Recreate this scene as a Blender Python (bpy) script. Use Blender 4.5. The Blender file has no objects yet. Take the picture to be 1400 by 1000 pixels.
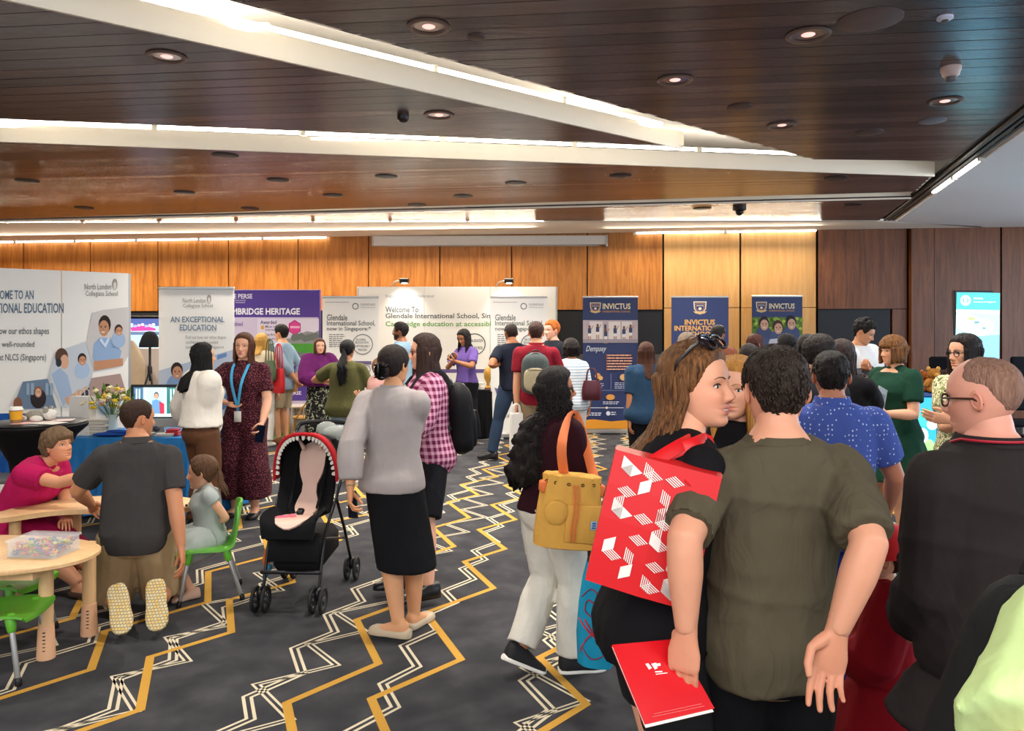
import bpy, math, random
import numpy as np
from mathutils import Vector, Matrix

random.seed(7)
D = bpy.data
SC = bpy.context.scene
COL = SC.collection

# ------------------------------------------------------------------ camera
F, CX, HZ, CH = 1050.0, 700.0, 452.0, 1.65      # focal length (px), centre column, horizon row, eye height
cam_d = D.cameras.new('camera')
cam_d.sensor_width = 36.0
cam_d.lens = F / 1400.0 * 36.0
cam_d.shift_y = -(500.0 - HZ) / 1400.0
cam_d.clip_start = 0.05
cam = D.objects.new('camera', cam_d)
COL.objects.link(cam)
cam.location = (0, 0, CH)
cam.rotation_euler = (math.pi / 2, 0, 0)
SC.camera = cam

# ------------------------------------------------------------------ world, exposure
wd = D.worlds.new('room_world')
SC.world = wd
wd.use_nodes = True
wd.node_tree.nodes['Background'].inputs[0].default_value = (0.86, 0.92, 1.0, 1)
wd.node_tree.nodes['Background'].inputs[1].default_value = 1.25
SC.view_settings.view_transform = 'Standard'
SC.view_settings.look = 'None'
SC.view_settings.gamma = 1
SC.view_settings.use_curve_mapping = False
SC.view_settings.exposure = 0.68


def area(name, loc, rot, sx, sy, power, col=(1, .93, .82)):
    l = D.lights.new(name, 'AREA')
    l.shape = 'RECTANGLE'
    l.size, l.size_y, l.energy, l.color = sx, sy, power, col
    o = D.objects.new(name, l)
    COL.objects.link(o)
    o.location, o.rotation_euler = loc, rot
    return o


# wall washers above the veneer and a broad fill light added behind the viewer
area('wall_wash_light', (-4.6, 12.95, 3.27), (math.radians(-22), 0, math.radians(-6.5)), 10.0, .12, 270, (1, .86, .66))
area('wall_wash_light', (3.2, 12.35, 3.27), (math.radians(-22), 0, math.radians(-6.5)), 3.4, .12, 60, (1, .88, .7))
area('rear_fill_light', (-0.5, -1.5, 3.25), (0, 0, 0), 9.0, 3.5, 330, (1, .96, .9))
# cool light added from the right for the bluish ceiling, its source unseen
area('cool_right_light', (9.6, 5.5, 1.7), (0, math.radians(90), 0), 2.6, 9.0, 190, (.62, .78, 1))
# fluorescent light thrown up into the coves
for (p_, q_, w_, e_) in (((-4.6, 2.3), (1.2, 6.8), .12, 26), ((-8.5, 6.05), (4.2, 8.25), .12, 48), ((-8, 11.75), (4.6, 9.65), .08, 22)):
    area('cove_light', ((p_[0] + q_[0]) / 2, (p_[1] + q_[1]) / 2, 3.4), (math.pi, 0, -math.atan2(q_[1] - p_[1], q_[0] - p_[0])), math.hypot(q_[0] - p_[0], q_[1] - p_[1]), w_, e_, (1, .93, .78))
# fill spots added below the downlight fixtures and the dark far covers
for (x, y, e) in ((-3.1, 4.6, 110), (-.46, 4.2, 110), (1.65, 4.3, 110), (1.1, 5.05, 90), (3.1, 5.6, 110), (-.55, 5.9, 110), (2.2, 6.2, 90),
                  (-5.2, 8.5, 160), (-2.8, 8.4, 160), (-1.4, 8.2, 160), (.0, 8.6, 160), (1.15, 8.2, 160), (3.5, 8.3, 120), (-4.5, 10.4, 200), (-.6, 10.1, 200), (2.6, 10.4, 160), (-7.5, 8.8, 160)):
    l = D.lights.new('ceiling_fill_spot', 'SPOT')
    l.energy, l.spot_size, l.spot_blend, l.shadow_soft_size, l.color = e, math.radians(150), 1.0, .07, (1, .93, .84)
    o = D.objects.new('ceiling_fill_spot', l)
    COL.objects.link(o)
    o.location = (x, y, 3.26)


# ------------------------------------------------------------------ geometry helpers
def A(*v):
    return np.array(v, float)


def W(px, py, Y):
    """world point seen at photo pixel (px,py) at depth Y"""
    return A((px - CX) / F * Y, Y, CH + (HZ - py) / F * Y)


def FL(px, py):
    return W(px, py, F * CH / (py - HZ))


ZC = 3.3


def CE(px, py, z=ZC):
    return W(px, py, F * (z - CH) / (HZ - py))


def nrm(v):
    v = np.asarray(v, float)
    n = np.linalg.norm(v)
    return v / n if n > 1e-9 else v


def rotz(deg):
    a = math.radians(deg)
    c, s = math.cos(a), math.sin(a)
    return A(c, -s, 0, s, c, 0, 0, 0, 1).reshape(3, 3)


def rotx(deg):
    a = math.radians(deg)
    c, s = math.cos(a), math.sin(a)
    return A(1, 0, 0, 0, c, -s, 0, s, c).reshape(3, 3)


def roty(deg):
    a = math.radians(deg)
    c, s = math.cos(a), math.sin(a)
    return A(c, 0, s, 0, 1, 0, -s, 0, c).reshape(3, 3)


LOC = {}


def empty(name, loc):
    o = D.objects.new(name, None)
    o.empty_display_size = .1
    COL.objects.link(o)
    o.location = loc
    LOC[o.name] = np.array(loc, float)
    return o


def tag(o, label=None, cat=None, group=None, kind=None):
    if label: o['label'] = label
    if cat: o['category'] = cat
    if group: o['group'] = group
    if kind: o['kind'] = kind
    return o


def thing(name, loc, label, cat, group=None):
    return tag(empty(name, loc), label, cat, group)


def catmull(P, n):
    P = np.asarray(P, float)
    if len(P) < 3:
        t = np.linspace(0, 1, n)[:, None]
        return P[0] * (1 - t) + P[-1] * t
    Q = np.vstack([2 * P[0] - P[1], P, 2 * P[-1] - P[-2]])
    out = []
    for u in np.linspace(0, len(P) - 1, n):
        i = min(int(u), len(P) - 2)
        t = u - i
        p0, p1, p2, p3 = Q[i], Q[i + 1], Q[i + 2], Q[i + 3]
        out.append(.5 * (2 * p1 + (p2 - p0) * t + (2 * p0 - 5 * p1 + 4 * p2 - p3) * t * t + (3 * p1 - p0 - 3 * p2 + p3) * t ** 3))
    return np.array(out)


class MB:
    """collects geometry; build() links it as one mesh object"""

    def __init__(s):
        s.V, s.Fc, s.C, s.M, s.n = [], [], [], [], 0
        s.col = (1, 1, 1)
        s.mi = 0

    def add(s, V, Fc, col=None):
        V = np.asarray(V, float)
        s.V.append(V)
        s.Fc.extend([tuple(i + s.n for i in f) for f in Fc])
        s.M.extend([s.mi] * len(Fc))
        c = s.col if col is None else col
        c = np.asarray(c, float)
        if c.ndim == 1: c = np.tile(c, (len(V), 1))
        s.C.append(c)
        s.n += len(V)
        return s

    def box(s, c, size, R=None, taper=1.0):
        x, y, z = np.asarray(size, float) / 2
        V = []
        for k in (-1, 1):
            t = taper if k > 0 else 1
            for a, b in ((-1, -1), (1, -1), (1, 1), (-1, 1)):
                V.append((a * x * t, b * y * t, k * z))
        V = np.array(V)
        if R is not None: V = V @ np.asarray(R).T
        return s.add(V + np.asarray(c, float), [(3, 2, 1, 0), (4, 5, 6, 7), (0, 1, 5, 4), (1, 2, 6, 5), (2, 3, 7, 6), (3, 0, 4, 7)])

    def rbox(s, c, size, r=.01, R=None):
        """box with bevelled edges"""
        h = np.asarray(size, float) / 2
        r = min(r, *(h * .95))
        vid, V = {}, []
        for sx in (-1, 1):
            for sy in (-1, 1):
                for sz in (-1, 1):
                    for ax in range(3):
                        p = A(sx, sy, sz) * (h - r)
                        p[ax] = (sx, sy, sz)[ax] * h[ax]
                        vid[(sx, sy, sz, ax)] = len(V)
                        V.append(p)
        Fc = []
        for ax in range(3):
            o1, o2 = (ax + 1) % 3, (ax + 2) % 3
            for sg in (-1, 1):
                q = []
                for a, b in ((-1, -1), (1, -1), (1, 1), (-1, 1)):
                    k = [0, 0, 0]
                    k[ax], k[o1], k[o2] = sg, a, b
                    q.append(vid[(*k, ax)])
                Fc.append(q if sg > 0 else q[::-1])
        for ax in range(3):
            o1, o2 = (ax + 1) % 3, (ax + 2) % 3
            for a in (-1, 1):
                for b in (-1, 1):
                    k0, k1 = [0, 0, 0], [0, 0, 0]
                    k0[ax], k1[ax] = -1, 1
                    for k in (k0, k1): k[o1], k[o2] = a, b
                    q = [vid[(*k0, o1)], vid[(*k1, o1)], vid[(*k1, o2)], vid[(*k0, o2)]]
                    Fc.append(q if a * b < 0 else q[::-1])
        for sx in (-1, 1):
            for sy in (-1, 1):
                for sz in (-1, 1):
                    q = [vid[(sx, sy, sz, i)] for i in range(3)]
                    Fc.append(q if sx * sy * sz > 0 else q[::-1])
        V = np.array(V)
        if R is not None: V = V @ np.asarray(R).T
        return s.add(V + np.asarray(c, float), Fc)

    def rings(s, R, cap=True, col=None):
        """R: list of rings (k x 3 arrays of equal length)"""
        k = len(R[0])
        V = np.vstack(R)
        Fc = []
        for i in range(len(R) - 1):
            for j in range(k):
                a, b = i * k + j, i * k + (j + 1) % k
                Fc.append((a, b, b + k, a + k))
        if cap:
            Fc.append(tuple(range(k))[::-1])
            Fc.append(tuple(range((len(R) - 1) * k, len(R) * k)))
        return s.add(V, Fc, col)

    def tube(s, P, r, n=10, rnd=True, flat=1.0, up=None, col=None):
        """swept tube through P with radii r (scalar or list); flat squashes along the frame's second axis"""
        P = np.asarray(P, float)
        m = len(P)
        r = np.full(m, r, float) if np.isscalar(r) else np.asarray(r, float)
        if len(r) != m: r = np.interp(np.linspace(0, 1, m), np.linspace(0, 1, len(r)), r)
        T = np.gradient(P, axis=0)
        T = np.array([nrm(t) for t in T])
        u = np.asarray(up if up is not None else ((0, 0, 1) if abs(T[0][2]) < .9 else (0, 1, 0)), float)
        a = nrm(np.cross(T[0], u))
        rr = []
        th = np.linspace(0, 2 * math.pi, n, endpoint=False)
        c, sn = np.cos(th), np.sin(th)
        for i in range(m):
            if up is not None: a = nrm(np.cross(T[i], u))
            else: a = nrm(a - T[i] * np.dot(a, T[i]))
            b = np.cross(a, T[i])
            f = lambda rad, off: P[i] + T[i] * off + rad * (np.outer(c, a) + flat * np.outer(sn, -b))
            if rnd and i == 0:
                rr += [f(r[i] * .35, -r[i] * .8), f(r[i] * .8, -r[i] * .5)]
            rr.append(f(r[i], 0))
            if rnd and i == m - 1:
                rr += [f(r[i] * .8, r[i] * .5), f(r[i] * .35, r[i] * .8)]
        return s.rings(rr, True, col)

    def ell(s, c, r, R=None, n=14, m=10, col=None):
        r = np.asarray(r, float) * np.ones(3)
        V = [(0, 0, -1)]
        for i in range(1, m):
            f = -math.pi / 2 + math.pi * i / m
            for j in range(n):
                a = 2 * math.pi * j / n
                V.append((math.cos(f) * math.cos(a), math.cos(f) * math.sin(a), math.sin(f)))
        V.append((0, 0, 1))
        V = np.array(V) * r
        if R is not None: V = V @ np.asarray(R).T
        Fc = [(0, 1 + (j + 1) % n, 1 + j) for j in range(n)]
        for i in range(m - 2):
            for j in range(n):
                a, b = 1 + i * n + j, 1 + i * n + (j + 1) % n
                Fc.append((a, b, b + n, a + n))
        L = len(V) - 1
        Fc += [(L, 1 + (m - 2) * n + j, 1 + (m - 2) * n + (j + 1) % n) for j in range(n)]
        return s.add(V + np.asarray(c, float), Fc, col)

    def lathe(s, c, prof, n=24, R=None):
        th = np.linspace(0, 2 * math.pi, n, endpoint=False)
        rr = []
        for (r, z) in prof:
            V = np.stack([r * np.cos(th), r * np.sin(th), np.full(n, z)], 1)
            if R is not None: V = V @ np.asarray(R).T
            rr.append(V + np.asarray(c, float))
        return s.rings(rr, True)

    def prism(s, poly, off, col=None):
        """extrude a planar polygon (k x 3) by vector off"""
        P = np.asarray(poly, float)
        k = len(P)
        V = np.vstack([P, P + np.asarray(off, float)])
        Fc = [tuple(range(k))[::-1], tuple(range(k, 2 * k))] + [(i, (i + 1) % k, (i + 1) % k + k, i + k) for i in range(k)]
        return s.add(V, Fc, col)

    def torus(s, c, r, t, R=None, n=24, m=8, flat=1.0):
        th = np.linspace(0, 2 * math.pi, n, endpoint=False)
        V, Fc = [], []
        for i, a in enumerate(th):
            for j in range(m):
                b = 2 * math.pi * j / m
                V.append(((r + t * math.cos(b)) * math.cos(a), (r + t * math.cos(b)) * math.sin(a), t * flat * math.sin(b)))
                p, q = i * m, ((i + 1) % n) * m
                Fc.append((p + j, q + j, q + (j + 1) % m, p + (j + 1) % m))
        V = np.array(V)
        if R is not None: V = V @ np.asarray(R).T
        return s.add(V + np.asarray(c, float), Fc)

    def arrays(s):
        return np.vstack(s.V), s.Fc, np.vstack(s.C)

    def build(s, name, mat, parent=None, smooth=True, attr=False):
        V, Fc, C = s.arrays()
        return mesh_obj(name, V, Fc, mat, parent, smooth, C if attr else None, s.M)


def mesh_obj(name, V, Fc, mat, parent=None, smooth=True, C=None, MI=None):
    L = A(0, 0, 0)
    if parent is not None: L = LOC[parent.name]
    me = D.meshes.new(name)
    me.from_pydata((V - L).tolist(), [], Fc)
    o = D.objects.new(name, me)
    COL.objects.link(o)
    finish(me, mat, smooth, C, MI)
    if parent is not None: o.parent = parent
    LOC[o.name] = L
    return o


def finish(me, mat, smooth, C=None, MI=None):
    for m in (mat if isinstance(mat, (list, tuple)) else [mat]):
        me.materials.append(m)
    if smooth:
        me.polygons.foreach_set('use_smooth', [True] * len(me.polygons))
    if MI is not None and any(MI):
        me.polygons.foreach_set('material_index', MI)
    if C is not None:
        at = me.color_attributes.new('col', 'FLOAT_COLOR', 'POINT')
        at.data.foreach_set('color', np.hstack([C, np.ones((len(C), 1))]).ravel())
    if smooth and MI is not None:
        try: me.set_sharp_from_angle(angle=math.radians(50))
        except Exception: pass
    me.update()


def copy_tree(o, parent=None):
    c = o.copy()
    COL.objects.link(c)
    c.parent = parent
    for ch in list(o.children): copy_tree(ch, c)
    return c


# ------------------------------------------------------------------ materials
MATS = {}


def srgb(h):
    """'#rrggbb' to linear"""
    v = [int(h[i:i + 2], 16) / 255 for i in (1, 3, 5)]
    return tuple(x / 12.92 if x <= .04045 else ((x + .055) / 1.055) ** 2.4 for x in v)


def C3(c):
    return srgb(c) if isinstance(c, str) else tuple(c)


class NT:
    def __init__(s, name):
        s.m = D.materials.new(name)
        s.m.use_nodes = True
        s.t = s.m.node_tree
        s.b = s.t.nodes['Principled BSDF']

    def n(s, typ, **kw):
        nd = s.t.nodes.new(typ)
        for k, v in kw.items():
            if k.startswith('i_'):
                key = k[2:]
                key = int(key) if key.isdigit() else key
                nd.inputs[key].default_value = v
            else: setattr(nd, k, v)
        return nd

    def l(s, a, b):
        s.t.links.new(a, b)

    def coords(s, scale=(1, 1, 1), rot=(0, 0, 0), kind='Object'):
        tc = s.n('ShaderNodeTexCoord')
        mp = s.n('ShaderNodeMapping')
        mp.inputs['Scale'].default_value = scale
        mp.inputs['Rotation'].default_value = rot
        s.l(tc.outputs[kind], mp.inputs[0])
        return mp.outputs[0]

    def mix(s, f, a, b):
        nd = s.n('ShaderNodeMix', data_type='RGBA')
        for key, v in ((0, f), (6, a), (7, b)):
            if isinstance(v, (int, float)): nd.inputs[key].default_value = v
            elif isinstance(v, tuple): nd.inputs[key].default_value = (*v, 1)
            else: s.l(v, nd.inputs[key])
        return nd.outputs[2]

    def math(s, op, a, b=0.0, c=None):
        nd = s.n('ShaderNodeMath', operation=op)
        for i, v in enumerate((a, b) if c is None else (a, b, c)):
            if isinstance(v, (int, float)): nd.inputs[i].default_value = v
            else: s.l(v, nd.inputs[i])
        return nd.outputs[0]

    def noise(s, co, scale, detail=3, rough=.5, dist=0):
        nd = s.n('ShaderNodeTexNoise')
        nd.inputs['Scale'].default_value = scale
        nd.inputs['Detail'].default_value = detail
        nd.inputs['Roughness'].default_value = rough
        nd.inputs['Distortion'].default_value = dist
        if co is not None: s.l(co, nd.inputs['Vector'])
        return nd.outputs[0]

    def ramp(s, f, stops):
        nd = s.n('ShaderNodeValToRGB')
        e = nd.color_ramp.elements
        while len(e) < len(stops): e.new(.5)
        for k, (p, c) in enumerate(stops):
            e[k].position = p
            e[k].color = (*c, 1)
        s.l(f, nd.inputs[0])
        return nd.outputs[0]

    def bump(s, h, strength, dist=.01):
        nd = s.n('ShaderNodeBump')
        nd.inputs['Strength'].default_value = strength
        nd.inputs['Distance'].default_value = dist
        s.l(h, nd.inputs['Height'])
        s.l(nd.outputs[0], s.b.inputs['Normal'])


def mat(name, col, rough=.6, metal=0., emit=0., spec=.4, alpha=1., trans=0.):
    if name in MATS: return MATS[name]
    t = NT(name)
    c = C3(col)
    b = t.b
    b.inputs['Base Color'].default_value = (*c, 1)
    b.inputs['Roughness'].default_value = rough
    b.inputs['Metallic'].default_value = metal
    b.inputs['Specular IOR Level'].default_value = spec
    b.inputs['Transmission Weight'].default_value = trans
    if emit:
        b.inputs['Emission Color'].default_value = (*c, 1)
        b.inputs['Emission Strength'].default_value = emit
    if alpha < 1: b.inputs['Alpha'].default_value = alpha
    MATS[name] = t.m
    return t.m


def fabric(name, col, rough=.85, var=.12, weave=900, fold=.35, fs=9):
    """plain cloth: slight mottling, fine weave and soft folds"""
    if name in MATS: return MATS[name]
    t = NT(name)
    c = np.array(C3(col))
    co = t.coords()
    n1 = t.noise(co, 14, 3)
    t.l(t.mix(n1, tuple(c * (1 - var)), tuple(np.minimum(c * (1 + var), 1))), t.b.inputs['Base Color'])
    t.b.inputs['Roughness'].default_value = rough
    t.b.inputs['Specular IOR Level'].default_value = .12
    co2 = t.coords((1, 1, .45))
    h = t.math('ADD', t.math('MULTIPLY', t.noise(co2, fs, 3, .55, .8), 1.0), t.math('MULTIPLY', t.noise(co, weave, 0), .03))
    t.bump(h, fold, .03)
    MATS[name] = t.m
    return t.m


def hair_mat(name, c1, c2=None, rough=.58):
    if name in MATS: return MATS[name]
    t = NT(name)
    a = np.array(C3(c1))
    b = np.array(C3(c2)) if c2 else a * 1.8 + .003
    co = t.coords((1, 1, .09))
    n = t.noise(co, 130, 3, .6, .5)
    t.l(t.ramp(n, [(.3, tuple(a)), (.72, tuple(b))]), t.b.inputs['Base Color'])
    t.b.inputs['Roughness'].default_value = rough
    t.b.inputs['Specular IOR Level'].default_value = .2
    t.bump(t.noise(co, 260, 2, .6), .8, .008)
    MATS[name] = t.m
    return t.m


def attr_mat(name, rough=.5, spec=.3, skin=False, emit=0.):
    if name in MATS: return MATS[name]
    t = NT(name)
    at = t.n('ShaderNodeAttribute', attribute_name='col')
    colr = at.outputs['Color']
    if skin:
        n = t.noise(t.coords(), 35, 3)
        f = t.math('MULTIPLY', n, .25)
        g = t.n('ShaderNodeMix', data_type='RGBA', blend_type='MULTIPLY')
        t.l(f, g.inputs[0])
        t.l(colr, g.inputs[6])
        g.inputs[7].default_value = (.92, .68, .6, 1)
        colr = g.outputs[2]
        t.b.inputs['Subsurface Weight'].default_value = .12
        t.b.inputs['Subsurface Radius'].default_value = (.02, .008, .004)
        t.b.inputs['Subsurface Scale'].default_value = .6
        t.bump(t.noise(t.coords(), 420, 2), .06, .002)
    t.l(colr, t.b.inputs['Base Color'])
    t.b.inputs['Roughness'].default_value = rough
    t.b.inputs['Specular IOR Level'].default_value = spec
    if emit:
        t.l(colr, t.b.inputs['Emission Color'])
        t.b.inputs['Emission Strength'].default_value = emit
    MATS[name] = t.m
    return t.m


def wood(name, c1, c2, rough=.4, scale=1.0, fig=.5, spec=.35):
    if name in MATS: return MATS[name]
    t = NT(name)
    oi = t.n('ShaderNodeObjectInfo')
    tc = t.n('ShaderNodeTexCoord')
    mp = t.n('ShaderNodeMapping')
    mp.inputs['Scale'].default_value = (4.2 * scale, 4.2 * scale, .28 * scale)
    ad = t.n('ShaderNodeVectorMath', operation='MULTIPLY_ADD')
    t.l(oi.outputs['Random'], ad.inputs[0])
    ad.inputs[1].default_value = (0, 0, 19.0)
    t.l(tc.outputs['Object'], ad.inputs[2])
    t.l(ad.outputs[0], mp.inputs[0])
    n = t.noise(mp.outputs[0], 3.2, 5, .6, 1.4)
    fine = t.noise(mp.outputs[0], 34, 3, .6, .4)
    f = t.math('ADD', t.math('MULTIPLY', n, .75), t.math('MULTIPLY', fine, .25))
    a, b = np.array(C3(c1)), np.array(C3(c2))
    t.l(t.ramp(f, [(.3, tuple(a)), (.5, tuple((a + b) / 2)), (.72, tuple(b))]), t.b.inputs['Base Color'])
    t.b.inputs['Roughness'].default_value = rough
    t.b.inputs['Specular IOR Level'].default_value = spec
    t.bump(fine, .06, .004)
    MATS[name] = t.m
    return t.m


SKIN = attr_mat('skin', .5, .3, skin=True)
PRINT = attr_mat('printed_ink', .55, .25)
# ------------------------------------------------------------------ the room
EV, EU = A(.9936, -.1133, 0), A(.1133, .9936, 0)          # along the far wall, into the room
WY = 13.3


def WP(px, py, off=0.0):
    """point on the far wall (off metres in front of it)"""
    k = (px - CX) / F
    Y = (WY - off) / (1 + .114 * k)
    return W(px, py, Y)


def carpet_mat():
    t = NT('charcoal_carpet')
    co = t.coords()
    f = t.math('ADD', t.math('MULTIPLY', t.noise(co, 420, 2, .7), .7), t.math('MULTIPLY', t.noise(co, 5, 3), .3))
    t.l(t.ramp(f, [(.33, srgb('#25262a')), (.5, srgb('#3a3a3e')), (.68, srgb('#5c5b5d'))]), t.b.inputs['Base Color'])
    t.b.inputs['Roughness'].default_value = .95
    t.b.inputs['Specular IOR Level'].default_value = .1
    t.bump(t.noise(co, 500, 2), .5, .006)
    return t.m


def inlay_mat(name, c):
    t = NT(name)
    co = t.coords()
    c = np.array(srgb(c))
    t.l(t.mix(t.noise(co, 300, 2, .7), tuple(c * .62), tuple(np.minimum(c * 1.25, 1))), t.b.inputs['Base Color'])
    t.b.inputs['Roughness'].default_value = .95
    t.b.inputs['Specular IOR Level'].default_value = .1
    return t.m


m = MB()
m.box((0, 5.5, -.05), (26, 19, .1))
floor = tag(m.build('floor', carpet_mat(), smooth=False), 'charcoal carpet with gold and cream zigzag lines', kind='structure')

gold, cream = MB(), MB()
rg = random.Random(11)


def zig(mb, v0, segs, w, z, off=0.0):
    """ribbon of constant lateral width following lateral positions g(u)"""
    pts = []
    u, v = -.3 + rg.random() * -.9, v0
    i = 0
    st = rg.random() * .3
    vv = v
    while u < 13.6:
        pts.append((u, vv))
        du, dv = segs[i % len(segs)]
        j = .8 + .4 * rg.random()
        u += du * j
        vv += dv * j
        vv += (v0 - vv) * .12 if i % 2 == 0 else 0
        i += 1
    return pts


def ribbon(mb, pts, w, z, off=0.0):
    V, Fc = [], []
    for (u, v) in pts:
        for s in (-1, 1):
            p = EU * u + EV * (v + off + s * w / 2)
            V.append((p[0], p[1], z))
    for i in range(len(pts) - 1):
        Fc.append((2 * i, 2 * i + 1, 2 * i + 3, 2 * i + 2))
    mb.add(V, Fc)


k = 0
v = -10.5
while v < 10:
    g = zig(gold, v, [(.42, .33), (.53, -.28)], 0, 0)
    ribbon(gold, g, .046, .0012 + .0001 * (k % 3))
    for (dv, segs) in ((.18, [(.25, .22), (.23, -.13)]), (.36, [(.24, .36), (.27, -.27)]))[:2 if k % 3 else 1]:
        p = zig(cream, v + dv, segs, 0, 0)
        for o in (-.019, .019):
            ribbon(cream, p, .017, .0007 + .0001 * (k % 4), o)
    v += .54 + .12 * rg.random()
    k += 1
gi = tag(gold.build('gold_zigzag_inlay', inlay_mat('gold_pile', '#c0923f'), floor, smooth=False), 'gold zigzag lines woven in the carpet', kind='stuff')
ci = tag(cream.build('cream_zigzag_inlay', inlay_mat('cream_pile', '#cfc3a9'), floor, smooth=False), 'cream double zigzag lines woven in the carpet', kind='stuff')

# far wall: backing, then every veneer panel as a piece of its own
M_black = mat('black_board', '#191b20', .55)
M_dado = mat('grey_dado', '#55504c', .7)
M_teak = wood('teak_veneer', '#854a19', '#c8853e', .38)
M_pale = wood('pale_veneer', '#b98448', '#d2a468', .4, .8)
M_walnut = wood('walnut_veneer', '#4c2815', '#8a5430', .38)  # walnut, its brown also darkened for the weaker light at this end
M_trimdark = mat('dark_gap', '#15100c', .8)
m = MB()
a, b = WP(-90, 340, -.06), WP(1700, 340, -.06)
for (p, q, z0, z1) in ((a, b, 0, 3.4),):
    poly = [A(p[0], p[1], z0), A(q[0], q[1], z0), A(q[0], q[1], z1), A(p[0], p[1], z1)]
    m.prism(poly, EU * .2)
wall = tag(m.build('wall_back', M_trimdark, smooth=False), 'far wall clad in teak veneer panels over dark boards', kind='structure')


def wpanel(x0, x1, ytop, ybot, mt, name='veneer_panel', thick=.05, off=.0, z0=None, z1=None):
    g = .8
    P = [WP(x0 + g, ytop, off), WP(x1 - g, ytop, off), WP(x1 - g, ybot, off), WP(x0 + g, ybot, off)]
    P = [p.copy() for p in P]
    if z1 is not None: P[0][2] = P[1][2] = z1
    if z0 is not None: P[2][2] = P[3][2] = z0
    mm = MB()
    mm.prism(P, -EU * thick)
    return mm.build(name, mt, wall, smooth=False)


def zrow(px, py): return WP(px, py)[2]


ZT = ZC + .02
ZD = zrow(700, 424)
ZG = zrow(700, 483)
xs = [-75, -56 + 0, 35, 126, 218, 314, 409, 505, 602, 700, 803, 906]
for x0, x1 in zip(xs[1:-1], xs[2:]):
    wpanel(x0, x1, 300, 400, M_teak, z0=ZD, z1=ZT)
for x0, x1 in zip(xs[1:-1:2], xs[3::2]):
    wpanel(x0, x1, 420, 500, M_black, 'dark_board', .03, z0=ZG, z1=ZD - .01)
    wpanel(x0, x1, 480, 600, M_dado, 'dado_board', .035, z0=.1, z1=ZG - .01)
for x0, x1 in ((907, 1011), (1012, 1115)):
    wpanel(x0, x1, 300, 410, M_pale, z0=ZD + .03, z1=ZT)
    wpanel(x0, x1, 300, 410, M_pale, z0=.05, z1=ZD + .02)
wpanel(1117, 1239, 300, 410, M_walnut, z0=ZD, z1=ZT)
wpanel(1117, 1217, 420, 500, M_black, 'dark_board', .03, z0=.6, z1=ZD - .01)
wpanel(1218, 1239, 420, 500, M_walnut, z0=.05, z1=ZD - .01)
wpanel(1117, 1217, 480, 600, M_dado, 'dado_board', .035, z0=.1, z1=.59)
wpanel(1240, 1272, 300, 410, M_walnut, 'veneer_pillar', .16, z0=.05, z1=ZT)
for x0, x1 in ((1275, 1366), (1367, 1460), (1461, 1560), (1561, 1680)):
    wpanel(x0, x1, 300, 410, M_walnut, z0=.05, z1=ZT)
m = MB()
P = [WP(-80, 580, .06), WP(1690, 580, .06)]
m.prism([A(P[0][0], P[0][1], 0), A(P[1][0], P[1][1], 0), A(P[1][0], P[1][1], .1), A(P[0][0], P[0][1], .1)], EU * .03)
tag(m.build('baseboard_back', mat('baseboard_paint', '#2a2422', .5), smooth=False), kind='structure')
m = MB()
m.box((-10.6, 6, 1.7), (.2, 18, 3.5))
tag(m.build('wall_left', M_teak, smooth=False), kind='structure')

# projector screen case on the wall
t = thing('projector_screen_case', WP(669, 336, .2), 'long white projector screen case fixed high on the teak wall', 'screen case')
m = MB()
P = [WP(509, 323, .2), WP(829, 322, .2), WP(829, 334, .2), WP(509, 336, .2)]
m.prism(P, EU * .16)
m.build('case', mat('white_paint_metal', '#c9c6bf', .4), t, smooth=False)
for x in (509, 829):
    m = MB()
    p = WP(x, 329, .21)
    m.box(p + EU * .08, (.03, .18, .19))
    m.build('end_cap', mat('case_grey', '#a5a29b', .4), t, smooth=False)
m = MB()
P = [WP(520, 335, .14), WP(818, 334, .14)]
m.tube([P[0] - A(0, 0, .02), P[1] - A(0, 0, .02)], .012, 8)
m.build('bottom_bar', mat('case_grey', '#a5a29b', .4), t)


# ------------------------------------------------------------------ ceiling
def plank_mat():
    t = NT('dark_lacquer_plank')
    oi = t.n('ShaderNodeObjectInfo')
    co = t.coords((1.2, 9, 9), (0, 0, math.radians(6.5)))
    f = t.noise(co, 2.2, 4, .6, 1.2)
    fine = t.noise(co, 26, 3, .6)
    f2 = t.math('ADD', t.math('MULTIPLY', f, .5), t.math('MULTIPLY', oi.outputs['Random'], .5))
    t.l(t.ramp(f2, [(.2, srgb('#352a2b')), (.5, srgb('#4a3b3a')), (.8, srgb('#5f4e4b'))]), t.b.inputs['Base Color'])
    t.b.inputs['Roughness'].default_value = .24
    t.b.inputs['Specular IOR Level'].default_value = .5
    t.bump(t.math('ADD', f, t.math('MULTIPLY', fine, .15)), .06, .03)
    return t.m


def clip(poly, n, d):
    """keep the part of a 2-D polygon with n.p <= d"""
    out = []
    for i in range(len(poly)):
        p, q = poly[i], poly[(i + 1) % len(poly)]
        a_, b_ = np.dot(n, p) - d, np.dot(n, q) - d
        if a_ <= 0: out.append(p)
        if a_ * b_ < 0: out.append(p + (q - p) * a_ / (a_ - b_))
    return out


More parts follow.
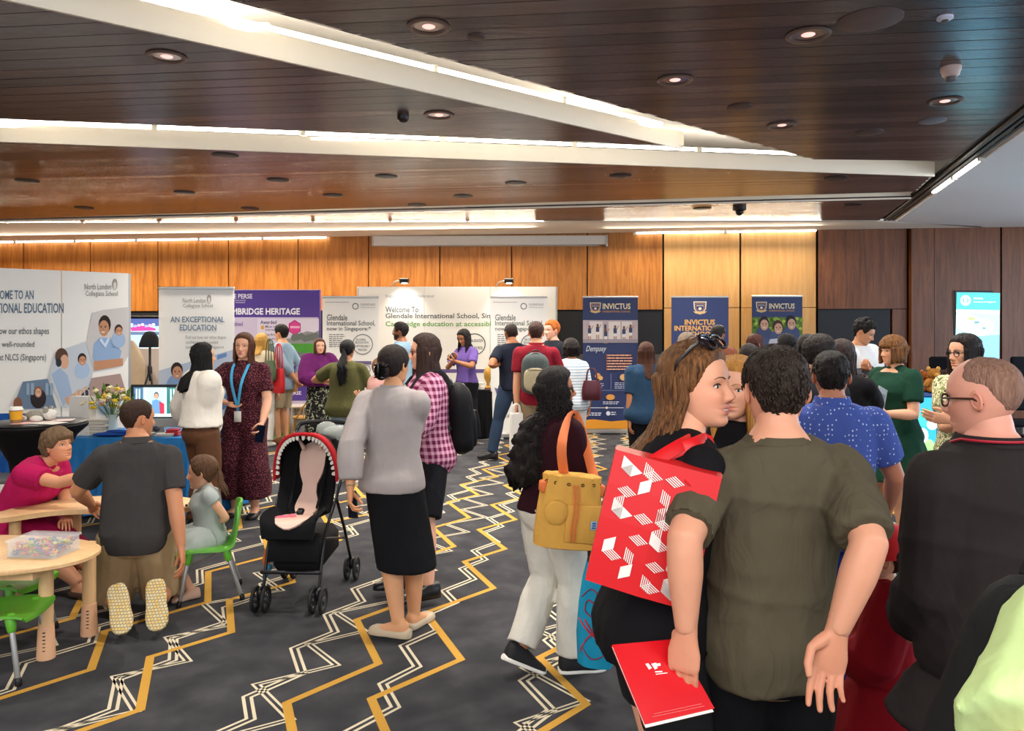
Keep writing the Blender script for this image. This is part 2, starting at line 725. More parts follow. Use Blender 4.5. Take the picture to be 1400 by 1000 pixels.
PLK = plank_mat()
M_gyp = mat('cream_plaster', '#e6dfd2', .75)
M_gypw = mat('white_plaster', '#dcdcdc', .7)
m = MB()
m.box((-.5, 5.5, ZC + .36), (23, 19, .04))
ceil = tag(m.build('ceiling', M_gyp, smooth=False), 'dark lacquered plank ceiling cut by lit white coves', kind='structure')
PANELS = [
    [(-8.46, -2), (1.45, -2), (4.22, 7.3), (4.16, 7.47), (2.89, 7.40)],
    [(-9.95, -2), (1.52, 6.87), (-10.4, 4.97)],
    [(-10.4, 5.60), (4.45, 8.1), (4.8, 9.12), (-10.4, 11.88)],
    [(4.94, 9.5), (5.5, 11.5), (-9.0, 11.68)],
]
PW = .16
for poly in PANELS:
    poly = [A(*p) for p in poly]
    us = [np.dot(EU[:2], p) for p in poly]
    u = math.floor(min(us) / PW) * PW
    while u < max(us):
        c = clip(clip(poly, EU[:2], u + PW - .007), -EU[:2], -u)
        u += PW
        if len(c) < 3: continue
        area_ = abs(sum(c[i][0] * c[(i + 1) % len(c)][1] - c[i][1] * c[(i + 1) % len(c)][0] for i in range(len(c)))) / 2
        if area_ < .003: continue
        tl = random.uniform(-.012, .012)
        um = u - PW / 2
        P = [A(p[0], p[1], ZC + (np.dot(EU[:2], p) - um) * tl) for p in c]
        mm = MB()
        mm.prism(P, (0, 0, .018))
        mm.build('ceiling_plank', PLK, ceil, smooth=False)
# plaster fields: the soffit before the far wall and the plain field on the right
for nm, poly in (('plaster_soffit', [(-10.5, 11.80), (5.52, 11.62), (7.5, 12.2), (7.5, 12.3), (-10.5, 14.35)]),
                 ('plaster_field', [(1.75, -2), (9.5, -2), (9.5, 12.1), (7.5, 12.3), (5.62, 11.6)])):
    mm = MB()
    mm.prism([A(p[0], p[1], ZC) for p in poly], (0, 0, .02))
    mm.build(nm, M_gyp if 'soffit' in nm else M_gypw, ceil, smooth=False)

# upstands (white fascia) round the coves
LH = .13
n_tr = 0


def fascia(p, q, h=LH, z=ZC, th=.02, drop=.0):
    global n_tr
    n_tr += 1
    p, q = A(*p), A(*q)
    d = nrm(q - p)
    nn = A(-d[1], d[0])
    mm = MB()
    P = [A(p[0], p[1], z - drop), A(q[0], q[1], z - drop), A(q[0], q[1], z + h), A(p[0], p[1], z + h)]
    mm.prism(P, (nn[0] * th, nn[1] * th, 0))
    return tag(mm.build('trim_%d' % n_tr, M_gyp, smooth=False), kind='structure')


fascia((-9.95, -2), (1.53, 6.875), drop=.025)
fascia((1.53, 6.87), (-10.4, 4.96), h=.1)
fascia((-10.4, 5.60), (4.46, 8.1), drop=.025)
fascia((-10.4, 11.97), (4.94, 9.5), h=.08, drop=.02)
fascia((-8.46, -2), (2.89, 7.4), th=-.02, h=.2)
fascia((-10.4, 11.88), (4.8, 9.12), th=-.02, h=.1)
fascia((4.46, 8.1), (4.8, 9.12), h=.1)
fascia((-10.5, 11.80), (5.52, 11.62), h=.06)

M_tube = mat('lit_tube', (1.0, .95, .86), .4, emit=11.)
M_cap = mat('tube_cap', '#cfcabd', .5)


def strip(p, q, z, label, seg=1.25, r=.017):
    p, q = A(p[0], p[1], z), A(q[0], q[1], z)
    L = np.linalg.norm(q - p)
    n = max(1, int(round(L / seg)))
    t = thing('fluorescent_strip', (p + q) / 2, label, 'strip light', 'fluorescent strips in the ceiling coves')
    d = (q - p) / n
    for i in range(n):
        a_, b_ = p + d * i, p + d * (i + 1)
        g = nrm(d) * .035
        mm = MB()
        mm.tube([a_ + g, b_ - g], r, 8)
        mm.build('light_tube', M_tube, t)
        mm = MB()
        mm.box(a_ - A(0, 0, .004), (.05, .04, .05))
        mm.build('tube_holder', M_cap, t, smooth=False)
    return t


def along(p, q, s): return A(*p) * (1 - s) + A(*q) * s


strip(along((-9.95, -2), (1.53, 6.87), .25) + A(-.02, .03), along((-9.95, -2), (1.53, 6.87), .985) + A(-.02, .03), ZC + LH + .035,
      'bright strip of tubes on the nearest slanting white cove')
strip((-9.5, 5.79), (4.4, 8.12), ZC + LH + .035, 'long bright strip of tubes on the middle cove across the room')
strip((-9.0, 11.83), (4.9, 9.57), ZC + .07, 'bright strip of tubes in the narrow cove before the far wall')
strip((-8.9, 11.74), (.5, 11.64), ZC + .015, 'thin bright strip of tubes at the front edge of the plaster soffit', r=.012)
strip(WP(-60, 325, .14)[:2], WP(448, 325, .14)[:2], ZC - .012, 'thin bright strip of tubes above the left end of the teak wall', r=.012)
strip(WP(868, 318, .14)[:2], WP(1118, 315, .14)[:2], ZC - .012, 'short bright strip of tubes above the pale veneer panels', r=.012)

# air grille along the right edge of the planks
t = thing('air_grille', (3.5, 5, ZC), 'long dark slotted air grille between planks and plain ceiling', 'air grille')
ga, gb = A(1.47, -2, 0), A(5.53, 11.5, 0)
gd = nrm(gb - ga)
gn = A(gd[1], -gd[0], 0)
for i in range(3):
    mm = MB()
    o = gn * (.03 + .055 * i)
    mm.prism([ga + o + A(0, 0, ZC - .012), gb + o + A(0, 0, ZC - .012), gb + o + gn * .028 + A(0, 0, ZC - .012), ga + o + gn * .028 + A(0, 0, ZC - .012)], (0, 0, .03))
    mm.build('slat', mat('grille_bronze', '#4a4038', .45, .3), t, smooth=False)
mm = MB()
mm.prism([ga + A(0, 0, ZC + .02), gb + A(0, 0, ZC + .02), gb + gn * .22 + A(0, 0, ZC + .02), ga + gn * .22 + A(0, 0, ZC + .02)], (0, 0, .02))
mm.build('backing', M_trimdark, t, smooth=False)
mm = MB()
mm.prism([ga + gn * .2 + A(0, 0, ZC - .03), gb + gn * .2 + A(0, 0, ZC - .03), gb + gn * .3 + A(0, 0, ZC - .03), ga + gn * .3 + A(0, 0, ZC - .03)], (0, 0, .05))
mm.build('edge_trim', M_gypw, t, smooth=False)
strip((CE(1325, 214) + gn * .1)[:2], (CE(1262, 262) + gn * .1)[:2], ZC - .02, 'short bright strip of tubes beside the air grille', r=.014)

M_ring = mat('fixture_ring', '#6b5a55', .35, .4)
M_refl = mat('fixture_reflector', '#c8b8b4', .15, .9)
M_lens = mat('fixture_lens', (1, .5, .45), .2, emit=.8)


def downlight(px, py, r, label):
    p = CE(px, py)
    t = thing('downlight', p, label, 'downlight', 'downlights in the plank ceiling')
    mm = MB()
    mm.torus(p - A(0, 0, .004), r, .018, n=22, m=6, flat=.5)
    mm.build('ring', M_ring, t)
    mm = MB()
    mm.lathe(p, [(r * .97, -.002), (r * .6, .015), (r * .5, .016)], 20)
    mm.build('reflector', M_refl, t)
    mm = MB()
    mm.ell(p + A(0, 0, .002), (r * .4, r * .4, .012), n=12, m=6)
    mm.build('lens', M_lens, t)


for px, py, r, lb in ((228, 77, .1, 'recessed downlight left of the big slanting cove'), (586, 36, .1, 'recessed downlight at the top, just right of the slanting cove'),
                      (1105, 47, .105, 'recessed downlight beside the pale round speaker cover'), (923, 109, .1, 'recessed downlight above the tip of the slanting cove'),
                      (1292, 138, .1, 'recessed downlight just below the smoke detector'), (600, 157, .1, 'recessed downlight on the wedge between the two bright coves'),
                      (1069, 171, .1, 'recessed downlight near the far corner of the near ceiling')):
    downlight(px, py, r, lb)


def disc(px, py, r, c, label, group=None, h=.008, name='ceiling_disc'):
    p = CE(px, py)
    mm = MB()
    mm.lathe(p, [(r, .003), (r, -h * .6), (r * .93, -h), (r * .2, -h * 1.05)], 22)
    o = mm.build(name, mat('disc_' + c.strip('#'), c, .5))
    return tag(o, label, 'ceiling cover', group)


disc(1189, 27, .165, '#5d4a48', 'large flat round speaker cover in the near ceiling', name='speaker_cover')
disc(1012, 146, .09, '#4a3833', 'flat brown cover between two downlights above the far coves', name='round_cover')
disc(1188, 181, .11, '#4a3833', 'flat brown cover low on the near ceiling by the blue sheen', name='round_cover')
disc(651, 50, .05, '#4a3833', 'small brown cover near the downlight at the top', name='round_cover')
disc(1275, 165, .1, '#6a6a75', 'flat greyish cover under the last downlight by the grille', name='round_cover')
for px, py in ((37, 247), (308, 212), (252, 263), (380, 246), (455, 267), (528, 241), (633, 268), (570, 280), (848, 240), (115, 284), (342, 285), (1143, 243), (705, 250), (1165, 280), (960, 285)):
    disc(px, py, .12, '#231815', 'flat dark round cover in the far plank field', 'dark covers in the far ceiling', name='round_cover')
# smoke detector, motion sensor, exit camera
p = CE(1300, 92)
t = thing('smoke_detector', p, 'white domed smoke detector hanging from the near ceiling', 'smoke detector')
mm = MB()
mm.lathe(p, [(.06, .0), (.06, -.02), (.052, -.035), (.05, -.05), (.03, -.065)], 22)
mm.build('housing', mat('detector_plastic', '#c9b3ae', .5), t)
mm = MB()
mm.lathe(p - A(0, 0, .066), [(.034, .005), (.03, -.02), (.008, -.026)], 16)
mm.build('sensor_cap', mat('detector_dark', '#5f5a60', .4), t)
p = CE(1292, 23)
t = thing('motion_sensor', p, 'small pale sensor puck near the top of the ceiling', 'sensor')
mm = MB()
mm.lathe(p, [(.04, .0), (.04, -.012), (.02, -.02)], 16)
mm.build('housing', mat('sensor_white', '#dfe6ff', .4), t)
mm = MB()
mm.ell(p - A(0, 0, .02), (.02, .02, .01), n=10, m=6)
mm.build('lens', mat('detector_dark', '#5f5a60', .4), t)
p = CE(551, 158)
mm = MB()
mm.lathe(p, [(.045, .0), (.045, -.03), (.03, -.05), (.012, -.055)], 14)
tag(mm.build('ceiling_sensor', mat('sensor_black', '#1a1413', .4)), 'small black sensor beside the downlight on the ceiling wedge', 'sensor')
p = CE(1011, 283)
t = thing('ceiling_camera', p, 'small dark camera hanging before the pale veneer panels', 'camera')
mm = MB()
mm.lathe(p, [(.09, 0), (.09, -.04), (.06, -.05), (.02, -.06)], 16)
mm.build('base', mat('sensor_black', '#1a1413', .4), t)
mm = MB()
mm.ell(p - A(0, 0, .07), (.055, .055, .05), n=12, m=8)
mm.build('dome', mat('camera_glass', '#0a0a0c', .1), t)
# ------------------------------------------------------------------ people: heads, hands, hair, bodies
HP = np.array([  # z, half width, front, back   (unit: head height, chin -.5, crown .5)
    (-.50, .050, .270, -.10), (-.485, .115, .320, -.04), (-.44, .175, .350, .03), (-.38, .222, .362, .10), (-.30, .262, .366, .19),
    (-.20, .296, .372, .29), (-.10, .318, .376, .37), (.0, .330, .372, .425), (.10, .334, .382, .448), (.20, .326, .372, .445),
    (.30, .298, .330, .415), (.38, .252, .265, .355), (.44, .193, .190, .275), (.48, .120, .110, .170), (.50, .010, .008, .012)])
_zd = np.linspace(-.5, .5, 201)


def _sm(c, k=9):
    y = np.interp(_zd, HP[:, 0], HP[:, c])
    yy = np.convolve(np.pad(y, k // 2, mode='edge'), np.ones(k) / k, 'valid')
    w = np.clip((np.abs(_zd) - .42) / .06, 0, 1)
    return yy * (1 - w) + y * w


_hw, _hf, _hb = _sm(1), _sm(2), _sm(3)


def head_xy(a, z):
    w, f, b = np.interp(z, _zd, _hw), np.interp(z, _zd, _hf), np.interp(z, _zd, _hb)
    c, s = np.cos(a), np.sin(a)
    x = w * np.sign(s) * np.abs(s) ** .88
    y = np.where(c > 0, f * np.sign(c) * np.abs(c) ** .9, b * c)
    return x, y


def gs(x, m, s):
    return np.exp(-.5 * ((x - m) / s) ** 2)


def face_dy(x, z, female=False, smile=0.):
    nz = np.interp(z, [-.215, -.185, -.15, -.12, 0, .06, .1], [0, .045, .105, .112, .045, .02, 0])
    ns = np.interp(z, [-.2, -.15, -.05, .06], [.042, .040, .026, .024])
    d = nz * gs(x, 0, ns)
    d += .028 * (gs(x, .05, .022) + gs(x, -.05, .022)) * gs(z, -.165, .022)
    for sg in (-1, 1):
        d += -.034 * gs(x, sg * .14, .062) * gs(z, .005, .04)
        d += .014 * gs(x, sg * .13, .09) * gs(z, .085, .025) * (0.4 if female else 1)
        d += (.012 + .018 * smile) * gs(x, sg * .17, .06) * gs(z, -.13, .06)
        d += -.016 * gs(x, sg * .2, .05) * gs(z, -.28, .08) * (1 - smile)
    zm = -.29 + smile * .9 * x * x
    w = gs(x, 0, .075)
    d += .022 * w * gs(z, zm + .026, .018) + .026 * w * gs(z, zm - .032, .02) - .02 * gs(x, 0, .09) * gs(z, zm, .009)
    d += -.012 * gs(x, 0, .07) * gs(z, -.37, .02) + .022 * gs(x, 0, .08) * gs(z, -.44, .04)
    return d


def head_mesh(mb, skin, lip, brow, eye=(.03, .015, .008), female=False, smile=0., hi=True, mouth_open=False, stubble=None):
    na, nz = (72, 62) if hi else (36, 34)
    u = np.linspace(0, 2 * math.pi, na, endpoint=False)
    a = u - .42 * np.sin(u)                         # denser in front
    zl = np.concatenate([np.linspace(-.5, .12, int(nz * .72)), np.linspace(.12, .5, nz - int(nz * .72) + 1)[1:]])
    skin, lip = np.array(skin), np.array(lip)
    rr, cc = [], []
    for z in zl:
        x, y = head_xy(a, np.full(na, z))
        fr = np.clip(np.cos(a) * 3, 0, 1)
        y = y + face_dy(x, z, female, smile) * fr
        rr.append(np.stack([x, y, np.full(na, z)], 1))
        zm = -.29 + smile * .9 * x * x
        k = np.clip(1.35 - np.abs(x) / .085, 0, 1) * np.clip(1.5 - np.abs(z - zm) / .042, 0, 1) * (np.cos(a) > .3)
        k = np.clip(k, 0, 1)[:, None]
        blush = (gs(x, .18, .07) + gs(x, -.18, .07)) * gs(z, -.13, .07) * (np.cos(a) > 0) * .25
        base = skin * (1 - blush[:, None]) + skin * A(1.05, .72, .68) * blush[:, None]
        eyes = (gs(x, .14, .07) + gs(x, -.14, .07)) * gs(z, .01, .03) * (np.cos(a) > 0) * .3
        base = base * (1 - eyes[:, None] * A(.35, .5, .55))
        if stubble is not None:
            s_ = np.clip(np.clip(-.12 - z, 0, .06) / .06 - gs(x, 0, .05) * gs(z, -.2, .05) * 1, 0, 1) * (np.cos(a) > -.1) * stubble[1]
            base = base * (1 - s_[:, None]) + np.array(stubble[0]) * s_[:, None]
        cc.append(base * (1 - k) + lip * k)
    mb.rings(rr, True, np.vstack(cc))

    def sp(x, z, out=0.):
        w = np.interp(z, _zd, _hw)
        f = np.interp(z, _zd, _hf)
        s = min(1, abs(x) / w) ** (1 / .88)
        y = f * math.sqrt(max(0, 1 - s * s)) ** .9 + face_dy(np.array([x]), z, female, smile)[0]
        return A(x, y + out, z)

    for sg in (-1, 1):
        c = sp(sg * .14, .0, -.012)
        R = rotz(-sg * 14)
        mb.ell(c, (.06, .03, .027), R, 12, 8, (.78, .74, .72))
        mb.ell(c + R @ A(0, .014, .0), (.026, .02, .0265), R, 10, 8, eye)
        q = [c + R @ A(.064 * math.cos(t), .016 + .014 * math.sin(t), .004 + .027 * math.sin(t)) for t in np.linspace(.05, math.pi - .05, 7)]
        mb.tube(q, [.006, .011, .006], 6, col=tuple(np.array(brow) * .6))
        q = [sp(sg * x, z, .008) for x, z in ((.055, .088), (.1, .108), (.16, .112), (.215, .088))]
        mb.tube(q, [.012, .016, .013, .004] if not female else [.009, .012, .009, .003], 6, col=brow, flat=.6)
        e = A(sg * .335, -.035, -.03)
        Re = rotz(sg * 22) @ rotx(-10)
        mb.ell(e, (.03, .075, .125), Re, 12, 10, skin * A(1, .86, .82))
        mb.torus(e + A(sg * .018, 0, .012), .062, .018, Re @ roty(90) @ np.diag([1.55, 1, 1]), 14, 6)
        mb.C[-1][:] = skin * A(1, .9, .86)
    if mouth_open:
        q = [sp(x, -.285 + smile * .9 * x * x, -.004) for x in np.linspace(-.07, .07, 7)]
        mb.tube(q, [.006, .016, .019, .016, .006], 8, col=(.75, .72, .68))
    return sp


# ---- hands (right hand: fingers +y, back of the hand +z, thumb towards -x), metres
def hand_raw(curl, spread=.0, thumb=.4, tin=0.):
    mb = MB()
    rr = []
    th = np.linspace(0, 2 * math.pi, 14, endpoint=False)
    for y, rx, rz, cx, cz in ((-.05, .0265, .0245, 0, 0), (-.02, .0265, .0235, 0, 0), (.005, .0285, .021, 0, 0), (.025, .035, .0195, -.002, 0), (.05, .041, .017, -.001, 0), (.08, .041, .0135, 0, .001), (.094, .036, .010, 0, .001)):
        rr.append(np.stack([cx + rx * np.cos(th), np.full(14, y), cz + rz * np.sin(th)], 1))
    mb.rings(rr)
    L = [(.042, .026, .021), (.046, .029, .022), (.043, .027, .022), (.033, .02, .019)]
    for i, (x, rad) in enumerate(((-.030, .0088), (-.010, .0092), (.0105, .0088), (.0295, .0076))):
        c = curl[i] if not np.isscalar(curl) else curl
        p = A(x, .086 - (.006 if i == 3 else 0), .0)
        yaw = (i - 1.5) * -spread
        ang = 0.
        P = [p - A(0, .02, 0), p]
        for j, (l, k) in enumerate(zip(L[i], (.9, 1.1, .7))):
            ang += c * k
            d = A(math.sin(-yaw) * math.cos(ang), math.cos(yaw) * math.cos(ang), -math.sin(ang))
            P += [P[-1] + d * l * .5, P[-1] + d * l]
        mb.tube(P, [rad, rad, rad * 1.02, rad, rad * .96, rad * .9, rad * .86, rad * .72], 8)
    b = A(-.022, .012, -.006)
    d1 = nrm(A(-.75 + tin * .5, .62, -.25 - tin * .5))
    d2 = nrm(d1 + A(.25 + thumb * .6, .45, -.25 * thumb))
    d3 = nrm(d2 + A(.15 + thumb * .5, .3, -.2 * thumb))
    P = [b, b + d1 * .025, b + d1 * .048, b + d1 * .048 + d2 * .02, b + d1 * .048 + d2 * .036, b + d1 * .048 + d2 * .036 + d3 * .026]
    mb.tube(P, [.016, .0155, .0115, .0108, .0105, .008], 8)
    return mb


JOBS = []


def jobs_run(jobs):
    """voxel-remesh all queued solids at once"""
    tmp = []
    for j in jobs:
        V, Fc, _ = j['mb'].arrays()
        me = D.meshes.new('tmp')
        me.from_pydata(V.tolist(), [], Fc)
        o = D.objects.new('tmp', me)
        COL.objects.link(o)
        r = o.modifiers.new('r', 'REMESH')
        r.mode, r.voxel_size, r.use_smooth_shade = 'VOXEL', j['voxel'], True
        s = o.modifiers.new('s', 'SMOOTH')
        s.factor, s.iterations = .5, j['smooth']
        tmp.append(o)
    dg = bpy.context.evaluated_depsgraph_get()
    dg.update()
    out = []
    for o in tmp:
        me = o.evaluated_get(dg).to_mesh()
        n = len(me.vertices)
        V = np.empty(n * 3)
        N = np.empty(n * 3)
        me.vertices.foreach_get('co', V)
        me.vertices.foreach_get('normal', N)
        tot = np.empty(len(me.polygons), int)
        me.polygons.foreach_get('loop_total', tot)
        li = np.empty(len(me.loops), int)
        me.loops.foreach_get('vertex_index', li)
        if len(tot) and (tot == 4).all(): Fc = li.reshape(-1, 4).tolist()
        else:
            Fc, k = [], 0
            for c in tot:
                Fc.append(li[k:k + c].tolist())
                k += c
        out.append((V.reshape(-1, 3), N.reshape(-1, 3), Fc))
        o.evaluated_get(dg).to_mesh_clear()
    for o in tmp:
        me = o.data
        D.objects.remove(o)
        D.meshes.remove(me)
    return out


_HD = {'relaxed': ([.28, .34, .4, .44], .05, .5, .2), 'flat': ([.06, .05, .06, .1], .12, .1, 0), 'grip': ([1.15, 1.2, 1.2, 1.2], .0, 1.3, .9),
       'hold': ([.62, .68, .72, .75], .02, .9, .9), 'open': ([.2, .22, .26, .3], .16, .1, 0), 'pinch': ([.25, .2, .2, .2], .0, .9, 1.0)}
_r = jobs_run([dict(mb=hand_raw(*v), voxel=.0034, smooth=2) for v in _HD.values()])
HANDS = {k: (r[0], r[2]) for k, r in zip(_HD, _r)}
_r = jobs_run([dict(mb=hand_raw(*v), voxel=.0062, smooth=1) for v in _HD.values()])
HANDS_LO = {k: (r[0], r[2]) for k, r in zip(_HD, _r)}


def wrinkle(V, N, amp, seed, freq=1.0):
    """cloth folds: warped ridges of several sizes, fading in and out over the surface"""
    r = np.random.default_rng(seed)
    d = np.zeros(len(V))
    for f, w, n in ((8, .9, 2), (20, .8, 3), (38, .6, 3), (66, .35, 2)):
        for _ in range(n):
            k = r.normal(size=3) * A(1.3, 1.3, .55)
            k = k / np.linalg.norm(k) * f * freq
            k2, k3 = r.normal(size=3) * f * .3, r.normal(size=3) * 5
            ph = V @ k + 1.6 * np.sin(V @ k2 + r.random() * 6)
            m = np.clip(.5 + .9 * np.sin(V @ k3 + r.random() * 6), 0, 1)
            if f > 15: d += w * m * ((1 - np.abs(np.sin(ph * .5))) ** 2 - .25) * 1.6
            else: d += w * np.sin(ph)
    return V + N * (d * amp * .55)[:, None]


def people_flush():
    res = jobs_run(JOBS)
    for j, (V, N, Fc) in zip(JOBS, res):
        if j['wr']: V = wrinkle(V, N, j['wr'], j['seed'])
        C = None
        if j['col'] is not None:
            C = np.tile(np.array(j['col'], float), (len(V), 1))
            if j['extra'] is not None and j['extra'].n:
                V2, F2, C2 = j['extra'].arrays()
                n = len(V)
                V = np.vstack([V, V2])
                C = np.vstack([C, C2])
                Fc = Fc + [tuple(i + n for i in f) for f in F2]
        o = mesh_obj(j['name'], V, Fc, j['mat'], j['parent'], True, C)
        if j['label']: o['label'] = j['label']
    JOBS.clear()


def solid(name, mb, mt, parent, voxel, smooth=4, wr=0., extra=None, col=None, seed=0, label=None):
    JOBS.append(dict(name=name, mb=mb, mat=mt, parent=parent, voxel=voxel, smooth=smooth, wr=wr, extra=extra, col=col, seed=seed, label=label))


# ---- hair, in head units
def line_m(a):
    return np.interp(np.degrees(a), [0, 30, 50, 62, 74, 84, 95, 108, 120, 145, 180], [.30, .31, .27, .14, -.02, .02, .10, .08, -.08, -.27, -.30])


def line_f(a):
    return np.interp(np.degrees(a), [0, 30, 50, 65, 80, 100, 120, 180], [.33, .31, .24, .08, -.06, -.08, -.2, -.36])


def hair_cap(mb, t=.05, line=line_m, rough=.012, seed=1, hi=True, top=0., low=-.4):
    na, nz = (64, 40) if hi else (36, 24)
    r = np.random.default_rng(seed)
    ph = r.random(12) * 6
    a = np.linspace(0, 2 * math.pi, na, endpoint=False)
    aa = np.minimum(a, 2 * math.pi - a)
    rr = []
    for z in np.concatenate([np.linspace(low, .3, int(nz * .65)), .3 + .2 * np.sin(np.linspace(0, math.pi / 2, nz - int(nz * .65) + 1)[1:])]):
        zz = min(z, .4995)
        x, y = head_xy(a, np.full(na, zz))
        h = line(aa)
        s = np.clip((z - h + .05) / .11, 0, 1)
        s = s * s * (3 - 2 * s)
        nz_ = np.sin(a * 9 + ph[0] + z * 7) + np.sin(a * 17 + ph[1] - z * 11) + .8 * np.sin(a * 29 + ph[2] + z * 23) + .7 * np.sin(z * 40 + ph[3] + a * 5)
        off = s * (t + top * np.clip(z, 0, .5) * 2 + rough * nz_ * .5) - (1 - s) * .035
        n = np.stack([x / .11, y / .17, np.full(na, zz) / .25], 1)
        n /= np.linalg.norm(n, axis=1)[:, None]
        rr.append(np.stack([x, y, np.full(na, zz)], 1) + n * off[:, None])
    mb.rings(rr)
    mb.ncap = mb.n


def hair_mass(mb, zend, a0=62, t=.06, wide=.0, back=.42, wave=0., seed=2, hi=True, ragged=.06, thick=.3, fwd=0.):
    na, nz = (56, 30) if hi else (32, 16)
    r = np.random.default_rng(seed)
    ph = r.random(12) * 6
    a = np.radians(np.linspace(a0, 360 - a0, na))
    out, inn = [], []
    zs = np.linspace(.28, zend, nz)
    for i, z0 in enumerate(zs):
        k = i / (nz - 1)
        zz = max(z0, -.02)
        x, y = head_xy(a, np.full(na, zz))
        ex = (t + wide * k) * min(1, max(0, (.30 - z0) / .2)) - .03 * max(0, (z0 - .12) / .16)
        n = np.stack([x / .11, y / .17], 1)
        n /= np.linalg.norm(n, axis=1)[:, None]
        x, y = x + n[:, 0] * ex, y + n[:, 1] * ex
        if z0 < -.02:
            bb = np.interp(z0, [-2.2, -1.2, -.85, -.55, -.3, -.02], [back + .32, back + .3, back + .2, .46, .42, .425 + t])
            y = np.where(y < 0, y * bb / (.425 + t), y + fwd * k)
        strand = 1 + .022 * np.sin(a * 11 + ph[0] + z0 * 1.5) + .016 * np.sin(a * 23 + ph[1] - z0) + .01 * np.sin(a * 47 + ph[2])
        wv = wave * (np.sin(z0 * 15 + a * 4 + ph[3]) + .7 * np.sin(z0 * 24 - a * 9 + ph[4]) + .6 * np.sin(a * 19 + z0 * 9 + ph[5]))
        f = strand + wv
        zr = z0 * (1 + k * ragged * (np.sin(a * 7 + ph[6]) + .6 * np.sin(a * 19 + ph[7]))) if z0 < 0 else np.full(na, z0)
        tp = 1 - .12 * max(0, k - .8) / .2
        out.append(np.stack([x * f * tp, y * f, zr], 1))
        g = 1 - thick * (1 - .55 * max(0, k - .6) / .4)
        if k < .15: g = g * .8
        inn.append(np.stack([x * g * tp, y * g, zr], 1))
    R = [np.vstack([o, i_[::-1]]) for o, i_ in zip(out, inn)]
    mb.rings(R)


def hair_locks(mb, n, zend, a0=62, t=.06, wave=.05, r=.03, seed=3, wide=0., back=.42, z1=.25, freq=14, nr=12):
    g = np.random.default_rng(seed)
    for i in range(n):
        a = math.radians(a0 + (360 - 2 * a0) * g.random())
        L = zend * (.75 + .3 * g.random())
        ph, ph2 = g.random() * 6, g.random() * 6
        ex = t * (.72 + .32 * g.random())
        P = []
        for k in np.linspace(0, 1, nr):
            z = z1 + (L - z1) * k
            x, y = head_xy(np.array([a]), np.array([max(z, -.02)]))
            q = 1 + ((ex + wide * k) * min(1, max(0, (.30 - z) / .2)) - .03 * max(0, (z - .12) / .16)) / .36
            bb = np.interp(z, [-2.2, -1.2, -.85, -.55, -.3, -.02], [(back + .34) / .425, (back + .32) / .425, (back + .22) / .425, 1.1, 1, q]) if y[0] < 0 else q
            w = wave * min(1, k * 3)
            P.append((x[0] * q + w * math.sin(freq * z + ph), y[0] * bb + w * math.cos(freq * z + ph2), z))
        mb.tube(P, [r * .5, r, r, r * .8, r * .25], 5, rnd=False)


